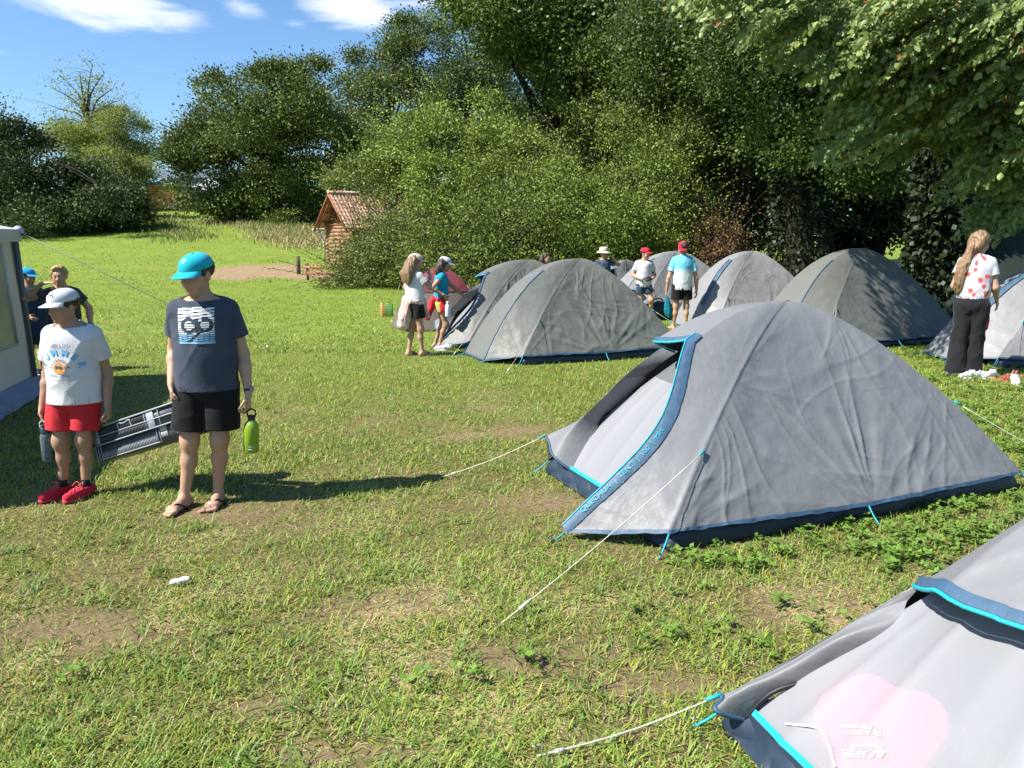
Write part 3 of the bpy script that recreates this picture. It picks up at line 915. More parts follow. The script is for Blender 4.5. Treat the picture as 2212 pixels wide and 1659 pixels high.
    mk('ivy', V, Q, leaf_mat('leaf_ivy', .5, .15), e, False, np.repeat(np.array(ivy[0]) + (np.array(ivy[1]) - np.array(ivy[0])) * R.random((k, 1)), m, 0))
    tag(e, 'near tree whose broad sunlit leaves hang over the right of the camp', 'tree', WD)
    # ---- undergrowth closing the far side of the wood
    R = np.random.default_rng(150)
    bl = []
    for u in range(1180, 2500, 70):
        bl.append(blob(u, 400 + R.uniform(-40, 30), 36 + R.uniform(-2, 4), 90, 95, 2.0)); bl.append(blob(u, 230 + R.uniform(-40, 40), 38, 100, 110, 2.2))
        bl.append(blob(u, 492 + R.uniform(-10, 8), 33 + R.uniform(-3, 3), 80, 42, 1.6))
    for u in range(640, 1250, 60):
        bl.append(blob(u, 440 + R.uniform(-20, 20), 62 + R.uniform(-2, 3), 70, 60, 2.0))
    V, Q, C, _ = crown_mesh(bl, 5200, 18, .5, .32, [(.014, .024, .009), (.045, .07, .02)], R, .3, 150, .3)
    tag(mk('far_woods', V, Q, leaf_mat('leaf_dark'), None, False, C), kind='stuff')
    bl = [(np.array((-34.0 - 6 * i, 46.0 - 3 * i, 5.0)), np.array((5, 5, 4.5)), 1) for i in range(3)]
    # slanting bare branch in the pale bushes
    mb = MB()
    q = bez([at(1270, 440, 23.6), at(1240, 360, 23.6), at(1215, 300, 23.6), at(1165, 245, 23.7)], 12)
    mb.tube(q, np.linspace(.06, .02, 12), 7)
    mb.tube(bez([q[4], at(1285, 330, 23.5), at(1300, 315, 23.4)], 6), np.linspace(.03, .01, 6), 5)
    mb.tube(bez([q[7], at(1195, 330, 23.6), at(1180, 350, 23.6)], 6), np.linspace(.025, .008, 6), 5)
    tag(mb.build('dead_branch', mat_plain('bark', None), None, True), 'bare dark branch slanting out of the pale bushes', 'branch')


build_trees()
# ---------------------------------------------------------------- tents
def mat_fabric(name, col, inside, rough=.5, spec=.32, trans=.06, crease=1.0, cs=7.0):
    """coated tent cloth: outer colour, darker coated inner side, fine fold creases"""
    if name in MATS: return MATS[name]
    m, nt, b, out = newmat(name)
    N, L = nt.nodes.new, nt.links.new
    g = N('ShaderNodeNewGeometry'); tc = N('ShaderNodeTexCoord')
    nz = N('ShaderNodeTexNoise'); nz.inputs['Scale'].default_value = 1.7; nz.inputs['Detail'].default_value = 4
    L(tc.outputs['Object'], nz.inputs['Vector'])
    mr = N('ShaderNodeMapRange'); mr.inputs['To Min'].default_value = .86; mr.inputs['To Max'].default_value = 1.1
    L(nz.outputs['Fac'], mr.inputs['Value'])
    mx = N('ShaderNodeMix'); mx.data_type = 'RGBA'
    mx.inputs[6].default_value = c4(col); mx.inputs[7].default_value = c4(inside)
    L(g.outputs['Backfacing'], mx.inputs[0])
    ml = N('ShaderNodeVectorMath'); ml.operation = 'SCALE'
    L(mx.outputs[2], ml.inputs[0]); L(mr.outputs[0], ml.inputs['Scale'])
    L(ml.outputs[0], b.inputs['Base Color'])
    b.inputs['Roughness'].default_value = rough; b.inputs['Specular IOR Level'].default_value = spec
    b.inputs['Sheen Weight'].default_value = .05
    # storage creases: straight warped folds in two directions plus soft crumpling
    acc = None
    for (rz, ry, sx, sc, wt) in ((.5, .4, .16, 3.2, .55), (-.9, -.5, .13, 4.2, .45), (1.3, .9, .2, 6.5, .25)):
        mp = N('ShaderNodeMapping'); mp.inputs['Rotation'].default_value = (.3, ry, rz); mp.inputs['Scale'].default_value = (1, sx, 1)
        L(tc.outputs['Object'], mp.inputs[0])
        rd = N('ShaderNodeTexNoise'); rd.noise_type = 'RIDGED_MULTIFRACTAL'; rd.inputs['Scale'].default_value = sc; rd.inputs['Detail'].default_value = 3
        rd.inputs['Distortion'].default_value = .35
        L(mp.outputs[0], rd.inputs['Vector'])
        mm = N('ShaderNodeMath'); mm.operation = 'MULTIPLY'; mm.inputs[1].default_value = wt; L(rd.outputs['Fac'], mm.inputs[0])
        if acc is None: acc = mm.outputs[0]
        else:
            aa = N('ShaderNodeMath'); aa.operation = 'ADD'; L(acc, aa.inputs[0]); L(mm.outputs[0], aa.inputs[1]); acc = aa.outputs[0]
    n2 = N('ShaderNodeTexNoise'); n2.inputs['Scale'].default_value = 11; n2.inputs['Detail'].default_value = 4; n2.inputs['Roughness'].default_value = .5
    L(tc.outputs['Object'], n2.inputs['Vector'])
    sm = N('ShaderNodeMath'); sm.operation = 'MULTIPLY_ADD'; sm.inputs[1].default_value = .3
    L(n2.outputs['Fac'], sm.inputs[0]); L(acc, sm.inputs[2])
    bp = N('ShaderNodeBump'); bp.inputs['Strength'].default_value = crease; bp.inputs['Distance'].default_value = .022
    L(sm.outputs[0], bp.inputs['Height']); L(bp.outputs[0], b.inputs['Normal'])
    t = N('ShaderNodeBsdfTranslucent'); L(ml.outputs[0], t.inputs['Color'])
    ms = N('ShaderNodeMixShader'); ms.inputs[0].default_value = trans
    L(b.outputs[0], ms.inputs[1]); L(t.outputs[0], ms.inputs[2]); L(ms.outputs[0], out.inputs['Surface'])
    MATS[name] = m
    return m


def mats_tent():
    global F_FLAP, F_GREY, F_OLIVE, F_PALE, F_NAVY, F_BLUE, F_TURQ, F_WHITE, F_MESH, F_DARK, ROPE, STEEL
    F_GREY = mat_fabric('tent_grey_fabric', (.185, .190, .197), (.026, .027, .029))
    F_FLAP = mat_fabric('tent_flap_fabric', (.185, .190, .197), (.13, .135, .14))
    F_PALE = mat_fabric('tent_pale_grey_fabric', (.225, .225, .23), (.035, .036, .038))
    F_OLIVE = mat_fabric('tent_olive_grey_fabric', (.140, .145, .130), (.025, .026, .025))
    F_NAVY = mat_plain('groundsheet_navy', (.018, .032, .055), .5, .2, 8, .3, 20)
    F_BLUE = mat_plain('binding_blue', (.042, .090, .150), .55, .15, 20, .2, 60)
    F_TURQ = mat_plain('webbing_turquoise', (.015, .33, .40), .5, .1, 20)
    F_DARK = mat_plain('strap_black', (.012, .012, .014), .5, .2, 20)
    F_MESH = mat_plain('inner_mesh_grey', (.16, .17, .18), .8, .1, 20, trans=.3)
    F_WHITE = mat_plain('inner_tent_white', (.80, .81, .84), .65, .03, 5, .35, 9, .25, trans=.25)
    ROPE = mat_plain('guy_rope_cream', (.62, .60, .50), .8, .1, 30)
    STEEL = mat_plain('peg_steel', (.35, .35, .36), .35, .1, 30, metal=1.0)


def rnoise(x, y, seed):
    """ridged noise: thin sharp crests"""
    return 1 - np.abs(2 * vn2(x, y, seed) - 1)


class Tent:
    def __init__(s, name, label, c, ang, fabric, H=1.2, scale=1.0, seed=0, open_door=False, res=1.0, wr=1.0, group='grey dome tents of the camp', band='thin', guys=True, a=1.32, b=.725, porch=.40, hood=.47, flap=None, pe=2.35, gap=.07, ie=1.5):
        s.ie = ie
        s.pe = pe; s.gap = gap
        s.hood = hood; s.flap = flap; s.bowz = 1.0 if open_door else .0
        s.a, s.b, s.H, s.pz = a * scale, b * scale, H, porch * scale
        s.R = np.random.default_rng(seed); s.seed = seed; s.wr = wr; s.res = res
        s.root = empty(name, (c[0], c[1], gz(c[0], c[1])), ang)
        tag(s.root, label, 'tent', group)
        s.fab = fabric
        s.build(open_door, band, guys)

    # -- fly: polar grid about the apex; each column runs from the apex to the hem
    def columns(s):
        a, b, p = s.a, s.b, s.pz
        i = .38 * a / 1.32
        base = [((-a, -b), 1.45, .12), ((-a * .02, -b - .05), 1.45, .105), ((a, -b), 1.45, .12), ((a + .02, 0), 1.45, .09), ((a, b), 1.45, .10), ((0, b + .04), 1.45, .075), ((-a, b), 1.45, .10), ((-a - p, b - i), s.pe, .04), ((-a - p, -b + i), s.pe, .04), ((-a, -b), 1.45, .12)]
        cnt = [int(70 * s.res), int(70 * s.res), int(36 * s.res), int(36 * s.res), int(50 * s.res), int(50 * s.res), int(26 * s.res), int(34 * s.res), int(34 * s.res)]
        s.mark = np.concatenate([[0], np.cumsum(cnt)])   # column numbers of the base corners
        B = []; E = []; Z = []; seg = []; w = []
        for k in range(9):
            t = np.arange(cnt[k]) / cnt[k]
            (p0, e0, z0), (p1, e1, z1) = base[k], base[k + 1]
            B.append(np.array(p0) + (np.array(p1) - np.array(p0)) * t[:, None]); E.append(e0 + (e1 - e0) * t); Z.append(z0 + (z1 - z0) * t); seg += [k] * cnt[k]; w.append(t)
        return np.concatenate(B), np.concatenate(E), np.concatenate(Z), np.array(seg), np.concatenate(w)

    def surf(s, B, E, Z, r):
        """smooth fly without wrinkles: (columns, rows, 3)"""
        z = Z[:, None] + (s.H - Z[:, None]) * (1 - r[None, :] ** E[:, None])
        return np.stack([B[:, None, 0] * r, B[:, None, 1] * r, z], -1)

    def fly_points(s):
        B, E, Z, seg, w = s.columns()
        s.nr = int(96 * s.res)
        r = np.linspace(0.012, 1, s.nr)
        G = s.surf(B, E, Z, r)
        n = len(B)
        # inward sag of the side and back panels between the arched poles
        side = np.isin(seg, (0, 1, 4, 5)); back = np.isin(seg, (2, 3))
        wl = np.where(np.isin(seg, (0, 2, 4)), w * .5, np.where(np.isin(seg, (1, 3, 5)), .5 + w * .5, 0))
        bow = 4 * wl * (1 - wl)
        dirn = np.zeros((n, 2)); dirn[np.isin(seg, (0, 1))] = (0, 1); dirn[np.isin(seg, (4, 5))] = (0, -1); dirn[back] = (-1, 0)
        sag = (.050 * side + .03 * back) * bow
        prof = np.sin(np.pi * np.clip(r, 0, 1) ** 1.1)
        G[:, :, :2] += dirn[:, None] * (sag[:, None] * prof)[..., None]
        # wrinkles along the surface normal
        du = np.roll(G, -1, 0) - np.roll(G, 1, 0); dv = np.gradient(G, axis=1)
        Nn = np.cross(du, dv); Nn /= np.linalg.norm(Nn, axis=2)[..., None] + 1e-9
        if (Nn[..., 2].mean() < 0): Nn = -Nn
        s.Nn = Nn
        h = np.zeros((n, s.nr))
        anchors = [(0, -s.b - .05, .07), (-s.a, -s.b, .1), (s.a, -s.b, .1), (s.a, s.b, .1), (0, s.b + .04, .07), (-s.a, s.b, .1), (-s.a * .55, -s.b * .55, s.H * .66), (s.a * .62, -s.b * .62, s.H * .56)]
        X, Y, Zz = G[..., 0], G[..., 1], G[..., 2]
        for k, A in enumerate(anchors):
            d = np.sqrt((X - A[0]) ** 2 + (Y - A[1]) ** 2 + (Zz - A[2]) ** 2) + 1e-6
            # angle about the anchor, measured in the panel
            ang = np.arctan2(Zz - A[2] + .0, (X - A[0]) * (1 if k != 3 else .3) + (Y - A[1]) * (.25 if k != 3 else 1))
            amp = .014 if k == 0 else (.009 if k < 6 else .005)
            rad = np.exp(-d / (.62 if k == 0 else .42)) * np.minimum(d / .42, 1) ** 1.5
            q = rnoise(ang * 5.5 + 3 * k, d * .35 + k, s.seed + k) ** 2
            h += amp * q * rad * 2.0
        # broad billows and storage folds
        U = np.where(side[:, None], X, Y + .6 * X); Vv = Zz * 1.3 + .5 * np.abs(Y)
        wx = vn2(U * 2.1, Vv * 2.1, s.seed + 40) * .35
        h += .014 * (fbm2(U * 1.6, Vv * 1.2, s.seed + 50, 3) - .5) * prof
        th = (.9, -.6, .25, 1.35, .05, -1.1)
        for k, t in enumerate(th):
            p_ = U * math.cos(t) + Vv * math.sin(t) + wx; q_ = -U * math.sin(t) + Vv * math.cos(t)
            cre = rnoise(p_ * (5 + k * 1.3), q_ * .8, s.seed + 60 + k) ** 7
            h += (.0075 - .0007 * k) * cre * sstep(.42, .62, vn2(U * 1.9 + k * 7, Vv * 1.9, s.seed + 70 + k)) * sstep(.12, .4, r)[None]
        h *= np.where(seg >= 6, .55, 1.0)[:, None]
        h *= s.wr
        # arched poles press out along the four ridges
        for m_ in (s.mark[0], s.mark[2], s.mark[4], s.mark[6]):
            dc = np.abs(np.arange(n) - m_); dc = np.minimum(dc, n - dc)
            Bw = np.linalg.norm(G - G[m_ % n][None], axis=2)
            h = h * (1 - .7 * np.exp(-(Bw / .05) ** 2)) + .004 * np.exp(-(Bw / .02) ** 2)
        h *= sstep(0, .06, r)[None]
        G = G + Nn * h[..., None]
        # scalloped hem
        G[:, -1, 2] += .012 * (vn2(np.arange(n) * .17, np.zeros(n), s.seed + 90) - .5)
        return G, seg, r

    def build(s, open_door, band, guys):
        G, seg, r = s.fly_points()
        n, m = G.shape[:2]
        s.G = G
        F = grid_faces(n, m)
        # close the ring
        j = np.arange(m - 1)
        F2 = np.stack([(n - 1) * m + j, j, j + 1, (n - 1) * m + j + 1], -1)
        F = np.concatenate([F, F2[:, [0, 3, 2, 1]]])
        cseg = np.concatenate([np.repeat(seg[:-1], m - 1), np.repeat(seg[-1:], m - 1)])
        row = np.concatenate([np.tile(j, n - 1), j])
        rD = int(m * s.hood)
        keep = np.ones(len(F), bool)
        if open_door:
            col_i = np.concatenate([np.repeat(np.arange(n - 1), m - 1), np.full(m - 1, n - 1)])
            t_ = np.clip((col_i - s.mark[6]) / (s.mark[8] - s.mark[6]), 0, 1)
            top = rD + (m * .055) * (1 - 4 * (t_ - .5) ** 2) - m * .03
            fr = .5 * np.sin(np.pi * np.clip((row / m - s.hood) / (1 - s.hood), 0, 1)) * s.bowz
            keep = ~((col_i >= s.mark[6]) & (col_i < s.mark[8] + fr * (n - s.mark[8])) & (row >= top))
        top_c = (G[:, 0].mean(0) + np.array((0, 0, .004)))[None]
        V = np.concatenate([G.reshape(-1, 3), top_c])
        k = np.arange(n)
        T = np.stack([np.full(n, n * m), k * m, ((k + 1) % n) * m], -1)
        used = F[keep]
        # make the normals face outwards
        f0 = used[len(used) // 4]; nn = np.cross(V[f0[1]] - V[f0[0]], V[f0[2]] - V[f0[0]])
        if nn @ (V[f0].mean(0) - np.array((0, 0, .2))) < 0: used = used[:, ::-1]; T = T[:, ::-1]
        if np.cross(V[T[0, 1]] - V[T[0, 0]], V[T[0, 2]] - V[T[0, 0]])[2] < 0: T = T[:, ::-1]
        used_v = np.zeros(len(V), bool); used_v[used.ravel()] = True; used_v[T.ravel()] = True
        rm = np.cumsum(used_v) - 1
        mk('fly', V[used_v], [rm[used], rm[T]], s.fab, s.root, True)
        # binding along the hem
        cols_keep = np.arange(n) if not open_door else np.r_[s.mark[8]:n, 0:s.mark[6] + 1]
        hem = G[cols_keep, -1] + np.array((0, 0, -.004))
        up = G[cols_keep, -2] - G[cols_keep, -1]; up /= np.linalg.norm(up, axis=1)[:, None]
        o = s.Nn[cols_keep, -1]
        rib = np.stack([hem - up * .006 + o * .004, hem + up * .018 + o * .005], 1)
        if not open_door: rib = np.concatenate([rib, rib[:1]])
        mk('hem_binding', rib.reshape(-1, 3), grid_faces(len(rib), 2), F_BLUE, s.root, True)
        # groundsheet tub
        a, b = s.a - .03, s.b - .02
        mb = MB()
        ring = []
        q = 40
        per = [(-a, -b), (a, -b), (a, b), (-a, b), (-a, -b)]
        P = np.concatenate([np.array(per[i]) + (np.array(per[i + 1]) - np.array(per[i])) * np.linspace(0, 1, q, endpoint=False)[:, None] for i in range(4)])
        nrm = P / np.linalg.norm(P, axis=1)[:, None]
        wob = .012 * np.sin(np.arange(len(P)) * .9) + .015 * (vn2(np.arange(len(P)) * .35, np.zeros(len(P)), s.seed) - .5)
        rows = []
        for (z, e) in ((-.02, -.01), (.0, .03), (.04, .04), (.085, .02), (.112, -.01)):
            rows.append(np.concatenate([P + nrm * (e + wob)[:, None] * 1.0 if np.ndim(e + wob) else P, np.full((len(P), 1), z)], 1))
        Gt = np.stack(rows, 0)
        L_ = len(P)
        mb.add(Gt.reshape(-1, 3), grid_faces(len(rows), L_, True))
        mb.add(np.concatenate([np.c_[P * .985, np.full(L_, .012)], [[0, 0, .015]]]), np.array([[i, (i + 1) % L_, L_] for i in range(L_)]))
        mb.build('groundsheet', F_NAVY, s.root, True)
        # door band along the near zip line
        c8 = s.mark[8]
        wband = {'thin': .014, 'wide': .075, 'open': .066, 'slim': .03}[band]
        r0 = int(m * (.44 if band in ('open', 'slim') else .40)); r1 = m - 1 if band != 'wide' else int(m * .86)
        rows_ = np.arange(r0, r1 + 1)
        fr = c8 + .5 * np.sin(np.pi * np.clip((rows_ / m - s.hood) / (1 - s.hood), 0, 1)) * s.bowz * (n - 1 - c8)
        ci_ = np.clip(fr.astype(int), 0, n - 2); cf_ = (fr - ci_)[:, None]
        line = G[ci_, rows_] * (1 - cf_) + G[ci_ + 1, rows_] * cf_; lineN = s.Nn[ci_, rows_]
        for _ in range(3): lineN = (np.roll(lineN, 1, 0) + lineN + np.roll(lineN, -1, 0)) / 3 if len(lineN) < 3 else np.concatenate([lineN[:1], (lineN[:-2] + lineN[1:-1] + lineN[2:]) / 3, lineN[-1:]])
        if lineN[:, 0].mean() > 0: lineN = -lineN
        tan = np.gradient(line, axis=0); tan /= np.linalg.norm(tan, axis=1)[:, None]
        sd = np.cross(tan, lineN); sd /= np.linalg.norm(sd, axis=1)[:, None]
        if sd[:, 1].mean() < 0: sd = -sd          # points across the doorway
        tt = np.linspace(0, 1, len(line))
        ww = wband * (.75 + .35 * np.sin(tt * 3.0)) if band != 'thin' else np.full(len(line), wband)
        nw = 5
        rib = np.stack([line + lineN * (.006 + .004 * math.sin(k / (nw - 1) * math.pi)) + sd * (ww * (k / (nw - 1) - (.25 if band not in ('open', 'slim') else .2)))[:, None] + lineN * (.004 * (vn2(tt * 22 + k * 1.3, tt * 3, s.seed) - .3))[:, None] for k in range(nw)], 1)
        bo = mk('door_band', rib.reshape(-1, 3), grid_faces(len(line), nw), F_BLUE if band != 'thin' else F_BLUE, s.root, True)
        s.band_frame = (line, lineN, sd, tan, ww)
        if band != 'thin':
            mbz = MB(); mbz.tube(line + sd * (ww * .82)[:, None] + lineN * .008, .0045, 6)
            mbz.build('zip', F_TURQ if band == 'open' else F_DARK, s.root, True)
        if open_door: s.build_open(G, rD)
        # pegs with loops and guy ropes
        pegs = [(0, 2), (1, 3), (2, 4)] if not open_door else [(0, 2), (1, 3), (2, 4), (8, 2)]
        for ci, _ in pegs + [(4, 0), (6, 0)] + ([] if open_door else [(7, 0), (8, 0)]):
            h = G[s.mark[ci] % n, -1]; d = np.array((h[0], h[1], 0)); d /= np.linalg.norm(d)
            e = np.array((h[0], h[1], .012)) + d * .10
            st = MB(); st.tube(bez([h + np.array((0, 0, -.004)), (h + e) / 2 + np.array((0, 0, -.01)), e], 6), .005, 6); so = st.build('peg_loop', F_TURQ, s.root, True)
            pg = MB(); pg.tube([e + np.array((0, 0, .03)) + d * .012, e + np.array((0, 0, .026)) - d * .012, e - d * .01 + np.array((0, 0, .0)), e - d * .035 + np.array((0, 0, -.09))], .0032, 6); pg.build('peg', STEEL, so, True)
        if guys:
            s.guy(s.mark[0], .74, np.array((-.80, -.78)), 1)
            s.guy(s.mark[2], .70, np.array((.95, -.45)), 1)
            s.guy(s.mark[4], .70, np.array((.9, .5)), 1)

    def guy(s, colm, rr, d, tabs, start=None, end=None):
        G = s.G
        i = int(rr * (G.shape[1] - 1))
        p = np.array(start if start is not None else G[colm % len(G), i] + s.Nn[colm % len(G), i] * .012)
        e = np.array((p[0] + d[0], p[1] + d[1], .01)) if end is None else np.array(end)
        mb = MB(); t = np.linspace(0, 1, 8)[:, None]
        P = p + (e - p) * t; P[:, 2] -= .02 * np.sin(t[:, 0] * np.pi)
        mb.tube(P, .0024, 5)
        k = P[6]; mb.tube([k, k + (P[7] - P[6]) * .35], .007, 6)
        g = mb.build('guy_rope', ROPE, s.root, True)
        tb = MB(); dd = (e - p) / np.linalg.norm(e - p)
        tb.tube([p - dd * .01, p + dd * .045], [.008, .006], 6); tb.build('guy_tab', F_TURQ, g, True)
        pg = MB(); f = (e - p); f[2] = 0; f /= np.linalg.norm(f)
        pg.tube([e + np.array((0, 0, .035)) + f * .015, e + np.array((0, 0, .03)) - f * .01, e - f * .03 + np.array((0, 0, -.08))], .0032, 6); pg.build('peg', STEEL, g, True)

    def build_open(s, G, rD):
        a, b, H = s.a, s.b, s.H
        n, m = G.shape[:2]
        # inner tent front: dark mesh above, white panel below
        ai, bi, Hi = a - .05, b - .07, H - s.gap
        W_ = np.linspace(-1, 1, 70); rr = np.linspace(.10, 1, 70)
        x = -ai * rr[None, :] + 0 * W_[:, None]
        y = bi * W_[:, None] * rr[None, :]
        z = .115 + (Hi - .115) * (1 - rr[None, :] ** (1.5 + (s.ie - 1.5) * np.clip(1.25 - np.abs(W_[:, None]) * 1.5, 0, 1)))
        bow = (1 - W_[:, None] ** 2) * np.sin(np.pi * rr[None, :])
        x = x - .03 * bow
        fold = rnoise(W_[:, None] * 3.5 + .8 * rr[None, :], rr[None, :] * 1.3, s.seed + 5) ** 3 * .012 + .01 * fbm2(W_[:, None] * 3, rr[None, :] * 4, s.seed, 3)
        x = x - fold * sstep(0, .2, 1 - np.abs(W_))[:, None]; z = z + fold * .6
        Gi = np.stack([x, y, z], -1)
        k = 36
        mk('inner_mesh', Gi[:, :k + 1].reshape(-1, 3), grid_faces(70, k + 1), F_MESH, s.root, True)
        s.white = Gi[:, k:]
        mk('inner_tent', s.white.reshape(-1, 3), grid_faces(70, 70 - k), F_INNER, s.root, True)
        # sides of the inner tent so that it is a closed room
        for sg in (-1, 1):
            xs = np.linspace(-1, 1, 24); q = np.linspace(.1, 1, 20)
            Gs = np.stack([ai * xs[:, None] * q, sg * bi * q + 0 * xs[:, None], .10 + (Hi - .1) * (1 - q ** 1.5) + 0 * xs[:, None]], -1)
            mk('inner_wall', Gs.reshape(-1, 3), grid_faces(24, 20), F_MESH, s.root, True)
        mb = MB()
        edge = Gi[:, -1] + np.array((-.012, 0, .0))
        mb.sheet(np.stack([edge + np.array((.004, 0, .016)), edge + np.array((-.006, 0, -.004))], 1))
        mb.build('inner_trim', F_TURQ, s.root, True)
        mb = MB()
        fl = np.stack([edge + np.array((-.008, 0, -.004)), edge + np.array((-.02, 0, -.06)), edge + np.array((-.05, 0, -.092))], 1)
        fl[..., 1] *= 1.06
        mb.sheet(fl); mb.build('groundsheet_lip', F_NAVY, s.root, True)
        # zip along the top of the opening
        cc = np.arange(s.mark[6], s.mark[8] + 1)
        t_ = (cc - s.mark[6]) / (s.mark[8] - s.mark[6])
        top = (rD + (m * .055) * (1 - 4 * (t_ - .5) ** 2) - m * .03)
        ti = np.clip(np.ceil(top).astype(int), 0, m - 1)
        P = G[cc % n, ti] + s.Nn[cc % n, ti] * .004
        P = np.stack([np.convolve(np.pad(P[:, i], 4, 'edge'), np.ones(9) / 9, 'valid') for i in range(3)], -1)
        upv = np.array((.05, 0, .055))
        rib = np.stack([P + np.array((-.012, 0, .000)), P + np.array((-.002, 0, .013)), P + np.array((.012, 0, .024))], 1)
        mk('hood_binding', rib.reshape(-1, 3), grid_faces(len(P), 3), F_BLUE, s.root, True)
        zb = MB(); zb.tube(P + np.array((-.016, 0, -.006)), .0065, 8); zb.build('hood_zip', F_TURQ, s.root, True)
        # unzipped door cloth hanging from the far pole
        c6 = s.mark[6]
        fa, fb = s.flap if s.flap else FLAP_WIDE
        Rg = G[c6, int(m * (s.hood - .05)):, :]
        Rg = np.stack([np.interp(np.linspace(0, 1, 60), np.linspace(0, 1, len(Rg)), Rg[:, i]) for i in range(3)], -1)
        A = bez(fa, 60); Bc = bez(fb, 60)
        wv = np.linspace(0, 1, 40); tcol = np.linspace(0, 1, 60)
        k1 = sstep(0, .3, wv)[None, :, None]; k2 = np.clip((wv - .3) / .7, 0, 1)[None, :, None]
        Fp = Rg[:, None] * (1 - k1) + k1 * (A[:, None] * (1 - k2) + Bc[:, None] * k2)
        bulge = np.sin(np.pi * np.clip((wv - .25) / .75, 0, 1))[None, :] * (.025 + .05 * tcol[:, None])
        Fp[..., 0] -= bulge * .9; Fp[..., 2] += bulge * .1; Fp[..., 1] -= bulge * .2
        fold = np.sin(wv[None, :] * 11 + 1.6 * np.sin(tcol[:, None] * 3)) * .014 * sstep(0, .4, tcol)[:, None] * sstep(.1, .4, wv)[None] + .012 * (fbm2(wv[None, :] * 4 + 0 * tcol[:, None], tcol[:, None] * 6, s.seed + 9, 3) - .5)
        Fp[..., 0] -= fold; Fp[..., 2] += fold * .5
        F = grid_faces(60, 40)
        V = Fp.reshape(-1, 3)
        nn = np.cross(V[F[600, 1]] - V[F[600, 0]], V[F[600, 2]] - V[F[600, 0]])
        if nn @ np.array((-.3, -.8, .5)) < 0: F = F[:, ::-1]
        d = mk('door_flap', V, F, F_FLAP, s.root, True)
        hem = Fp[-1, 12:]; mb = MB(); mb.tube(hem, .009, 6)
        mb.build('hem_binding', F_BLUE, d, True)
        mb = MB(); mb.tube(bez([Bc[18], Bc[30], Bc[45], Bc[59]], 20), .008, 6); mb.build('zip', F_DARK, d, True)
        s.flap_tip = Fp[-1, 12]


def mat_inner():
    """thin white inner tent cloth, a little see-through"""
    m, nt, b, out = newmat('inner_tent_cloth')
    N, L = nt.nodes.new, nt.links.new
    tc = N('ShaderNodeTexCoord')
    b.inputs['Base Color'].default_value = (.42, .43, .455, 1); b.inputs['Roughness'].default_value = .5; b.inputs['Specular IOR Level'].default_value = .45
    mp = N('ShaderNodeMapping'); mp.inputs['Scale'].default_value = (1, 1, 1)
    nz = N('ShaderNodeTexNoise'); nz.inputs['Scale'].default_value = 5; nz.inputs['Detail'].default_value = 4
    L(tc.outputs['Object'], nz.inputs['Vector'])
    bp = N('ShaderNodeBump'); bp.inputs['Strength'].default_value = .3; bp.inputs['Distance'].default_value = .03
    L(nz.outputs['Fac'], bp.inputs['Height']); L(bp.outputs[0], b.inputs['Normal'])
    t = N('ShaderNodeBsdfTranslucent'); t.inputs['Color'].default_value = (.6, .61, .64, 1)
    ms = N('ShaderNodeMixShader'); ms.inputs[0].default_value = .28
    L(b.outputs[0], ms.inputs[1]); L(t.outputs[0], ms.inputs[2])
    tr = N('ShaderNodeBsdfTransparent'); tr.inputs['Color'].default_value = (1, 1, 1, 1)
    m2 = N('ShaderNodeMixShader'); m2.inputs[0].default_value = .27
    L(ms.outputs[0], m2.inputs[1]); L(tr.outputs[0], m2.inputs[2]); L(m2.outputs[0], out.inputs['Surface'])
    return m


mats_tent()
F_INNER = mat_inner()
A1 = math.atan2(.38, .925)


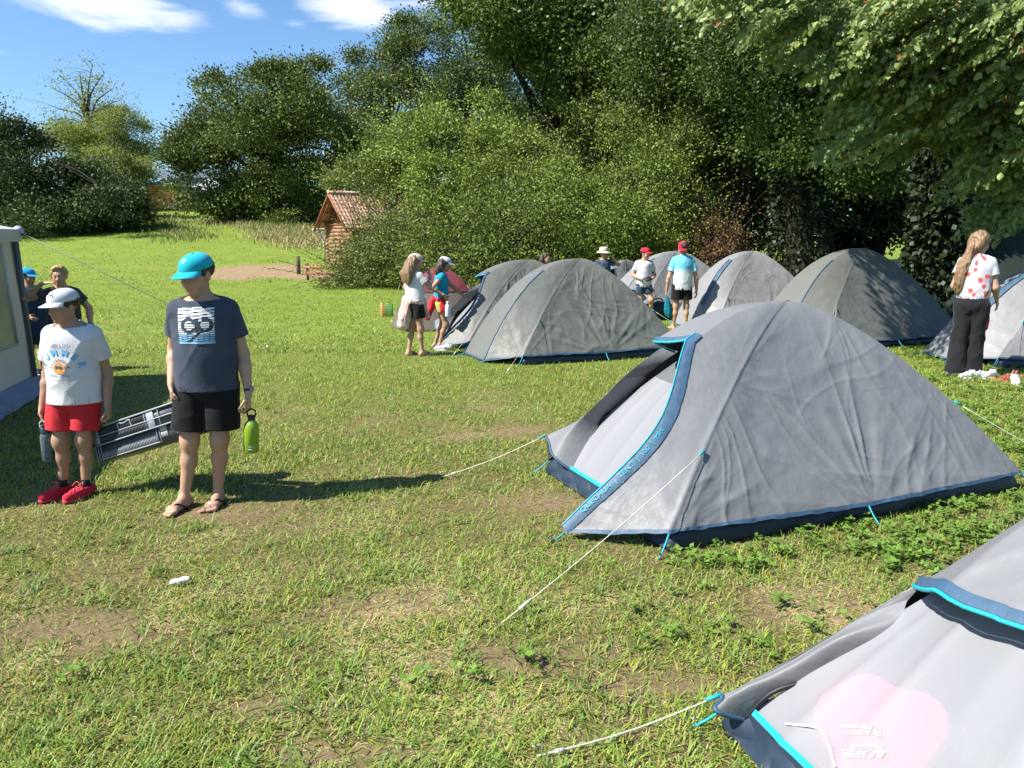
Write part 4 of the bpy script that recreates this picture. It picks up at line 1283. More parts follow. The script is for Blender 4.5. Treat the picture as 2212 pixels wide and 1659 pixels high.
def build_tents():
    def cen(c1, ang, a=1.32, b=.725, sc=1.0):
        u = np.array((math.cos(ang), math.sin(ang))); p = np.array((-u[1], u[0]))
        return np.array(c1) + u * a * sc + p * b * sc
    # the big near tent with its door open
    t1 = Tent('dome_tent', 'large grey tent in the middle foreground with its door flap open', cen((.80, 3.70), A1), A1, F_GREY, 1.2, 1.0, 3, True, 1.75, 1.0, band='open', guys=False)
    t1.guy(t1.mark[0], .77, None, 1, None, (-2.42, -1.11, .01))
    t1.guy(t1.mark[2], .70, np.array((.95, -.5)), 1)
    t1.guy(0, 0, None, 1, t1.flap_tip + np.array((-.01, 0, 0)), (-2.02, .92, .01))
    # wording woven into the blue door band
    line, ln, sd, tan, ww = t1.band_frame
    V, F = text_mesh('QUECHUA  |  TENT  |  100  |  MH', .036, 'LEFT')
    seglen = np.concatenate([[0], np.cumsum(np.linalg.norm(np.diff(line, axis=0), axis=1))])
    tot = seglen[-1]
    sx = (tot * .44) / V[:, 0].max()
    s_pos = tot - .13 - V[:, 0] * sx
    P = np.stack([np.interp(s_pos, seglen, line[:, i]) for i in range(3)], -1); Nl = np.stack([np.interp(s_pos, seglen, ln[:, i]) for i in range(3)], -1); Sd = np.stack([np.interp(s_pos, seglen, sd[:, i]) for i in range(3)], -1)
    V2 = P + Nl * .0165 + Sd * (V[:, 1] * 1.05 + .012)[:, None]
    mk('lettering', V2, F, F_TURQ, t1.root, False)
    # tent cut by the lower right corner of the picture
    t2 = Tent('dome_tent', 'nearest grey tent, its open door showing a white inner panel with a pink patch', cen((1.148, .871), math.radians(18)), math.radians(18), F_GREY, 1.1, 1.0, 5, True, 1.75, 1.0, band='open', guys=False, hood=.67, flap=FLAP_ROLL, pe=2.6, gap=.03, porch=.12, ie=2.2)
    t2.guy(0, 0, None, 1, t2.flap_tip + np.array((-.01, 0, 0)), (-1.95, .80, .01))
    t2.guy(t2.mark[4], .70, np.array((.9, .5)), 1)
    build_banner(t2)
    Tent('dome_tent', 'dark grey closed tent whose long side faces the camera, front of the middle pair', cen((.14, 9.53), A1, 1.18), A1, F_OLIVE, 1.3, .98, 7, res=1.0, wr=1.3, a=1.2)
    Tent('dome_tent', 'grey tent the girl in the white cap reaches into, rear of the middle pair', cen((-.66, 10.75), A1), A1, F_OLIVE, 1.24, .95, 9, True, res=.9, wr=1.6, band='slim')
    Tent('dome_tent', 'pale grey tent with a wide blue door band left of the olive tent', (4.35, 14.0), A1 - .1, F_PALE, 1.34, 1.0, 11, res=.9, wr=1.2, band='wide', a=1.15, porch=.22)
    Tent('dome_tent', 'olive grey tent in front of the ivy clad trunk', (5.40, 12.0), A1, F_OLIVE, 1.42, 1.05, 13, res=1.0, wr=1.1)
    Tent('dome_tent', 'pale tent at the right edge beside the girl in black trousers', cen((6.0, 9.38), -.06), -.06, F_PALE, 1.30, 1.0, 15, res=.9, band='wide')
    Tent('dome_tent', 'grey tent directly behind the two boys in red caps', (3.55, 16.6), A1, F_PALE, 1.28, 1.0, 17, res=.7)
    Tent('dome_tent', 'small dark grey tent with a white doorway behind the boy in the plain red cap', (2.55, 17.3), A1 + .5, F_GREY, 1.08, .85, 19, True, res=.6, band='slim')


def build_banner(t2):
    """pink cloth inside the nearest tent, showing through the white panel, with its upside-down white print"""
    W = t2.white
    M = np.array(Matrix.Translation(t2.root.location) @ Matrix.Rotation(t2.root.rotation_euler[2], 4, 'Z'))
    Ww = W.reshape(-1, 3) @ M[:3, :3].T + M[:3, 3]
    bvh = BVHTree.FromPolygons([tuple(v) for v in Ww], [tuple(f) for f in grid_faces(*W.shape[:2])])
    def onto(u, v, off):
        o = Vector((0, 0, CAM_H)); d = Vector(ray(u, v)).normalized()
        h, nn, _, _ = bvh.ray_cast(o, d)
        if h is None: return None
        if nn.dot(d) > 0: nn = -nn
        return np.array(h + nn * off)
    a = np.linspace(0, 2 * np.pi, 40, endpoint=False)
    c = onto(1850, 1575, 0); ex = unit(onto(1950, 1575, 0) - c); ey = unit(onto(1850, 1500, 0) - c); nn = unit(np.cross(ex, ey))
    k = np.linalg.norm(onto(1950, 1575, 0) - c) / 100; k2 = np.linalg.norm(onto(1850, 1500, 0) - c) / 75
    if nn @ (np.array((0, 0, CAM_H)) - c) < 0: nn = -nn
    rows = []
    for r in np.linspace(0, 1, 14):
        lob = 1 + .14 * np.sin(3 * a + .6) + .08 * np.sin(5 * a)
        rows.append(c + ex * 10 * k + ex * (r * 135 * k * lob * np.cos(a))[:, None] + ey * (r * 150 * k2 * lob * np.sin(a))[:, None] - nn * (.035 + .02 * r * r))
    G = np.array(rows); B = G - nn * .02
    mb = MB(); mb.add(G.reshape(-1, 3), grid_faces(14, 40, True)); mb.add(B.reshape(-1, 3), grid_faces(14, 40, True)[:, ::-1])
    mb.add(np.concatenate([G[-1], B[-1]]), grid_faces(2, 40, True))
    o = mb.build('banner', mat_plain('banner_pink', (.80, .13, .24), .8, .08, 4), None, True)
    tag(o, 'pink cloth with white lettering seen through the white tent panel', 'banner')
    white = mat_plain('lettering_white', (.80, .80, .80), .7, .02)
    def put(name, V, F, u0, v0, sx, sy):
        P = [onto(u0 - x * sx, v0 + y * sy, .004) for x, y in V[:, :2]]
        mk(name, np.array(P), F, white, o, False)
    put('lettering', *text_mesh('B', 26, 'LEFT'), 1906, 1573, 1, 1)
    put('lettering', *text_mesh('A', 34, 'LEFT'), 1888, 1566, 1, 1)
    put('lettering', *text_mesh('TIMENT', 12, 'LEFT'), 1874, 1580, 1, 1)
    put('lettering', *text_mesh('ARTISANAL', 11, 'LEFT'), 1876, 1567, 1, 1)
    put('lettering', *text_mesh('CAPEB', 24, 'LEFT'), 1893, 1621, 1, 1)
    bar = np.array([(0, 0), (61, 0), (61, 4), (0, 4)], float)
    put('underline', bar, np.array([[0, 1, 2, 3]]), 1900, 1611, 1, 1); put('underline', bar * (.8, .45), np.array([[0, 1, 2, 3]]), 1890, 1617, 1, 1)
    em = np.array([(0, 0), (10, 12), (22, 10), (16, 4), (26, 0), (20, -12), (4, -14), (9, -6)], float)
    put('emblem', em, np.array([(0, 1, 3), (1, 2, 3), (0, 3, 7), (3, 4, 5), (3, 5, 7), (5, 6, 7)]), 1899 + 17, 1626, 1, 1)
    pts = [onto(u, v, .006) for u, v in ((1700, 1566), (1732, 1568), (1764, 1573), (1784, 1588), (1796, 1615), (1804, 1645), (1807, 1658))]
    L = np.array([p for p in pts if p is not None]); Mi = np.linalg.inv(M)
    mb = MB(); mb.tube(bez(L @ Mi[:3, :3].T + Mi[:3, 3], 30), .0035, 6); mb.build('door_piping', white, t2.root, True)


FLAP_WIDE = ([(-.62, .40, .905), (-.93, .42, .715), (-1.07, .46, .56), (-1.16, .52, .44), (-1.33, .725, .28)],
             [(-.622, .40, .818), (-.79, .45, .64), (-.942, .50, .481), (-1.054, .50, .40), (-1.264, .40, .082)])
FLAP_ROLL = ([(-.88, .48, .515), (-1.02, .56, .42), (-1.17, .65, .27), (-1.28, .71, .18), (-1.335, .73, .145)],
             [(-.905, .44, .44), (-.98, .47, .40), (-1.07, .55, .27), (-1.22, .62, .20), (-1.30, .66, .09)])
build_tents()
# ---------------------------------------------------------------- people: smooth distance fields turned into one skin each
class SDF:
    def __init__(s):
        s.pr = []

    def cone(s, a, b, ra, rb, k=.02, sub=False, flat=None):
        s.pr.append(('c', np.array(a, float), np.array(b, float), ra, rb, k, sub, flat)); return s

    def ell(s, c, r, k=.02, R=None, sub=False):
        s.pr.append(('e', np.array(c, float), np.array(r, float), None if R is None else np.array(R, float), None, k, sub, None)); return s

    def bounds(s):
        lo = np.full(3, 1e9); hi = -lo
        for p in s.pr:
            if p[6]: continue
            if p[0] == 'c':
                r = max(p[3], p[4]); lo = np.minimum(lo, np.minimum(p[1], p[2]) - r); hi = np.maximum(hi, np.maximum(p[1], p[2]) + r)
            else:
                r = p[2].max(); lo = np.minimum(lo, p[1] - r); hi = np.maximum(hi, p[1] + r)
        return lo, hi

    def field(s, h, pad=.03, box=None):
        if box is None:
            lo, hi = s.bounds(); lo = lo - pad; hi = hi + pad
        else: lo, hi = box
        n = np.ceil((hi - lo) / h).astype(int) + 1
        ax = [lo[i] + h * np.arange(n[i]) for i in range(3)]
        F = np.full(n, .25, np.float32)
        for p in s.pr:
            kind, a, b, c, d, k, sub, flat = p
            if kind == 'c':
                r = max(c, d); l_ = np.minimum(a, b) - r; h_ = np.maximum(a, b) + r
            else:
                r = b.max(); l_ = a - r; h_ = a + r
            m = k + .035
            i0 = np.clip(((l_ - m - lo) / h).astype(int), 0, n - 1); i1 = np.clip(((h_ + m - lo) / h).astype(int) + 2, 1, n)
            X = ax[0][i0[0]:i1[0], None, None]; Y = ax[1][None, i0[1]:i1[1], None]; Z = ax[2][None, None, i0[2]:i1[2]]
            if kind == 'c':
                ab = b - a; L2 = ab @ ab + 1e-12
                px, py, pz = X - a[0], Y - a[1], Z - a[2]
                t = np.clip((px * ab[0] + py * ab[1] + pz * ab[2]) / L2, 0, 1)
                qx, qy, qz = px - t * ab[0], py - t * ab[1], pz - t * ab[2]
                if flat is not None: qy = qy / flat
                D = np.sqrt(qx * qx + qy * qy + qz * qz) - (c + (d - c) * t)
            else:
                px, py, pz = X - a[0], Y - a[1], Z - a[2]
                if c is not None:
                    px, py, pz = (px * c[0, 0] + py * c[1, 0] + pz * c[2, 0], px * c[0, 1] + py * c[1, 1] + pz * c[2, 1], px * c[0, 2] + py * c[1, 2] + pz * c[2, 2])
                k0 = np.sqrt((px / b[0]) ** 2 + (py / b[1]) ** 2 + (pz / b[2]) ** 2)
                k1 = np.sqrt((px / b[0] ** 2) ** 2 + (py / b[1] ** 2) ** 2 + (pz / b[2] ** 2) ** 2) + 1e-9
                D = k0 * (k0 - 1) / k1
            S = F[i0[0]:i1[0], i0[1]:i1[1], i0[2]:i1[2]]
            D = np.broadcast_to(D, S.shape)
            if sub:
                hh = np.clip(.5 - .5 * (S + D) / k, 0, 1)
                F[i0[0]:i1[0], i0[1]:i1[1], i0[2]:i1[2]] = S * (1 - hh) - D * hh + k * hh * (1 - hh)
            else:
                hh = np.clip(.5 + .5 * (S - D) / k, 0, 1)
                F[i0[0]:i1[0], i0[1]:i1[1], i0[2]:i1[2]] = S * (1 - hh) + D * hh - k * hh * (1 - hh)
        s.ax = ax
        return F, lo, ax


def surface_net(F, lo, h):
    n = np.array(F.shape)
    S = F < 0
    c = S[:-1, :-1, :-1].astype(np.int8)
    tot = np.zeros(n - 1, np.int8)
    for i in (0, 1):
        for j in (0, 1):
            for k in (0, 1):
                tot += S[i:n[0] - 1 + i, j:n[1] - 1 + j, k:n[2] - 1 + k]
    act = (tot > 0) & (tot < 8)
    I = np.argwhere(act)
    idx = np.full(n - 1, -1, np.int64); idx[act] = np.arange(len(I))
    acc = np.zeros((len(I), 3)); cnt = np.zeros(len(I))
    cor = [(i, j, k) for i in (0, 1) for j in (0, 1) for k in (0, 1)]
    val = {q: F[I[:, 0] + q[0], I[:, 1] + q[1], I[:, 2] + q[2]] for q in cor}
    for q in cor:
        for a in range(3):
            if q[a]: continue
            q2 = list(q); q2[a] = 1; q2 = tuple(q2)
            v0, v1 = val[q], val[q2]
            m = (v0 < 0) != (v1 < 0)
            t = np.where(m, v0 / np.where(m, v0 - v1, 1), 0)
            p = np.zeros((len(I), 3)); p += q; p[:, a] = t
            acc += p * m[:, None]; cnt += m
    V = (I + acc / cnt[:, None]) * h + lo
    Q = []
    for a in range(3):
        b, c2 = (a + 1) % 3, (a + 2) % 3
        s0 = [slice(None)] * 3; s1 = [slice(None)] * 3
        s0[a] = slice(0, n[a] - 1); s1[a] = slice(1, n[a])
        for d in (b, c2):
            s0[d] = slice(1, n[d] - 1); s1[d] = slice(1, n[d] - 1)
        A, B = S[tuple(s0)], S[tuple(s1)]
        for inside_first in (True, False):
            m = (A & ~B) if inside_first else (~A & B)
            E = np.argwhere(m)
            if not len(E): continue
            E[:, b] += 1; E[:, c2] += 1
            def cell(db, dc):
                q = E.copy(); q[:, b] += db; q[:, c2] += dc
                return idx[q[:, 0], q[:, 1], q[:, 2]]
            f = np.stack([cell(-1, -1), cell(0, -1), cell(0, 0), cell(-1, 0)], -1)
            Q.append(f if inside_first else f[:, ::-1])
    Q = np.concatenate(Q)
    Q = Q[(Q >= 0).all(1)]
    # two rounds of light smoothing take away the grid
    for _ in range(2):
        nb = np.zeros_like(V); ct = np.zeros(len(V))
        for i in range(4):
            np.add.at(nb, Q[:, i], V[Q[:, (i + 1) % 4]] + V[Q[:, (i + 3) % 4]]); np.add.at(ct, Q[:, i], 2)
        V = V * .5 + .5 * nb / np.maximum(ct, 1)[:, None]
    return V, Q


def rotz(a):
    c, s = math.cos(a), math.sin(a)
    return np.array([[c, -s, 0], [s, c, 0], [0, 0, 1.0]])


def rotx(a):
    c, s = math.cos(a), math.sin(a)
    return np.array([[1.0, 0, 0], [0, c, -s], [0, s, c]])


def hand(sd, w, d, nrm, thumb, sc, curl=(30, 40, 30), spread=.10, k=.006):
    """palm and five fingers: w wrist, d direction of the hand, nrm out of the palm (fingers curl this way), thumb = side of the thumb"""
    d = unit(d); nrm = unit(np.array(nrm) - d * (np.array(nrm) @ d)); t = unit(thumb - d * (np.array(thumb) @ d)); t = unit(t - nrm * (t @ nrm))
    L = .088 * sc
    for q in (-.6, -.1, .45, .95):
        sd.cone(w + d * .006 + t * q * .012 * sc, w + d * L + t * (q - .15) * .026 * sc, .0135 * sc, .0115 * sc, .012)
    lens = ((.95, .040, .025, .019), (.35, .045, .029, .020), (-.28, .041, .026, .019), (-.88, .032, .020, .016))
    c = [math.radians(x) for x in curl]
    for (q, l0, l1, l2) in lens:
        b = w + d * L * (1.02 if abs(q) < .5 else .95) + t * (q - .1) * .026 * sc
        a = c[0]; dd = unit(d + t * q * spread)
        p = b
        for j, ln in enumerate((l0, l1, l2)):
            v = dd * math.cos(a) + nrm * math.sin(a)
            e = p + v * ln * sc * .92
            sd.cone(p, e, (.0088 - .0010 * j) * sc, (.0082 - .0012 * j) * sc, k)
            p = e
            if j < 2: a += c[j + 1]
    b = w + d * .022 * sc + t * .022 * sc
    v = unit(t * .75 + d * .62 + nrm * .28)
    p1 = b + v * .040 * sc; v2 = unit(t * .2 + d * .85 + nrm * .5); p2 = p1 + v2 * .030 * sc; v3 = unit(d * .8 + nrm * .6 - t * .1); p3 = p2 + v3 * .024 * sc
    sd.cone(b, p1, .0135 * sc, .0105 * sc, .012); sd.cone(p1, p2, .0098 * sc, .0088 * sc, k); sd.cone(p2, p3, .0088 * sc, .007 * sc, k)


def head(sd, c, R, s, hairless=True):
    """head about its centre c (mid height), R its rotation, s = head height / 0.22"""
    g = lambda x, y, z: c + R @ (np.array((x, y, z)) * s)
    E = lambda p, r, k=.02, sub=False: sd.ell(g(*p), np.array(r) * s, k * s, R, sub)
    K = lambda p, q, a, b, k=.012: sd.cone(g(*p), g(*q), a * s, b * s, k * s)
    E((0, .012, .034), (.071, .089, .077)); E((0, -.022, -.03), (.056, .064, .074), .03)
    E((0, -.058, -.088), (.024, .022, .018), .03); E((.034, -.052, -.034), (.026, .024, .028), .02); E((-.034, -.052, -.034), (.026, .024, .028), .02)
    K((-.03, -.078, .020), (.03, -.078, .020), .011, .011, .02)
    E((.030, -.096, .004), (.015, .013, .010), .012, True); E((-.030, -.096, .004), (.015, .013, .010), .012, True)
    E((.030, -.072, .003), (.0125, .0125, .0115), .004); E((-.030, -.072, .003), (.0125, .0125, .0115), .004)
    K((0, -.084, .006), (0, -.099, -.030), .0075, .0115, .012); E((.011, -.090, -.034), (.009, .009, .007), .006); E((-.011, -.090, -.034), (.009, .009, .007), .006)
    E((0, -.083, -.0575), (.021, .010, .0055), .006); E((0, -.081, -.068), (.018, .010, .0065), .006)
    for q in (1, -1):
        E((.072 * q, .006, -.006), (.010, .018, .029), .008); E((.080 * q, .002, -.004), (.006, .010, .017), .004, True)


SKIN_MATS = {}


def skin_mesh(name, sd, h, parent, mat, paint=None):
    F, lo, ax = sd.field(h)
    V, Q = surface_net(F, lo, h)
    col = paint(V) if paint else np.ones((len(V), 3))
    return mk(name, V, Q, mat, parent, True, col)


class Person:
    """faces -y (towards the camera) before it is turned; left_x is its arm on the picture's right"""
    def __init__(s, label, H, loc, yaw, pose, skin=(.42, .25, .17), h=.006, look=(0, 0), girth=1.0, hand_curl=None, feet='bare', group='people at the camp'):
        s.H = H; s.h = h; s.girth = girth
        s.root = empty('person', (loc[0], loc[1], loc[2] if len(loc) > 2 else gz(loc[0], loc[1])), yaw)
        tag(s.root, label, 'person', group)
        s.J = J = {}
        q = pose
        J['hip'] = np.array(q.get('hip', (0, 0, .515 * H)), float)
        lean = np.array(q.get('lean', (0, 0, 0)), float)      # shift of the shoulders against the hips
        J['chest'] = J['hip'] + np.array((0, 0, .235 * H)) + lean * .8
        J['neck'] = J['hip'] + np.array((0, 0, .315 * H)) + lean
        hl = q.get('head_shift', (0, -.012 * H, 0))
        J['head'] = J['neck'] + np.array((0, 0, .095 * H)) + np.array(hl) + lean * .15
        sw = q.get('shoulder', .108) * .84 * H
        tw = rotz(q.get('twist', 0.0))
        for sg, nm in ((-1, 'R'), (1, 'L')):
            J['sh' + nm] = J['neck'] + tw @ np.array((sg * sw, .0, -.040 * H + sg * q.get('tilt', 0)))
            J['hp' + nm] = J['hip'] + np.array((sg * .051 * H, 0, -.02 * H))
            J['kn' + nm] = np.array(q.get('knee' + nm, (sg * .062 * H, -.012 * H, .275 * H)), float)
            J['an' + nm] = np.array(q.get('ankle' + nm, (sg * .066 * H, .015 * H, .045 * H)), float)
            J['el' + nm] = np.array(q['elbow' + nm], float); J['wr' + nm] = np.array(q['wrist' + nm], float)
            J['ft' + nm] = unit(q.get('foot' + nm, (sg * .18, -1, 0)))
        s.pose = q
        s.HR = rotz(look[0]) @ rotx(look[1])
        s.hs = .153 * H / .22
        s.skin = skin
        s.feet = feet
        s.body()

    def body(s):
        H, J, g = s.H, s.J, s.girth
        sd = SDF()
        hp, ch, nk = J['hip'], J['chest'], J['neck']
        sd.ell(hp + np.array((0, .004, .0)), (.092 * H * g, .070 * H * g, .075 * H), .03)
        sd.ell((hp + ch) / 2 + np.array((0, -.004 * g, -.01)), (.085 * H * g, .064 * H * g, .12 * H), .05)
        sd.ell(ch + np.array((0, .004, -.01)), (.094 * H * g ** .6, .066 * H * g ** .6, .10 * H), .04)
        sd.cone(J['shL'] + np.array((-.02 * H, 0, -.01 * H)), J['shR'] + np.array((.02 * H, 0, -.01 * H)), .034 * H, .034 * H, .04)
        for nm in 'LR': sd.cone(nk + np.array((0, .006 * H, -.005 * H)), J['sh' + nm] + np.array((0, 0, .004 * H)), .030 * H, .028 * H, .04)
        sd.cone(nk + np.array((0, .008 * H, -.02 * H)), J['head'] + s.HR @ np.array((0, .012, -.055)) * s.hs, .034 * H, .030 * H, .03)
        for nm in 'LR':
            a, b, c = J['sh' + nm], J['el' + nm], J['wr' + nm]
            sd.cone(a, b, .0305 * H * g ** .5, .0235 * H * g ** .5, .03)
            m = b + (c - b) * .28
            sd.cone(b, m, .0225 * H * g ** .5, .0235 * H * g ** .5, .02); sd.cone(m, c, .0235 * H * g ** .5, .0155 * H, .02)
            hpd = s.pose.get('hand' + nm, {})
            d = np.array(hpd.get('dir', unit(c - b)), float)
            sg = 1 if nm == 'L' else -1
            hand(sd, c, d, hpd.get('palm', (-sg, 0, 0)), np.array(hpd.get('thumb', (0, -1, 0)), float), H / 1.62, hpd.get('curl', (22, 30, 22)))
            a, b, c = J['hp' + nm], J['kn' + nm], J['an' + nm]
            sd.cone(a, b, .050 * H * g, .0295 * H * g ** .5, .03)
            sd.ell(b + np.array((0, -.008 * H, .0)), (.0265 * H, .0265 * H, .034 * H), .04)
            ax = unit(c - b); back = unit(np.array(-J['ft' + nm]))
            m = b + (c - b) * .36
            sd.cone(b, m + back * .007 * H, .0275 * H * g ** .5, .0280 * H * g ** .5, .04); sd.cone(m + back * .007 * H, c, .0275 * H * g ** .5, .0180 * H, .03)
            f = J['ft' + nm]; side = np.array((-f[1], f[0], 0))
            z0 = c[2] - .041 * H
            if s.feet == 'bare' or s.feet[nm == 'L'] == 'bare' if not isinstance(s.feet, str) else s.feet == 'bare':
                heel = c + np.array((0, 0, -.024 * H)) - f * .022 * H
                ball = np.array((c[0], c[1], z0 + .016 * H)) + f * .075 * H
                sd.cone(c, heel, .019 * H, .017 * H, .02); sd.cone(heel, ball, .0165 * H, .0145 * H, .02)
                sd.cone(c + np.array((0, 0, -.005 * H)) + f * .004 * H, ball, .020 * H, .013 * H, .02)
                sd.cone(heel, ball + side * .014 * H, .015 * H, .0135 * H, .015); sd.cone(heel, ball - side * .014 * H, .015 * H, .0135 * H, .015)
                bigs = -1 if nm == 'L' else 1     # the big toe lies on the inner side
                sdx = side * (1 if (side @ np.array((1, 0, 0))) > 0 else -1) * bigs
                for i, q in enumerate((1.05, .45, .0, -.42, -.82)):
                    b0 = ball + sdx * q * .0215 * H + f * .006 * H; ln = (.036, .036, .033, .028, .022)[i] * H
                    r = (.0088, .0066, .0064, .006, .0056)[i] * H
                    b0[2] = z0 + r + .004; e = b0 + f * ln; e[2] = z0 + r
                    sd.cone(b0, e, r * 1.05, r, .006)
        if s.pose.get('no_head') is None:
            head(sd, J['head'], s.HR, s.hs)
        base = np.array(s.skin)
        hc, HR, hs = J['head'], s.HR, s.hs
        wr = [J['wrL'], J['wrR']]

        def paint(V):
            c = np.repeat(base[None], len(V), 0)
            L = (V - hc) @ HR / hs
            near = (np.linalg.norm(V - hc, axis=1) < .2)
            n = fbm2(V[:, 0] * 22 + V[:, 1] * 13, V[:, 2] * 22, 5, 3)[:, None]
            c = c * (.92 + .16 * n)
            def blend(m, col): 
                nonlocal c
                m = (m * near)[:, None]; c = c * (1 - m) + np.array(col) * m
            lip = np.exp(-((L[:, 0] / .021) ** 4 + ((L[:, 2] + .0625) / .009) ** 4)) * (L[:, 1] < -.07)
            blend(lip * .65, base * np.array((.95, .58, .58)))
            for q in (1, -1):
                ch_ = np.exp(-(((L[:, 0] - q * .04) / .022) ** 2 + ((L[:, 2] + .03) / .022) ** 2)) * (L[:, 1] < -.03)
                blend(ch_ * .3, base * np.array((1.08, .78, .75)))
                eye = np.exp(-(((L[:, 0] - q * .030) / .0125) ** 6 + ((L[:, 2] - .002) / .0058) ** 6)) * (L[:, 1] < -.06)
                blend(eye * .9, (.55, .52, .50))
                iris = np.exp(-(((L[:, 0] - q * .030) / .0062) ** 4 + ((L[:, 2] - .002) / .006) ** 4)) * (L[:, 1] < -.06)
                blend(iris, (.03, .02, .015))
                bw = np.exp(-(((L[:, 0] - q * .032) / .02) ** 4 + ((L[:, 2] - .026 + abs(0) ) / .0055) ** 4)) * (L[:, 1] < -.05)
                blend(bw * .75, np.array(s.pose.get('brow', (.05, .03, .02))))
            return c
        s.sdf = sd
        skin_mesh('body', sd, s.h, s.root, mat_skin(), paint)

    # ------------------------------------------------------------ clothes
    def cloth(s, name, build, mat, planes=(), folds=.004, fscale=(16, 16, 7), hollow=.008, seed=0, h=None, paint=None, limbs=()):
        """build(SDF) adds the volume; planes (point, outward normal) cut it and the cut openings are hollowed; limbs = (build, planes) pairs cut on their own"""
        h = h or s.h
        sds = []
        for bld, pl in [(build, planes)] + list(limbs):
            sd = SDF(); bld(sd); sds.append((sd, pl))
        lo = np.min([q[0].bounds()[0] for q in sds], 0) - .03; hi = np.max([q[0].bounds()[1] for q in sds], 0) + .03
        res = None
        for sd, pl in sds:
            F, lo, ax = sd.field(h, .03, (lo, hi))
            X, Y, Z = np.meshgrid(*ax, indexing='ij')
            if res is None and folds:
                n = vn3(X * fscale[0], Y * fscale[1], Z * fscale[2], seed + 3); n2 = vn3(X * fscale[0] * 2.3, Y * fscale[1] * 2.3, Z * fscale[2] * 2, seed + 8)
                cr = 1 - np.abs(2 * vn3(X * fscale[0] * .8 + Z * 5, Y * fscale[1] * .8, Z * fscale[2] * 1.1 - X * 6, seed + 15) - 1)
                wr = (folds * 2 * (.5 - n) + folds * .9 * (.5 - n2) - folds * 1.1 * cr ** 4).astype(np.float32)
            if folds: F = F + wr
            full = F.copy()
            for (p, nn) in pl:
                nn = unit(nn); D = (X - p[0]) * nn[0] + (Y - p[1]) * nn[1] + (Z - p[2]) * nn[2]
                F = np.maximum(F, D.astype(np.float32))
                if hollow: F = np.maximum(F, -np.maximum(full + hollow, -(D + .03).astype(np.float32)))
            if res is None: res = F
            else:
                k = .012; hh = np.clip(.5 + .5 * (res - F) / k, 0, 1); res = res * (1 - hh) + F * hh - k * hh * (1 - hh)
        V, Q = surface_net(res, lo, h)
        o = mk(name, V, Q, mat, s.root, True, paint(V) if paint else None)
        s.last = (V, Q)
        return o

    def shirt(s, mat, hem=.0, sleeve=.55, loose=1.0, cuff=.012, seed=1, paint=None, name='shirt', neck=.012, folds=.0045, hem_n=(0, 0, -1), flare=1.0, hollow=.008):
        H, J, g = s.H, s.J, s.girth
        hp, ch, nk = J['hip'], J['chest'], J['neck']
        L = .012 * H * loose
        hz = hp[2] + hem * H
        def b(sd):
            sd.ell(ch + np.array((0, .002, -.005)), (.094 * H * g ** .6 + L, .067 * H * g ** .6 + L, .105 * H), .03)
            sd.ell((hp + ch) / 2 + np.array((0, -.004 * g, -.01)), (.086 * H * g + L * 1.2, .066 * H * g + L * 1.3, .14 * H), .06)
            sd.cone(ch + np.array((0, .0, -.03 * H)), hp + np.array((0, .0, -.13 * H)), .088 * H * g + L * .6, (.103 * H * g + L * .9) * flare, .05, flat=.76)
            sd.cone(J['shL'] + np.array((-.018 * H, 0, -.008 * H)), J['shR'] + np.array((.018 * H, 0, -.008 * H)), .037 * H, .037 * H, .04)
            for nm in 'LR': sd.cone(nk + np.array((0, .006 * H, -.004 * H)), J['sh' + nm] + np.array((0, 0, .004 * H)), .034 * H, .033 * H, .04)
            sd.cone(nk + np.array((0, .01 * H, -.04 * H)), nk + np.array((0, .006 * H, .006 * H)), .052 * H, .041 * H, .03)
        def arm(nm):
            def f(sd):
                a, e = J['sh' + nm], J['el' + nm]
                m = a + (e - a) * (sleeve + .12)
                sd.cone(a + np.array((0, 0, .001)), m, .0355 * H * g ** .5, (.032 + cuff * .75) * H * g ** .5, .03)
            return f
        pl = [((hp[0], hp[1], hz), hem_n), (nk + np.array((0, 0, neck * H)), unit(np.array((0, -.30, 1.0))))]
        lm = [(arm(nm), [(J['sh' + nm] + (J['el' + nm] - J['sh' + nm]) * sleeve, J['el' + nm] - J['sh' + nm])]) for nm in 'LR']
        return s.cloth(name, b, mat, pl, folds, (9, 9, 5), hollow, seed, paint=paint, limbs=lm)

    def shorts(s, mat, leg=.55, waist=.03, loose=1.0, seed=2, name='shorts', flare=1.0, folds=.004, paint=None):
        H, J, g = s.H, s.J, s.girth
        hp = J['hip']
        L = .012 * H * loose
        def b(sd):
            sd.ell(hp + np.array((0, .003, -.005)), (.092 * H * g + L, .072 * H * g + L, .085 * H), .03)
            sd.cone(hp + np.array((0, 0, .02 * H)), hp + np.array((0, 0, .06 * H)), .085 * H * g, .082 * H * g, .03, flat=.78)
        def lg(nm):
            def f(sd):
                a, e = J['hp' + nm], J['kn' + nm]
                m = a + (e - a) * (leg + .2)
                sd.cone(a, m, .050 * H * g + L, (.047 * H * g + L * 1.1) * flare, .022)
            return f
        pl = [((hp[0], hp[1], hp[2] + waist * H), (0, 0, 1))]
        lm = [(lg(nm), [(J['hp' + nm] + (J['kn' + nm] - J['hp' + nm]) * leg, J['kn' + nm] - J['hp' + nm])]) for nm in 'LR']
        return s.cloth(name, b, mat, pl, folds, (11, 11, 6), .008, seed, paint=paint, limbs=lm)

    def hx(s, p):
        return s.J['head'] + s.HR @ (np.array(p, float) * s.hs)

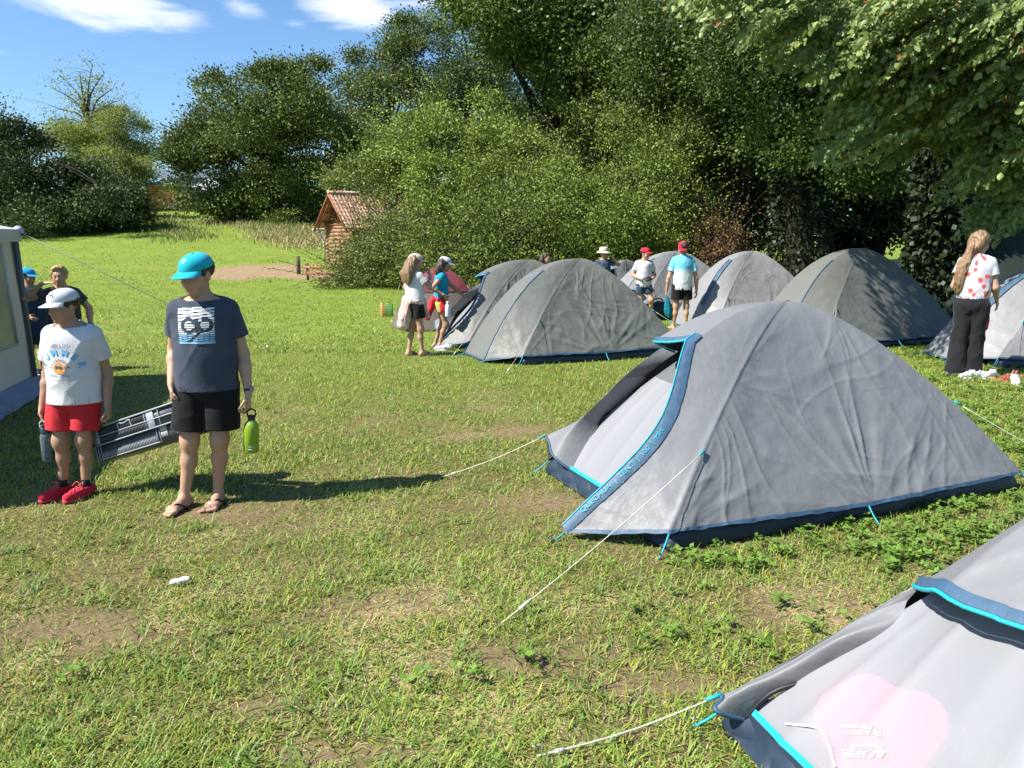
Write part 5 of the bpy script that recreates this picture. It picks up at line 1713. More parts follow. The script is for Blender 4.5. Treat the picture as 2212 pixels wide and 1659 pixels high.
    def hair(s, mat, style='short', seed=0, cap_on=False):
        hs, R = s.hs, s.HR
        col = None
        def b(sd):
            sd.ell(s.hx((0, .016, .034)), np.array((.078, .096, .084 if style == 'crop' else .070)) * hs, .02, R)
            if style == 'crop': sd.ell(s.hx((0, -.045, .085)), np.array((.055, .045, .026)) * hs, .02, R)
        # keep what lies behind and above a slanting hair line
        pn = R @ np.array((0, -.88, -.47)); p0 = s.hx((0, -.058, .052))
        pl = [(p0, pn), (s.hx((0, .0, -.035)), R @ np.array((0, -.55, -.85)))]
        s.cloth('hair', b, mat, pl, .006, (60, 60, 40), 0, seed, h=min(s.h, .006))

    def long_hair(s, mat, strands, seed=0, r=.03, wave=.012, cap_part=True, name='hair', cap_on=False):
        """strands: list of polylines with radii, in person space; fine locks run along them"""
        def skull(sd):
            sd.ell(s.hx((0, .018, .032)), np.array((.079, .097, .086 if not cap_on else .070)) * s.hs, .02, s.HR)
        def b(sd):
            for P, rr in strands:
                P = bez(P, 14); rr = np.interp(np.linspace(0, 1, 14), np.linspace(0, 1, len(rr)), rr)
                for i in range(13): sd.cone(P[i], P[i + 1], rr[i], rr[i + 1], .02)
        pl = []
        lm = [(skull, [(s.hx((0, -.056, .05)), s.HR @ np.array((0, -.90, -.43)))])] if cap_part else []
        o = s.cloth(name, b, mat, pl, .010, (42, 42, 9), 0, seed, h=min(s.h, .008), limbs=lm)
        # loose locks
        mb = MB(); R = np.random.default_rng(seed)
        for P, rr in strands:
            P = bez(P, 16); rr = np.interp(np.linspace(0, 1, 16), np.linspace(0, 1, len(rr)), rr)
            for _ in range(26):
                a = R.random() * 6.283; q = P.copy(); ph = R.random() * 6; am = wave * R.uniform(.4, 1.2)
                t = np.linspace(0, 1, 16)
                q[:, 0] += rr * math.cos(a) * .95 + am * np.sin(t * 16 + ph) * t; q[:, 1] += rr * math.sin(a) * .95 + am * np.cos(t * 14 + ph) * t
                i0 = R.integers(0, 5); i1 = R.integers(11, 17)
                if i1 - i0 > 3: mb.tube(q[i0:i1], np.linspace(.005, .0022, i1 - i0), 5)
        if mb.V: mk('hair_lock', np.concatenate(mb.V), [np.concatenate(mb.F4), np.concatenate(mb.F3)], mat, o, True)
        return o

    def cap(s, mat, brim_mat=None, yaw=0.0, pitch=0.0, brim=.072, z=.038, name='cap', curve=.018, h_=.078, button=True, band=None):
        """baseball cap; yaw turns it on the head (pi = worn backwards)"""
        hs = s.hs
        R = s.HR @ rotz(yaw) @ rotx(pitch)
        nA, nZ = 48, 18
        a = np.linspace(0, 2 * np.pi, nA, endpoint=False); t = np.linspace(0, 1, nZ)
        rx, ry = .084, .102
        V = []
        for tt in t:
            th = tt * math.pi / 2
            k = math.cos(th) ** .78; zz = h_ * math.sin(th) ** .95
            seam = 1 + .012 * np.cos(a * 6) * math.sin(th * 2)
            fr = 1 + .05 * np.maximum(0, -np.sin(a)) * math.sin(th * 2)     # fuller front panels
            V.append(np.stack([rx * k * np.cos(a) * seam, .012 + ry * k * np.sin(a) * seam * fr, z + zz + 0 * a], -1))
        V = np.array(V)
        inner = V[0] * np.array((.96, .96, 1)) ; inner[:, 2] += .012
        G = np.concatenate([inner[None], V], 0)
        P = s.J['head'] + (G.reshape(-1, 3) * hs) @ R.T
        o = mk(name, P, grid_faces(nZ + 1, nA, True), mat, s.root, True)
        mb = MB()
        if brim:
            th = np.linspace(-1, 1, 30) * math.radians(62); u = np.linspace(0, 1, 10)
            base = np.stack([rx * 1.0 * np.sin(th), .012 - ry * np.cos(th), z + .003 + 0 * th], -1)
            ext = brim * np.cos(th * 1.35) ** .7
            B = base[:, None] + np.stack([(.25 * np.sin(th))[:, None] * ext[:, None] * u, -ext[:, None] * u, -(.16 * ext[:, None] * u + curve * (np.sin(th) ** 2)[:, None] * u * 1.6)], -1)
            up = B.copy(); dn = B.copy(); dn[..., 2] -= .0035
            mb.sheet(up); mb.sheet(dn[:, ::-1]); mb.sheet(np.stack([up[:, -1], dn[:, -1]], 1))
            mb.V = [s.J['head'] + (v * hs) @ R.T for v in mb.V]
            mb.build('brim', brim_mat or mat, o, True)
        if button:
            bb = MB(); bb.lathe([(0, .006), (.006, .005), (.008, 0), (.0, -.001)], (0, .012, z + h_), 10)
            bb.V = [s.J['head'] + (v * hs) @ R.T for v in bb.V]; bb.build('button', mat, o, True)
        s.cap_R = R; s.cap_z = z; s.cap_h = h_; s.cap_o = o
        return o

    def decal(s, V, F, mat, V2, name='print', off=.002, src=None, dirn=(0, 1, 0), parent=None):
        """lay flat art (x, z in metres, person space) on the front of the garment last built"""
        CV, CQ = src or s.last
        bvh = BVHTree.FromPolygons([tuple(v) for v in CV], [tuple(q) for q in CQ])
        d = Vector(dirn).normalized()
        out = []
        for v in V:
            o = Vector((v[0], v[1], v[2])) - d * .6
            hit, nrm, _, _ = bvh.ray_cast(o, d)
            if hit is None: hit = Vector((v[0], v[1], v[2])); nrm = -d
            out.append(tuple(hit - d * off))
        return mk(name, np.array(out), F, mat, parent or s.root, True)

    def shoes(s, mat, sole_mat, which='LR', name='shoe', tall=0.0, lace=None):
        H, J = s.H, s.J
        for nm in which:
            c = J['an' + nm]; f = J['ft' + nm]; z0 = c[2] - .041 * H
            side = np.array((-f[1], f[0], 0))
            base = np.array((c[0], c[1], z0))
            sd = SDF()
            heel = base - f * .026 * H + np.array((0, 0, .030 * H)); toe = base + f * .105 * H + np.array((0, 0, .020 * H)); mid = base + f * .045 * H + np.array((0, 0, .030 * H))
            sd.cone(heel, mid, .026 * H, .025 * H, .02); sd.cone(mid, toe, .026 * H, .021 * H, .02); sd.cone(base + f * .06 * H + side * .008 * H + np.array((0, 0, .018 * H)), toe + side * .006 * H, .022 * H, .018 * H, .02)
            sd.cone(c + np.array((0, 0, -.01 * H)), c + np.array((0, 0, (.006 + tall) * H)), .0265 * H, .0255 * H, .02)
            F, lo, ax = sd.field(s.h, .02)
            Z = ax[2][None, None, :]
            F = np.maximum(F, (z0 + .008 * H - Z)); F = np.maximum(F, Z - (c[2] + (.006 + tall) * H))
            V, Q = surface_net(F.astype(np.float32), lo, s.h)
            o = mk(name, V, Q, mat, s.root, True)
            # sole
            a = np.linspace(0, 2 * np.pi, 36, endpoint=False)
            ca, sa = np.cos(a), np.sin(a)
            lx = np.where(ca > 0, .090, .070) * H * ca; w = (.031 + .006 * ca) * H * sa
            P = base + f * (.040 * H + lx)[:, None] * 1.0 + side * w[:, None]
            lo_ = P.copy(); lo_[:, 2] = z0; hi_ = P.copy(); hi_[:, 2] = z0 + .016 * H
            mb = MB(); mb.add(np.concatenate([lo_, hi_, [base + f * .04 * H + np.array((0, 0, .016 * H))]]), np.array([(i, (i + 1) % 36, 36 + (i + 1) % 36, 36 + i) for i in range(36)]))
            mb.F3.append(np.array([(36 + i, 36 + (i + 1) % 36, 72) for i in range(36)]))
            mb.build('sole', sole_mat, o, True)
            if lace:
                lb = MB()
                for k in range(4):
                    p = base + f * (.030 + .018 * k) * H + np.array((0, 0, (.062 - .0045 * k) * H)); lb.tube([p - side * .014 * H - np.array((0, 0, .006 * H)), p + np.array((0, 0, .002)), p + side * .014 * H + f * .012 * H - np.array((0, 0, .006 * H))], .0028, 5)
                p = base + f * .03 * H + np.array((0, 0, .066 * H))
                for sg in (-1, 1): lb.tube(bez([p, p + side * sg * .022 * H + np.array((0, 0, .012)), p + side * sg * .030 * H + f * .02 * H - np.array((0, 0, .012))], 6), .0025, 5)
                lb.build('lace', lace, o, True)

    def flipflops(s, mat, strap_mat):
        H, J = s.H, s.J
        for nm in 'LR':
            c = J['an' + nm]; f = J['ft' + nm]; z0 = c[2] - .041 * H
            side = np.array((-f[1], f[0], 0)); base = np.array((c[0], c[1], z0 - .004))
            a = np.linspace(0, 2 * np.pi, 40, endpoint=False); ca, sa = np.cos(a), np.sin(a)
            P = base + f * (.042 * H + np.where(ca > 0, .083, .078) * H * ca)[:, None] + side * ((.030 + .006 * ca) * H * sa)[:, None]
            mb = MB(); hi_ = P.copy(); lo_ = P.copy(); lo_[:, 2] -= .014
            mb.add(np.concatenate([lo_, hi_, [base + f * .04 * H]]), np.array([(i, (i + 1) % 40, 40 + (i + 1) % 40, 40 + i) for i in range(40)])); mb.F3.append(np.array([(40 + i, 40 + (i + 1) % 40, 80) for i in range(40)]))
            o = mb.build('flip_flop', mat, s.root, True)
            toe = base + f * .088 * H + side * 0 + np.array((0, 0, .004)); top = base + f * .062 * H + np.array((0, 0, .036 * H))
            sb = MB()
            for sg in (-1, 1):
                sb.tube(bez([toe + np.array((0, 0, .012)), base + f * .066 * H + side * sg * .012 * H + np.array((0, 0, .038 * H)), base + f * .04 * H + side * sg * .032 * H + np.array((0, 0, .02 * H)), base + f * .018 * H + side * sg * .030 * H], 12), .0052, 6)
            sb.build('strap', strap_mat, o, True)

    def world(s, p):
        a = s.root.rotation_euler[2]
        return np.array(s.root.location) + rotz(a) @ np.array(p, float)


def mat_skin():
    if 'skin' in MATS: return MATS['skin']
    m = mat_plain('skin', (1, 1, 1), .5, .05, 20, .15, 90, .35, use_col=True)
    b = m.node_tree.nodes['Principled BSDF']
    b.inputs['Subsurface Weight'].default_value = .12; b.inputs['Subsurface Radius'].default_value = (.012, .005, .003)
    return m


def cloth_mat(name, col, col2=None, **k):
    return mat_plain(name, col, .85, .06, 8, .25, 160, .15, col2=col2, sheen=.1, **k)


def text_on(items):
    """items: (text, size, x, z, rot) -> points (x, 0, z) and triangles"""
    Vs, Fs, n = [], [], 0
    for (t, size, x, z, rot, *rest) in items:
        V, F = text_mesh(t, size, 'CENTER', 3, rest[0] if rest else 0.0)
        c, s_ = math.cos(rot), math.sin(rot)
        P = np.stack([x + V[:, 0] * c - V[:, 1] * s_, 0 * V[:, 0], z + V[:, 0] * s_ + V[:, 1] * c], -1)
        Vs.append(P); Fs.append(F + n); n += len(P)
    return np.concatenate(Vs), np.concatenate(Fs)
# ---------------------------------------------------------------- the people in the picture
SK = (.46, .275, .185)
SK2 = (.40, .235, .155)


def cast():
    navy = cloth_mat('cloth_slate', (.040, .052, .075), (.052, .066, .092))
    black = cloth_mat('cloth_black', (.010, .010, .011))
    white = cloth_mat('cloth_white', (.56, .57, .595))
    red = cloth_mat('cloth_red', (.50, .025, .035))
    hairb = mat_plain('hair_brown', (.035, .022, .014), .5, .35, 30, .4, 140, .4, stretch=(1, 1, .15))
    hairl = mat_plain('hair_light_brown', (.17, .10, .05), .5, .4, 22, .4, 120, .4, stretch=(1, 1, .12), col2=(.25, .155, .08))
    hairy = mat_plain('hair_blond', (.36, .24, .11), .5, .3, 30, .4, 120, .4)
    rubber = mat_plain('rubber_black', (.015, .015, .017), .6, .2, 20)
    wsole = mat_plain('sole_white', (.72, .72, .70), .6, .08, 20)
    ink = mat_plain('print_white', (.68, .69, .70), .85, .05, 20)

    # ---- tall boy with the crate and the green bottle
    H = 1.50
    p1 = Person('boy in slate blue t-shirt and turquoise cap holding one end of the grey crate', H, (-1.80, 4.46), .14,
                dict(hip=(0, 0, .515 * H), shoulder=.112, lean=(.012, -.01, 0), head_shift=(-.018, -.02, 0),
                     elbowR=(-.195, .095, .945), wristR=(-.188, -.045, .760), elbowL=(.208, .03, .915), wristL=(.240, -.045, .69),
                     kneeR=(-.118, -.02, .415), kneeL=(.050, -.012, .415), ankleR=(-.172, -.035, .066), ankleL=(.010, .02, .066), footR=(-.42, -1, 0), footL=(-.08, -1, 0),
                     handR=dict(dir=(.10, -.1, -1), palm=(1, 0, 0), thumb=(0, -1, 0), curl=(48, 62, 40)), handL=dict(dir=(-.05, -.1, -1), palm=(-1, .1, 0), thumb=(0, -1, 0), curl=(38, 58, 45))),
                SK, .0052, (-.50, .16), 1.12)
    p1.shirt(navy, -.035, .60, 1.0, .012, 11, folds=.0055, hem_n=(0, 0, -1))
    shirt_src = p1.last
    # striped print with a dark emblem
    nx, nz = 72, 50
    w, hgt, x0, z0 = .200, .205, -.100 - .005, 1.005
    V = np.array([(x0 + w * i / nx, 0, z0 + hgt * j / nz) for i in range(nx + 1) for j in range(nz + 1)])
    Fw, Fb = [], []
    for i in range(nx):
        for j in range(nz):
            u, v = (i + .5) / nx, (j + .5) / nz
            vv = v + .010 * math.sin(u * 9 + j * .7) * (v > .55) + .012 * math.sin(u * 14) * (v < .32)
            if (vv * 16.5) % 1 < .40 and v > .05: continue
            d1 = math.hypot(u - .32, (v - .50) * 1.05); d2 = math.hypot(u - .76, (v - .52) * 1.05)
            dark = (.13 < d1 < .23 and not (u > .36 and .44 < v < .52)) or (.12 < d2 < .22 and not (u < .68 and v > .60)) or (v < .38 and abs((u - .30) - (v - .04) * 1.15) < .055) or (abs(u - .53) < .05 and .30 < v < .66)
            if dark and v > .04: continue
            f = (i * (nz + 1) + j, (i + 1) * (nz + 1) + j, (i + 1) * (nz + 1) + j + 1, i * (nz + 1) + j + 1)
            (Fb if v < .27 else Fw).append(f)
    p1.decal(V, np.array(Fw), ink, None, 'print', .0025, shirt_src)
    p1.decal(V, np.array(Fb), mat_plain('print_blue', (.20, .42, .62), .85, .05, 20), None, 'print', .0025, shirt_src)
    p1.shorts(black, .80, -.015, 1.15, 12, flare=1.12)
    p1.hair(hairb, 'short', 13)
    teal = cloth_mat('cap_turquoise', (.01, .36, .46))
    c = p1.cap(teal, None, 0, .10, .074)
    emblem(p1, mat_plain('print_pale', (.45, .72, .76), .7, .05), 'ring')
    p1.flipflops(mat_plain('flipflop_sole', (.10, .13, .18), .7, .2), rubber)
    watch(p1, 'wrL', 'elL', (.03, .03, .035))

    global CRATE, BOT_G, BOT_B
    BOT_G = p1.world(p1.J['wrL'] + np.array((-.005, -.010, -.105)))
    cr1 = p1.world(p1.J['wrR'] + np.array((.035, .015, -.095)))

    # ---- smaller boy in white
    H = 1.29
    p2 = Person('boy in white t-shirt, red shorts and white cap at the other end of the crate', H, (-2.68, 4.61), .07,
                dict(hip=(0, 0, .515 * H), shoulder=.114, lean=(.03, -.01, 0), head_shift=(-.02, -.03, 0), elbowR=(-.165, .05, .770), wristR=(-.195, -.005, .575), elbowL=(.185, .05, .775), wristL=(.200, -.02, .58),
                     kneeR=(-.10, -.02, .365), kneeL=(.035, -.014, .365), ankleR=(-.128, .005, .060), ankleL=(.012, -.005, .060), footR=(-.55, -1, 0), footL=(-.45, -1, 0),
                     handR=dict(dir=(.12, -.15, -1), palm=(1, -.2, 0), thumb=(0, -1, 0), curl=(30, 48, 40)), handL=dict(dir=(.05, -.05, -1), palm=(-1, -.2, 0), thumb=(0, -1, 0), curl=(48, 62, 40))),
                SK2, .0052, (-.55, .10), 1.08, feet='shoe')
    def whitep(V):
        return np.ones((len(V), 3))
    p2.shirt(white, -.045, .62, 1.25, .016, 21, folds=.006, flare=1.06)
    src = p2.last
    zc = .84
    V, F = text_on([('HELLO!', .034, .0, zc + .115, -.02), ('CHILL  DAYS', .022, -.012, zc - .058, -.05), ('Summer just the beginning', .011, -.01, zc - .078, -.05)])
    p2.decal(V, F, mat_plain('print_grey', (.22, .24, .27), .85, .05), None, 'print', .003, src)
    arc = []
    for i, ch in enumerate('SUMMER'):
        a = math.radians(76 - 30.4 * i); arc.append((ch, .050, math.sin(-a) * .100 + .0, zc + math.cos(a) * .085 - .012, a, .0022))
    V, F = text_on(arc); V = V.copy()
    p2.decal(V, F, mat_plain('print_sky', (.12, .38, .66), .85, .05), None, 'print', .0035, src)
    a = np.linspace(0, 2 * np.pi, 40, endpoint=False)
    def disc(cx, cz, rx, rz, lo=-9):
        P = np.stack([cx + rx * np.cos(a), 0 * a, np.maximum(cz + rz * np.sin(a), lo)], -1)
        return np.concatenate([P, [[cx, 0, cz]]]), np.array([(i, (i + 1) % 40, 40) for i in range(40)])
    V, F = disc(-.004, zc - .008, .037, .034, zc - .038)
    p2.decal(V, F, mat_plain('print_orange', (.55, .25, .06), .85, .12, 60), None, 'print', .0035, src)
    Vs, Fs, n = [], [], 0
    for k in range(9):
        t = math.radians(8 + 20.5 * k); d = np.array((math.cos(t), 0, math.sin(t))); e = np.array((-d[2], 0, d[0])); c0 = np.array((-.004, 0, zc - .008))
        Vs.append(np.array([c0 + d * .042 + e * .0025, c0 + d * .042 - e * .0025, c0 + d * .060 - e * .003, c0 + d * .060 + e * .003])); Fs.append(np.array([[0, 1, 2, 3]]) + n); n += 4
    p2.decal(np.concatenate(Vs), np.concatenate(Fs), mat_plain('print_brown', (.30, .12, .06), .85, .05), None, 'print', .0035, src)
    V1, F1 = disc(-.020, zc + .000, .010, .009); V2_, F2 = disc(.002, zc + .000, .010, .009)
    p2.decal(np.concatenate([V1, V2_]), np.concatenate([F1, F2 + len(V1)]), mat_plain('print_dark', (.03, .05, .10), .6, .05), None, 'print', .0045, src)
    p2.shorts(red, .74, -.02, 1.0, 22, flare=1.08, folds=.005)
    p2.hair(hairb, 'short', 23)
    capw = cloth_mat('cap_white', (.56, .58, .62))
    p2.cap(capw, None, 0, .06, .066)
    emblem(p2, mat_plain('print_ink', (.02, .03, .06), .7, .05), 'letters')
    sock(p2, mat_plain('sock_black', (.012, .012, .014), .9, .2, 30), .055)
    p2.shoes(cloth_mat('shoe_red', (.50, .02, .045)), mat_plain('sole_red', (.42, .03, .05), .6, .1), lace=mat_plain('lace_red', (.60, .08, .10), .8, .1))

    BOT_B = p2.world(p2.J['wrR'] + np.array((.01, -.012, -.095)))
    cr0 = p2.world(p2.J['wrL'] + np.array((-.02, .01, -.085)))
    d_ = unit(cr1 - cr0)
    CRATE = (cr0 - d_ * .20 + np.array((0, 0, -.04)), cr1 + d_ * .01)

    # ---- boy shading his eyes
    H = 1.31
    p = Person('fair haired boy in charcoal t-shirt shading his eyes with one hand', H, (-4.46, 7.65), .30,
               dict(shoulder=.112, elbowR=(-.285, -.10, 1.00), wristR=(-.125, -.165, 1.145), elbowL=(.215, .07, .88), wristL=(.225, .00, .70), head_shift=(0, -.02, -.005),
                    handR=dict(dir=(.9, -.15, .14), palm=(0, .35, -1), thumb=(0, 1, -.2), curl=(6, 8, 6)), handL=dict(curl=(30, 40, 30))), SK, .008, (.05, .05), 1.0, feet='shoe')
    p.shirt(cloth_mat('cloth_charcoal', (.05, .052, .058)), -.03, .55, 1.1, .014, 31)
    p.shorts(cloth_mat('cloth_navy', (.02, .03, .05)), .6, -.01, 1.0, 32); p.hair(hairy, 'crop', 33); p.shoes(rubber, wsole); watch(p, 'wrL', 'elL', (.02, .02, .02))
    # ---- child behind the awning wall
    H = 1.24
    p = Person('child in a blue cap and navy jacket half hidden by the awning wall', H, (-5.60, 8.95), 1.35,
               dict(shoulder=.115, elbowR=(-.235, .02, .75), wristR=(-.22, -.16, .70), elbowL=(.225, .02, .75), wristL=(.20, -.15, .70)), SK, .009, (.1, .1), 1.05, feet='shoe')
    jk = cloth_mat('jacket_navy', (.018, .035, .07), (.03, .055, .10))
    p.shirt(jk, -.14, .98, 3.4, .030, 41, name='jacket', folds=.014, flare=1.1); p.shorts(cloth_mat('cloth_navy', None), .95, .05, 1.0, 42, name='trousers'); p.hair(hairb, 'short', 43)
    p.cap(cloth_mat('cap_blue', (.02, .32, .58)), None, 0, .05); p.shoes(rubber, wsole)

    # ---- girl with long wavy hair and a sweater round her waist
    H = 1.36
    p = Person('girl with long wavy hair, white t-shirt and pink sweater tied round her waist', H, (-1.30, 10.3), 2.35,
               dict(shoulder=.100, head_shift=(-.01, -.03, 0), elbowR=(-.20, -.10, .93), wristR=(-.105, -.185, 1.085), elbowL=(.235, -.02, .91), wristL=(.10, -.17, 1.05),
                    handR=dict(dir=(.35, .0, 1), palm=(.3, 1, 0), thumb=(.6, .5, .2), curl=(45, 55, 40)), handL=dict(dir=(-.4, 0, 1), palm=(-.3, 1, 0), curl=(45, 55, 40)),
                    ankleR=(-.075, -.05, .06), kneeR=(-.07, -.03, .37), ankleL=(.085, .055, .06)), SK, .0075, (-.45, .12), .95)
    p.shirt(white, -.0, .58, 1.1, .018, 51)
    p.shorts(black, .52, .02, .9, 52)
    pink = cloth_mat('sweater_pink', (.55, .38, .34), (.62, .46, .42))
    hp = p.J['hip']
    def sw(sd):
        sd.ell(hp + np.array((0, 0, .05)), (.150, .112, .045), .03)
        sd.cone(hp + np.array((.05, .085, .04)), hp + np.array((.085, .135, -.27)), .075, .075, .05); sd.cone(hp + np.array((.12, .03, .04)), hp + np.array((.155, .055, -.27)), .05, .055, .05)
        sd.cone(hp + np.array((-.03, -.11, .05)), hp + np.array((-.075, -.15, -.17)), .035, .026, .03); sd.cone(hp + np.array((.03, -.11, .05)), hp + np.array((.05, -.15, -.13)), .03, .026, .03)
    p.cloth('sweater', sw, pink, (), .012, (20, 20, 7), 0, 53)
    hx = p.hx
    p.long_hair(hairl, [([hx((.05 * k, .05, .03)), hx((.075 * k, .085, -.08)), hx((.10 * k + .01, .10, -.19)), hx((.095 * k + .012, .095, -.29))], [.05, .055, .06, .03]) for k in (-1, -.3, .4, 1.1)], 54, wave=.02, cap_on=True)
    p.cap(cloth_mat('cap_blush', (.60, .45, .42)), None, 0, .02, .06)
    p.flipflops(mat_plain('flipflop_pale', (.5, .5, .5), .7, .2), rubber)

    # ---- girl in turquoise reaching into the tent
    H = 1.30
    p = Person('girl in turquoise top and white cap reaching into the tent with a bottle in hand', H, (-1.03, 11.05), 1.66,
               dict(shoulder=.10, head_shift=(0, -.045, 0), lean=(0, -.03, 0), elbowR=(-.185, .115, .875), wristR=(-.165, -.055, .775), elbowL=(.17, -.17, .885), wristL=(.14, -.345, .74),
                    handR=dict(dir=(.1, -.5, -.8), palm=(1, 0, 0), thumb=(0, -.6, .6), curl=(50, 65, 45)), handL=dict(dir=(0, -.9, -.4), palm=(0, .3, -1), curl=(15, 20, 15)),
                    kneeR=(-.05, -.075, .345), ankleR=(-.06, .02, .058), kneeL=(.05, -.03, .35), ankleL=(.06, .085, .058)), SK2, .0075, (.10, .22), .92)
    p.shirt(cloth_mat('cloth_turquoise', (.015, .26, .40)), .015, .32, .9, .012, 61)
    p.shorts(cloth_mat('cloth_yellow', (.52, .46, .14)), .36, .05, .9, 62, flare=1.05)
    hp = p.J['hip']
    def jer(sd):
        sd.ell(hp + np.array((0, 0, .045)), (.130, .098, .038), .03)
        sd.cone(hp + np.array((-.05, .08, .03)), hp + np.array((-.06, .185, -.20)), .05, .045, .04); sd.cone(hp + np.array((.04, .08, .03)), hp + np.array((.03, .165, -.14)), .05, .04, .04)
        sd.cone(hp + np.array((-.10, -.03, .03)), hp + np.array((-.125, -.03, -.10)), .04, .032, .03)
    p.cloth('jersey', jer, red, (), .011, (20, 20, 8), 0, 63)
    hx = p.hx
    dark_hair = mat_plain('hair_dark_brown', (.05, .034, .024), .5, .35, 30, .4, 140, .4, stretch=(1, 1, .15))
    p.long_hair(dark_hair, [([hx((.045 * k, .05, .02)), hx((.06 * k, .075, -.08)), hx((.05 * k, .085, -.17))], [.045, .045, .022]) for k in (-1, 0, 1)], 64, wave=.012, cap_on=True)
    p.cap(capw, None, 0, .02, .068)
    watch(p, 'wrR', 'elR', (.5, .5, .5)); p.flipflops(mat_plain('flipflop_tan', (.35, .22, .14), .7, .2), mat_plain('strap_tan', (.3, .16, .1), .7, .2))
    bottle_small(p.world(p.J['wrR'] + np.array((.01, -.05, -.30))))

    # ---- girl behind the tents
    H = 1.30
    p = Person('dark haired girl in a white top standing behind the closed tents', H, (.58, 13.6), .9,
               dict(shoulder=.10, elbowR=(-.17, .04, .80), wristR=(-.16, -.06, .62), elbowL=(.17, .04, .80), wristL=(.16, -.06, .62)), SK2, .0085, (.0, .05), .95)
    p.shirt(white, -.03, .5, 1.0, .012, 71); p.shorts(black, .5, .05, .9, 72)
    hx = p.hx
    p.long_hair(dark_hair, [([hx((.05 * k, .04, .02)), hx((.07 * k, .055, -.09)), hx((.07 * k, .06, -.2))], [.045, .045, .03]) for k in (-1, -.3, .4, 1)], 73, wave=.008)

    # ---- person in the sun hat
    H = 1.36
    p = Person('person in a beige sun hat and patterned navy shirt shading their eyes', H, (1.80, 15.4), .25,
               dict(shoulder=.112, elbowR=(-.19, .03, .86), wristR=(-.18, -.08, .70), elbowL=(.30, -.09, 1.03), wristL=(.13, -.13, 1.20), lean=(0, -.02, 0),
                    handL=dict(dir=(-.9, 0, .25), palm=(0, .3, -1), thumb=(0, 1, 0), curl=(8, 10, 8))), SK2, .0085, (.35, .05), 1.0)
    p.shirt(mat_plain('cloth_navy_pattern', (.012, .02, .04), .85, 0, 34, .2, 120, .15, col2=(.10, .16, .25)), -.03, .6, 1.2, .014, 81); p.shorts(cloth_mat('cloth_navy', None), .6, .05, 1.0, 82); p.hair(hairb, 'short', 83)
    sunhat(p, cloth_mat('hat_beige', (.50, .44, .34)))

    # ---- boy with the wallet
    H = 1.37
    p = Person('boy in plain white t-shirt and red cap looking aside, dark pouch in his hands', H, (2.50, 14.7), .10,
               dict(shoulder=.112, elbowR=(-.205, .03, .86), wristR=(-.085, -.165, .80), elbowL=(.215, .03, .86), wristL=(.105, -.165, .80), head_shift=(.01, -.02, 0),
                    handR=dict(dir=(.85, -.35, -.1), palm=(.2, .3, 1), thumb=(.3, -1, .3), curl=(30, 35, 25)), handL=dict(dir=(-.85, -.35, -.1), palm=(-.2, .3, 1), thumb=(-.3, -1, .3), curl=(30, 35, 25)),
                    kneeR=(-.06, -.02, .38), ankleR=(-.08, .03, .062), kneeL=(.13, -.09, .40), ankleL=(.20, .06, .075)), SK, .0075, (.75, .05), 1.0, feet='shoe')
    p.shirt(white, -.045, .58, 1.2, .016, 91); p.shorts(cloth_mat('cloth_denim', (.035, .055, .09)), .55, -.02, 1.0, 92); p.hair(hairb, 'short', 93)
    p.cap(cloth_mat('cap_red', (.55, .02, .04)), None, 0, .05)
    sock(p, mat_plain('sock_lime', (.50, .55, .12), .9, .1, 30), .13); p.shoes(rubber, wsole)
    c = p.world((.01, -.25, .80))
    mb = MB(); mb.box((0, 0, 0), (.15, .10, .022), rotx(.5) @ rotz(.35), .006); mb.box((0, -.012, .016), (.145, .095, .010), rotx(.62) @ rotz(.35), .004); mb.V = [v + c for v in mb.V]
    tag(mb.build('pouch', mat_plain('leather_dark', (.02, .017, .016), .5, .3, 20, .3, 60), None), 'flat dark leather pouch held open by the boy in the red cap', 'pouch')

    # ---- boy in the blue and white shirt, seen from behind
    H = 1.51
    p = Person('barefoot boy seen from behind in a blue fading white shirt and backward red cap', H, (2.90, 13.2), 3.14159,
               dict(shoulder=.112, elbowR=(-.235, .02, .90), wristR=(-.255, -.015, .685), elbowL=(.235, .02, .90), wristL=(.252, -.02, .69), head_shift=(0, -.02, 0),
                    ankleR=(-.085, .02, .066), ankleL=(.115, -.05, .066), kneeL=(.085, -.02, .415)), SK, .0075, (.12, .05), 1.0)
    zt = p.J['neck'][2]
    def fade(V):
        z = V[:, 2]
        c1, c2, c3 = np.array((.15, .52, .70)), np.array((.70, .72, .74)), np.array((.50, .50, .60))
        t = sstep(zt - .16, zt - .30, z)[:, None]; u = sstep(zt - .40, zt - .62, z)[:, None]
        return (c1 * (1 - t) + c2 * t) * (1 - u) + c3 * u
    p.shirt(mat_plain('cloth_fade', (1, 1, 1), .85, .05, 8, .25, 160, .15, use_col=True), -.055, .64, 1.3, .016, 101, paint=fade)
    p.shorts(black, .66, -.03, 1.0, 102, flare=1.08); p.hair(hairb, 'short', 103)
    p.cap(cloth_mat('cap_red', None), None, math.pi - .45, .30, .066, .012, h_=.10)
    hc = p.world(p.J['wrL'] + np.array((0, 0, -.10)))
    mb = MB()
    ring = []
    R = np.random.default_rng(5)
    for k, (z, rx, ry) in enumerate(((0, .016, .016), (-.06, .028, .024), (-.16, .055, .036), (-.27, .072, .04), (-.35, .050, .03), (-.385, .012, .01))):
        a = np.linspace(0, 2 * np.pi, 24, endpoint=False); rr = 1 + .18 * np.sin(a * 5 + k * .7)
        ring.append(np.stack([hc[0] + .012 * k + rx * rr * np.cos(a), hc[1] + ry * rr * np.sin(a), hc[2] + z + 0 * a], -1))
    G = np.array(ring); mb.add(G.reshape(-1, 3), grid_faces(len(ring), 24, True))
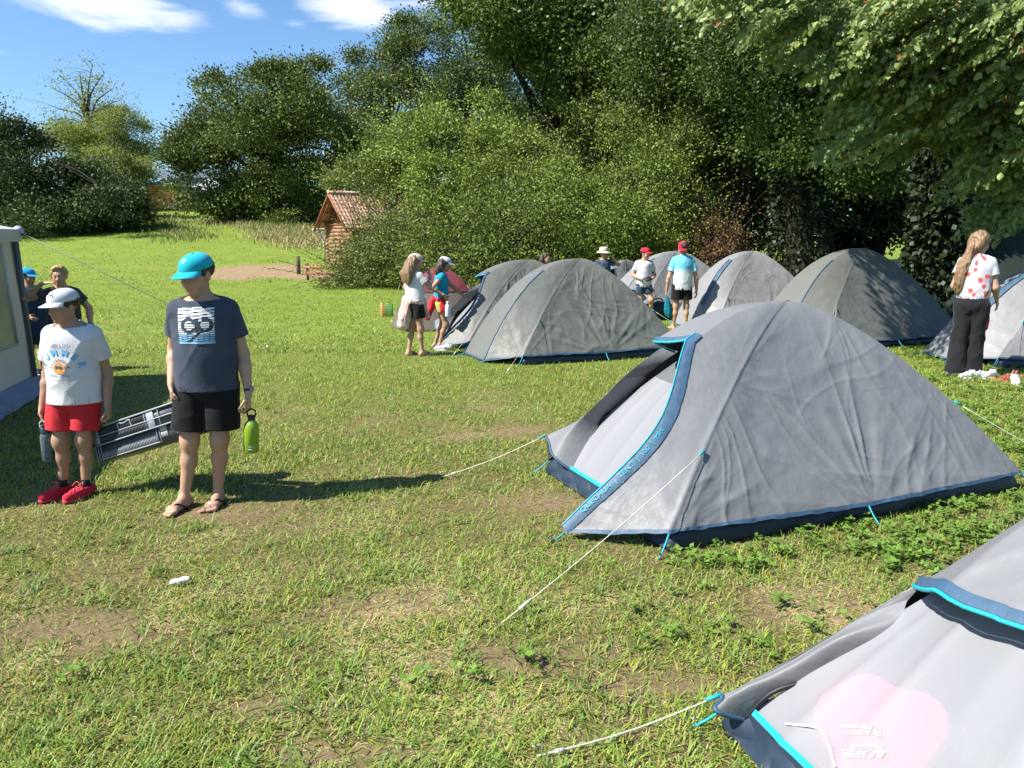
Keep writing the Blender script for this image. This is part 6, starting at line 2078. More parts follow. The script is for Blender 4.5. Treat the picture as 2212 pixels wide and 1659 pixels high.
    tag(mb.build('cloth_sack', mat_plain('sack_teal', (.005, .10, .16), .8, 0, 30, .2, 80, .2, col2=(.01, .24, .33)), None, True), 'crumpled teal cloth hanging from the hand of the boy seen from behind', 'cloth')

    # ---- girl in black trousers
    H = 1.65
    p = Person('girl in heart print t-shirt and wide black trousers with a long ponytail', H, (5.26, 8.8), 2.62,
               dict(shoulder=.098, lean=(0, -.04, 0), head_shift=(-.01, -.035, .0), elbowR=(-.205, -.02, 1.03), wristR=(-.235, -.20, .90), elbowL=(.20, .03, 1.04), wristL=(.12, -.16, .96),
                    handR=dict(dir=(-.2, -.35, -.9), palm=(1, -.3, -.2), thumb=(.6, -.8, 0), curl=(14, 22, 16)),
                    ankleR=(-.06, -.02, .07), ankleL=(.105, .05, .07), kneeL=(.09, .02, .45), kneeR=(-.07, -.03, .45)), SK, .0072, (-.50, .10), .92, feet='shoe')
    heart_cells = np.random.default_rng(7)
    def hearts(V):
        c = np.repeat(np.array([[.56, .56, .585]]), len(V), 0)
        a = np.arctan2(V[:, 0], V[:, 1]) * .16; z = V[:, 2]
        for k in range(46):
            ca = heart_cells.uniform(-.5, .5); cz = heart_cells.uniform(.80, 1.38); s = heart_cells.uniform(.022, .032)
            x = (a - ca) / s; y = (z - cz) / s
            f = (x * x + y * y - 1) ** 3 - x * x * y ** 3
            far = np.minimum(1, 1)
            c = np.where((f < 0)[:, None], np.array((.62, .10, .08)) if k % 3 else np.array((.62, .36, .45)), c)
        return c
    p.shirt(mat_plain('cloth_hearts', (1, 1, 1), .85, .03, 8, .25, 160, .15, use_col=True), .03, .52, 1.35, .020, 111, paint=hearts)
    def tro(sd):
        J = p.J
        sd.ell(J['hip'] + np.array((0, .004, -.005)), (.162, .126, .14), .03); sd.cone(J['hip'] + np.array((0, 0, .03)), J['hip'] + np.array((0, 0, .10)), .135, .128, .03, flat=.78)
        for nm in 'LR':
            a, b, c2 = J['hp' + nm], J['kn' + nm], J['an' + nm]
            sd.cone(a, b, .098, .082, .03); sd.cone(b, c2 + np.array((0, 0, -.05)), .082, .110, .03)
    p.cloth('trousers', tro, cloth_mat('cloth_black_trousers', (.014, .014, .016)), [((0, 0, p.J['hip'][2] + .06), (0, 0, 1)), ((0, 0, .05), (0, 0, -1))], .008, (12, 12, 5), .008, 112)
    hx = p.hx
    tail = [hx((0, .08, .0)), hx((.01, .105, -.06)), hx((.035, .125, -.17)), hx((.06, .135, -.30)), hx((.07, .13, -.42)), hx((.085, .12, -.50))]
    p.long_hair(hairl, [([hx((.03, .04, .03)), hx((.02, .075, -.03)), tail[1]], [.06, .055, .04]), ([hx((-.03, .04, .03)), hx((-.02, .07, -.03)), tail[1]], [.06, .055, .04]), (tail, [.045, .034, .05, .062, .058, .025])], 114, wave=.018)
    mb = MB(); a = np.linspace(0, 2 * np.pi, 25); c0 = tail[1]; ax = unit(tail[2] - tail[0]); e1 = unit(np.cross(ax, (1, 0, 0))); e2 = np.cross(ax, e1)
    mb.tube(np.array([c0 + (e1 * math.cos(t) + e2 * math.sin(t)) * .036 for t in a]), .011, 8); mb.build('hair_tie', white, p.root, True)
    p.shoes(cloth_mat('shoe_white', (.68, .68, .67)), wsole, lace=wsole)
    sw_ = p.world((-.14, -.20, .66))
    mb = MB(); a = np.linspace(0, 2 * np.pi, 20, endpoint=False)
    G = np.array([np.stack([sw_[0] + r * np.cos(a) * (1 + .2 * np.sin(3 * a)), sw_[1] + r * .6 * np.sin(a), sw_[2] + z + 0 * a], -1) for z, r in ((.14, .02), (.08, .05), (-.02, .065), (-.12, .055), (-.17, .01))])
    mb.add(G.reshape(-1, 3), grid_faces(5, 20, True)); tag(mb.build('red_cloth', red, None, True), 'red cloth held in front of her by the girl in black trousers', 'cloth')


def watch(p, w, e, col):
    W_, E_ = p.J[w], p.J[e]; d = unit(E_ - W_); c = W_ + d * .025
    r = .0195 * p.H / 1.5 * 1.06 + .002
    e1 = unit(np.cross(d, (0, 1, 0))); e2 = np.cross(d, e1)
    mb = MB(); a = np.linspace(0, 2 * np.pi, 21)
    G = np.array([[c + d * h + (e1 * math.cos(t) + e2 * math.sin(t)) * (r * 1.12) for t in a] for h in (-.010, .010)])
    mb.sheet(G); o = mb.build('watch', mat_plain('watch_%d' % int(col[0] * 100), col, .5, .1), p.root, True)
    o_ = unit(e1 * (1 if e1[0] > 0 else -1) * .9 + np.array((0, -.5, 0))); o_ = unit(o_ - d * (o_ @ d))
    f = MB(); q1 = c + o_ * r * 1.10; u1 = unit(np.cross(o_, d))
    a = np.linspace(0, 2 * np.pi, 16, endpoint=False)
    ring = np.array([[q1 + o_ * h + (d * math.cos(t) + u1 * math.sin(t)) * rr for t in a] for h, rr in ((0, .017), (.008, .0165), (.009, .012))])
    f.add(np.concatenate([ring.reshape(-1, 3), [q1 + o_ * .0085]]), grid_faces(3, 16, True)); f.F3.append(np.array([(32 + i, 32 + (i + 1) % 16, 48) for i in range(16)]))
    f.build('watch_face', mat_plain('watch_glass', (.25, .26, .28), .2, .1), o, False)


def sock(p, mat, tall):
    for nm in 'LR':
        c, k = p.J['an' + nm], p.J['kn' + nm]; d = unit(k - c)
        mb = MB(); q = np.array([c - d * .02, c + d * .01, c + d * tall * .5, c + d * tall])
        mb.tube(q, np.array([.030, .0275, .0255, .0275 if tall < .1 else .036]) * p.H / 1.29, 18); mb.build('sock', mat, p.root, True)


def emblem(p, mat, kind):
    """mark on the front of the cap last made"""
    R, hs = p.cap_R, p.hs
    if kind == 'ring':
        a = np.linspace(0, 2 * np.pi, 28)
        V = []; F = []
        for r0, r1 in ((.0125, .0155), (.006, .0085)):
            n = len(V)
            for t in a: V += [(r0 * math.cos(t), r0 * math.sin(t)), (r1 * math.cos(t), r1 * math.sin(t))]
            F += [(n + 2 * i, n + 2 * i + 1, n + 2 * i + 3, n + 2 * i + 2) for i in range(27)]
        V = np.array(V) + np.array((-.0, .036)); F = np.array(F)
    else:
        V1, F1 = text_mesh('L', .052, 'CENTER'); V2, F2 = text_mesh('A', .058, 'CENTER')
        V = np.concatenate([V1[:, :2] + (-.016, .028), V2[:, :2] + (.016, .014)]); F = np.concatenate([F1, F2 + len(V1)])
    co = np.array([v.co[:] for v in p.cap_o.data.vertices]); fc = [tuple(q.vertices) for q in p.cap_o.data.polygons]
    bvh = BVHTree.FromPolygons([tuple(c) for c in co], fc)
    d = Vector(R @ np.array((0, 1.0, -.35))).normalized()
    out = []
    for x, z in V:
        o = p.J['head'] + R @ (np.array((x, -.3, p.cap_z + z + .105)) * hs)
        hit, nn, _, _ = bvh.ray_cast(Vector(o), d)
        out.append(tuple(hit - d * .003) if hit else tuple(Vector(o) + d * .2))
    mk('emblem', np.array(out), F, mat, p.cap_o, False)


def sunhat(p, mat):
    hs, R = p.hs, p.HR
    mb = MB()
    prof = [(.150, -.006), (.125, .012), (.098, .030), (.092, .040), (.090, .085), (.080, .105), (.045, .114), (.0, .115)]
    mb.lathe(prof, (0, .012, .02), 36)
    inn = [(.150, -.006), (.123, .008), (.090, .026), (.086, .05)]
    mb.lathe(inn[::-1], (0, .012, .02), 36)
    mb.V = [p.J['head'] + (v * np.array((.92, 1.08, 1)) * hs) @ R.T for v in mb.V]
    o = mb.build('hat', mat, p.root, True)
    b = MB(); b.lathe([(.0935, .040), (.0935, .056)], (0, .012, .02), 36); b.V = [p.J['head'] + (v * np.array((.93, 1.09, 1)) * hs) @ R.T for v in b.V]; b.build('hat_band', mat_plain('hat_band', (.25, .2, .14), .8, .1), o, True)


def bottle_small(c):
    e = empty('water_bottle', c)
    mb = MB(); mb.lathe([(0, 0), (.034, 0), (.037, .006), (.037, .135), (.030, .160), (.019, .172), (.019, .180), (0, .181)], n=24); mb.build('bottle_body', mat_plain('bottle_white', (.74, .76, .80), .35, .04, 10), e, True)
    mb = MB(); mb.lathe([(.021, .178), (.022, .205), (.015, .212), (0, .213)], n=20); mb.build('cap', mat_plain('bottle_cap_white', (.6, .62, .66), .4, .05), e, True)
    mb = MB(); mb.tube(bez([(-.018, 0, .20), (-.022, 0, .235), (0, 0, .252), (.022, 0, .235), (.018, 0, .20)], 14), .004, 6); mb.build('carry_loop', mat_plain('bottle_cap_white', None), e, True)
    tag(e, 'white metal water bottle hanging from the hand of the girl in turquoise', 'bottle')


cast()
# ---------------------------------------------------------------- awning, cabin, shed, crate and small things
def quad_sheet(p00, p10, p11, p01, m, n, sag=None):
    u = np.linspace(0, 1, m)[:, None, None]; v = np.linspace(0, 1, n)[None, :, None]
    G = (np.array(p00) * (1 - u) + np.array(p10) * u) * (1 - v) + (np.array(p01) * (1 - u) + np.array(p11) * u) * v
    if sag is not None: G = G + sag(u[..., 0], v[..., 0])
    return G


def build_awning():
    a = np.array((-5.25, 8.30)); b = np.array((-4.15, 3.95))     # wall line, far corner to near corner
    d = (b - a) / np.linalg.norm(b - a); o = np.array((-d[1], d[0]))  # o points to the field (+x)
    if o[0] < 0: o = -o
    e = empty('awning', (a[0], a[1], gz(a[0], a[1]))); z0 = e.location[2]
    tag(e, 'pale caravan awning cut off by the left edge of the picture', 'awning')
    A = np.array((0, 0.0)); B = b - a
    Hh = 1.74; dep = 3.4
    def P(q, back, z): return np.array((*(A + (B - A) * q - o * back), z))
    wall = mat_plain('awning_cloth', (.58, .57, .53), .7, .06, 3, .25, 6, .2, trans=.5)
    skirt = mat_plain('awning_skirt', (.24, .28, .33), .6, .1, 6, .2, 20, .3)
    grey = mat_plain('awning_frame_grey', (.13, .14, .15), .5, .1, 8)
    roofm = mat_plain('awning_roof', (.52, .53, .54), .6, .05, 4, trans=.15)
    wav = lambda u, v: np.stack([.018 * np.sin(u * 40 + 3 * v) * o[0] * (v > .02) * np.sin(np.pi * v), .018 * np.sin(u * 40 + 3 * v) * o[1] * np.sin(np.pi * v), 0 * u * v], -1)
    mb = MB(); mb.sheet(quad_sheet(P(0.012, 0, .02), P(1, 0, .02), P(1, .05, Hh - .08), P(0.012, .05, Hh - .08), 60, 20, wav)); mb.build('wall', wall, e, True)
    # clear window panel with glazing lines
    win = mat_plain('awning_window', (.58, .57, .44), .25, .12, 2.5, 0, 6, .5, trans=.55)
    w = mk('window', quad_sheet(P(.09, -.012, .52), P(.52, -.012, .52), P(.52, .025, 1.50), P(.09, .025, 1.50), 30, 16).reshape(-1, 3), grid_faces(30, 16), win, e, True)
    fb = MB()
    for q in (.09, .52): fb.tube([P(q, -.02, .50), P(q, .02, 1.52)], .016, 6)
    for z in (.50, 1.52): fb.tube([P(.09, -.02 if z < 1 else .02, z), P(.52, -.02 if z < 1 else .02, z)], .016, 6)
    fb.build('window_frame', mat_plain('awning_trim', (.5, .5, .47), .6, .05), w, True)
    # far end wall, back and roof
    mb = MB(); mb.sheet(quad_sheet(P(0, 0.0, .02), P(0, dep, .02), P(0, dep, 2.2), P(0, .05, Hh - .05), 20, 8)); mb.sheet(quad_sheet(P(1, 0, .02), P(1, dep, .02), P(1, dep, 2.2), P(1, .05, Hh - .05), 20, 8)); mb.build('end_wall', wall, e, True)
    mb = MB(); mb.sheet(quad_sheet(P(-.012, -.04, Hh - .07), P(1.01, -.04, Hh - .07), P(1.01, dep, 2.24), P(-.012, dep, 2.24), 40, 14, lambda u, v: np.stack([0 * u * v, 0 * u * v, .03 * np.sin(np.pi * v) + 0 * u], -1)))
    mb.sheet(quad_sheet(P(-.012, -.042, Hh - .07), P(1.01, -.042, Hh - .07), P(1.01, -.03, Hh - .20), P(-.012, -.03, Hh - .20), 40, 3)); mb.build('roof', roofm, e, True)
    pl = MB(); pl.tube([P(0, -.012, 0), P(0, .02, Hh - .09)], .030, 8); pl.build('pole', grey, e, True)
    pp = MB(); pp.sheet(quad_sheet(P(-.004, -.02, .02), P(.022, -.022, .02), P(.022, .03, Hh - .16), P(-.004, .032, Hh - .16), 8, 20)); pp.build('corner_band', mat_plain('awning_band', (.055, .06, .065), .6, .1, 8), e, True)
    cb = MB(); cb.box(P(0, -.02, Hh - .10), (.10, .09, .13), None, .03); cb.build('corner_bracket', mat_plain('awning_corner', (.42, .44, .46), .5, .06), e, True)
    lg = MB(); lg.box(P(0.012, -.075, Hh - .125), (.035, .006, .022)); lg.build('badge', mat_plain('badge_dark', (.06, .03, .03), .5, .1), e, False)
    sk = MB(); sk.sheet(quad_sheet(P(-.01, -.0, .10), P(1, -.0, .10), P(1, -.38, .012), P(-.02, -.26, .012), 60, 10, lambda u, v: np.stack([.012 * np.sin(u * 60) * v, .01 * np.cos(u * 43) * v, .012 * np.sin(u * 33 + 2) * v * (1 - v) * 3], -1))); sk.build('ground_skirt', skirt, e, True)
    # guy rope from the corner, running back over the field
    g0 = P(0, -.03, Hh - .10); g1 = at(330, 700, 10.6) - np.array((*a, z0)); g1 = np.array((1.75, 2.6, .02))
    r = MB(); r.tube([g0, (g0 + g1) / 2 - np.array((0, 0, .03)), g1], .005, 6); ro = r.build('guy_rope', ROPE, e, True)
    pg = MB(); pg.tube([g1 + np.array((0, 0, .05)), g1 - np.array((0, 0, .1))], .006, 6); pg.build('peg', STEEL, ro, True)
    po = MB()
    for q in (1.0,): po.tube([P(q, 0, 0), P(q, .04, Hh)], .02, 6)
    po.build('pole', grey, e, True)


def build_crate(c0, c1, tiltdeg):
    """grey plastic crate between the two boys; c0, c1: the two top corners of its near long side"""
    c0, c1 = np.array(c0), np.array(c1)
    X = unit(c1 - c0); L = np.linalg.norm(c1 - c0)
    Yv = unit(np.cross((0, 0, 1.0), X)); Z = np.cross(X, Yv)
    t = math.radians(tiltdeg); Y2 = Yv * math.cos(t) + Z * math.sin(t); Z2 = np.cross(X, Y2)
    M = np.eye(4); M[:3, 0] = X; M[:3, 1] = Y2; M[:3, 2] = Z2; M[:3, 3] = c0
    e = empty('crate', tuple(c0)); e.matrix_world = Matrix(M.tolist())
    tag(e, 'grey plastic stacking crate carried tilted between the two boys', 'crate')
    dk = mat_plain('crate_grey', (.075, .082, .090), .45, .12, 14, .1, 60, .45)
    lt = mat_plain('crate_edge_grey', (.30, .32, .34), .4, .08, 14, 0, 60, .5)
    D = .26; h1 = .112; h2 = .215; w = .006
    # walls: upper band a little wider than the lower box
    def shell(x0, x1, y0, y1, z0, z1, mb):
        mb.box(((x0 + x1) / 2, y0 + w / 2, (z0 + z1) / 2), (x1 - x0, w, z1 - z0)); mb.box(((x0 + x1) / 2, y1 - w / 2, (z0 + z1) / 2), (x1 - x0, w, z1 - z0))
        mb.box((x0 + w / 2, (y0 + y1) / 2, (z0 + z1) / 2), (w, y1 - y0 - 2 * w - .001, z1 - z0)); mb.box((x1 - w / 2, (y0 + y1) / 2, (z0 + z1) / 2), (w, y1 - y0 - 2 * w - .001, z1 - z0))
    mb = MB(); shell(.012, L - .012, .012, D - .012, -h1, -.002, mb); shell(.030, L - .030, .026, D - .026, -h2, -h1 - .001, mb)
    mb.box((L / 2, D / 2, -h2 + .004), (L - .075, D - .065, .006)); mb.build('body', dk, e)
    rm = MB()
    for (z, hh, y) in ((-.004, .010, .004), (-h1, .008, .004)):
        for yy in (y, D - y): rm.box((L / 2, yy, z), (L, .014, hh), None, .002)
        for xx in (.005, L - .005): rm.box((xx, D / 2, z), (.013, D - .024, hh), None, .002)
    rm.box((L / 2 + .0, .006, -.060), (L - .16, .009, .007), None, .002)
    rm.build('rim', lt, e)
    rb = MB()
    for x in np.arange(.105, L * .64, .0125):
        rb.box((x, .0085, -.034), (.0035, .006, .040)); rb.box((x, .0085, -.086), (.0035, .006, .038))
    rb.build('ribs', dk, e)
    r2 = MB()
    for x in np.arange(.085, L * .66, .0125): r2.box((x, .0215, -.182), (.0045, .007, .036), None, .001)
    r2.box((.08 + L * .29, .0205, -.203), (L * .60, .008, .007), None, .002)
    for x in (.032, .052, .075, L * .66 + .012, L * .66 + .036): r2.box((x, .0205, -.162), (.0045, .009, .095), None, .001)
    r2.build('lower_ribs', lt, e)
    for x in (.072, L * .665):
        pb = MB(); pb.box((x, .0075, -.057), (.058, .009, .098), None, .002); pb.build('label_plate', mat_plain('crate_plate', (.32, .36, .40), .35, .06, 8, 0, 60, .5), e)
    up = MB()
    for x in (.004, .022, L - .004, L - .02): up.box((x + (.002 if x < .3 else -.002), .0065, -.057), (.0045, .009, .098), None, .001)
    for x in (.125 + L * .46, L * .75): up.box((x, .0068, -.057), (.005, .008, .098), None, .001)
    up.build('upright', lt, e)
    sl = MB()
    for (x0, z) in ((L * .72, -.128), (L * .72, -.165), (L * .87, -.128), (L * .87, -.170), (L * .90, -.075)):
        for k in range(5): sl.box((x0 + .011 * k, .0195 if z < -.115 else .0075, z), (.0055, .008, .030), None, .0015)
    sl.build('slot', mat_plain('crate_slot', (.55, .57, .58), .5, .05), e)
    hd = MB(); hd.tube(bez([(L * .34, .006, -.060), (L * .34, .003, -.024), (L * .355, .003, -.018), (L * .40, .003, -.026), (L * .455, .003, -.018), (L * .47, .003, -.024), (L * .47, .006, -.060)], 30), .0045, 6); hd.build('handle', lt, e, True)
    hp_ = MB(); hp_.box((L * .405, .0095, -.042), (L * .125, .004, .034)); hp_.build('handle_hole_shade', mat_plain('crate_hole_shade', (.012, .013, .015), .6, .1), e)  # flat near-black plate on the wall; the hole's shade is its colour


def build_bottles(gp, bp):
    e = empty('water_bottle', (gp[0], gp[1], gp[2] - .245)); e.rotation_euler = (.05, .07, .3)
    gm = mat_plain('bottle_green', (.20, .32, .02), .35, .06, 6, 0, 60, .5)
    mb = MB(); mb.lathe([(0, 0), (.040, 0), (.044, .005), (.044, .145), (.040, .166), (.030, .184), (.020, .194), (.0195, .200), (0, .201)], n=32); b = mb.build('bottle_body', gm, e, True)
    lg = MB(); a = np.linspace(-.3, .3, 7)
    V = np.array([(.0447 * math.sin(x + .0), -.0447 * math.cos(x), z) for x, z in ((-.35, .034), (-.15, .052), (.0, .040), (.12, .047), (.32, .034))]); lg.add(V, np.array([(0, 1, 2), (2, 3, 4)]))
    lg.box((.0, -.0445, .025), (.028, .0006, .004)); lg.build('emblem', mat_plain('print_pale', None), b, False)
    cp = MB(); cp.lathe([(.0205, .197), (.0215, .218), (.016, .224), (0, .225)], n=20); cp.build('cap', mat_plain('rubber_black', None), e, True)
    lp = MB(); lp.tube(bez([(-.018, 0, .214), (-.024, 0, .244), (0, 0, .262), (.024, 0, .244), (.018, 0, .214)], 16), .0052, 7); lp.build('carry_loop', mat_plain('rubber_black', None), e, True)
    tag(e, 'green metal water bottle hanging from the hand of the boy in slate blue', 'bottle')
    e = empty('water_bottle', (bp[0], bp[1], bp[2] - .238))
    m, nt, b_, out = newmat('bottle_clear_blue')
    b_.inputs['Base Color'].default_value = (.45, .60, .72, 1); b_.inputs['Transmission Weight'].default_value = .82; b_.inputs['Roughness'].default_value = .08; b_.inputs['IOR'].default_value = 1.2
    mb = MB(); mb.lathe([(0, 0), (.032, 0), (.035, .005), (.035, .150), (.032, .165), (.026, .172), (.026, .178)], n=32); mb.build('bottle_body', m, e, True)
    wt = MB(); wt.lathe([(0, .004), (.0315, .004), (.0315, .062), (0, .062)], n=24); wt.build('water', mat_plain('bottle_water', (.05, .12, .18), .1, .05, 4, 0, 60, .5, trans=.4), e, True)
    cp = MB(); cp.lathe([(.029, .172), (.030, .205), (.024, .213), (0, .214)], n=24); cp.box((0, -.012, .222), (.022, .040, .016), None, .004); cp.build('cap', mat_plain('bottle_cap_dark', (.03, .04, .05), .4, .1), e, True)
    lp = MB(); lp.tube(bez([(-.026, 0, .200), (-.030, 0, .236), (0, 0, .252), (.030, 0, .236), (.026, 0, .200)], 16), .0050, 7); lp.build('carry_loop', mat_plain('bottle_cap_light', (.45, .47, .5), .4, .1), e, True)
    tag(e, 'clear blue water bottle hanging from the hand of the boy in white', 'bottle')


def build_cabin():
    near = np.array(at(766, 585, 29.4)); zg = gz(near[0], near[1] + 1) - .05
    gx = np.array((-.70, .714)); rx = np.array((.714, .70))      # along the gable (to the left, back) and along the ridge (to the right, back)
    e = empty('log_cabin', (near[0], near[1], zg)); tag(e, 'small log cabin with red tiled roof half hidden by bushes', 'cabin')
    W_, L_, Hw, Hr = 1.75, 3.3, 1.55, 2.72
    Q = lambda g, r, z: np.array((*(gx * g + rx * r), z))
    logm = mat_plain('log_wood', (.17, .085, .045), .8, .3, 5, .5, 30, .2, stretch=(1, 1, 4), col2=(.36, .22, .12))
    R = np.random.default_rng(3)
    mb = MB(); n = 11; r = Hw / n / 2
    for k in range(n):
        z = r + k * 2 * r; rr = r * R.uniform(.95, 1.1)
        mb.tube([Q(-.10, 0, z), Q(W_ * .5, R.normal(0, .01), z + R.normal(0, .008)), Q(W_ + .10, 0, z)], rr, 9)
        mb.tube([Q(-.0, -.10, z + r * .9), Q(-.0, L_ + .1, z + r * .9)], rr, 9); mb.tube([Q(W_, -.10, z + r * .9), Q(W_, L_ + .1, z + r * .9)], rr, 9); mb.tube([Q(-.1, L_, z), Q(W_ + .1, L_, z)], rr, 9)
    mb.build('wall', logm, e, True)
    # window on the side wall facing the camera's right, near the corner
    fr = MB(); c = Q(-.11, .42, .95); Rm = np.stack([np.array((*rx, 0)), np.array((*-gx, 0)), np.array((0, 0, 1))], 1)
    fr.box(c, (.44, .05, .70), Rm); wn = fr.build('window', mat_plain('cabin_window_frame', (.5, .5, .48), .6, .1), e)
    g = MB(); g.box(c - np.array((*gx, 0)) * .02, (.17, .03, .58), Rm); g.build('pane', mat_plain('window_glass', (.10, .14, .20), .12, .1, 3, 0, 60, .6), wn)
    ov = .28; rw = mat_plain('roof_timber', (.26, .10, .05), .7, .2, 8, .3, 40, .3)
    # roof planes of clay tiles
    tile = mat_plain('clay_tile', (.42, .21, .13), .8, .2, 2.4, .2, 40, .25, col2=(.68, .47, .35))
    rf = None
    for sgn in (0, 1):
        eave = -ov if sgn == 0 else W_ + ov
        rows, cols = 9, 26
        Vg = []
        m_ = cols * 8 + 1; nn = rows * 6 + 1
        G = np.zeros((m_, nn, 3))
        slope = (Hr - Hw + .12)
        for i in range(m_):
            rr = -.45 + (L_ + .8) * i / (m_ - 1)
            wave = .035 * abs(math.sin(math.pi * i / 8))
            for j in range(nn):
                f = j / (nn - 1)
                g_ = eave + (W_ / 2 - eave) * f; z = (Hw - .14) + (Hr + .02 - (Hw - .14)) * f
                step = .022 * (1 - (j % 6) / 6)
                G[i, j] = Q(g_, rr, z + wave + step)
        mm = MB(); mm.sheet(G)
        o = mm.build('roof', tile, e, True)
        if rf is None: rf = o
    rd = MB(); rd.tube([Q(W_ / 2, -.48, Hr + .04), Q(W_ / 2, L_ + .38, Hr + .04)], .075, 8); rd.build('ridge_tiles', tile, e, True)
    tb = MB()
    for sgn in (0, 1):
        eave = -ov if sgn == 0 else W_ + ov
        for rr in (-.46, -.30):
            p0 = Q(eave, rr, Hw - .20); p1 = Q(W_ / 2, rr, Hr - .04)
            d = unit(p1 - p0); tb.tube([p0, p1], .052 if rr < -.4 else .035, 4)
    for f in (.25, .5, .75):
        for sgn in (0, 1):
            eave = -ov if sgn == 0 else W_ + ov
            g_ = eave + (W_ / 2 - eave) * f; z = (Hw - .2) + (Hr - Hw + .16) * f; tb.tube([Q(g_, -.46, z), Q(g_, .1, z)], .025, 4)
    for x in (-.28, 0, .28): tb.tube([Q(W_ / 2 + x * .2, -.06, Hw + .02), Q(W_ / 2 + x * 1.7, -.06, Hr - .10 - abs(x) * 1.5)], .03, 4)
    tb.tube([Q(-.1, -.06, Hw + .03), Q(W_ + .1, -.06, Hw + .03)], .045, 4)
    tb.build('roof_timbers', rw, e)
    gp = MB(); x0 = W_ + ov
    gp.tube([Q(x0, -.3, Hw - .20), Q(W_ + .12, -.14, Hw - .62), Q(W_ + .12, -.14, 0)], .042, 8)
    gp.tube([Q(x0 + .03, -.5, Hw - .17), Q(x0 + .03, L_ + .3, Hw - .19)], .05, 8); gp.build('gutter', mat_plain('gutter_cream', (.55, .53, .46), .5, .06), e, True)


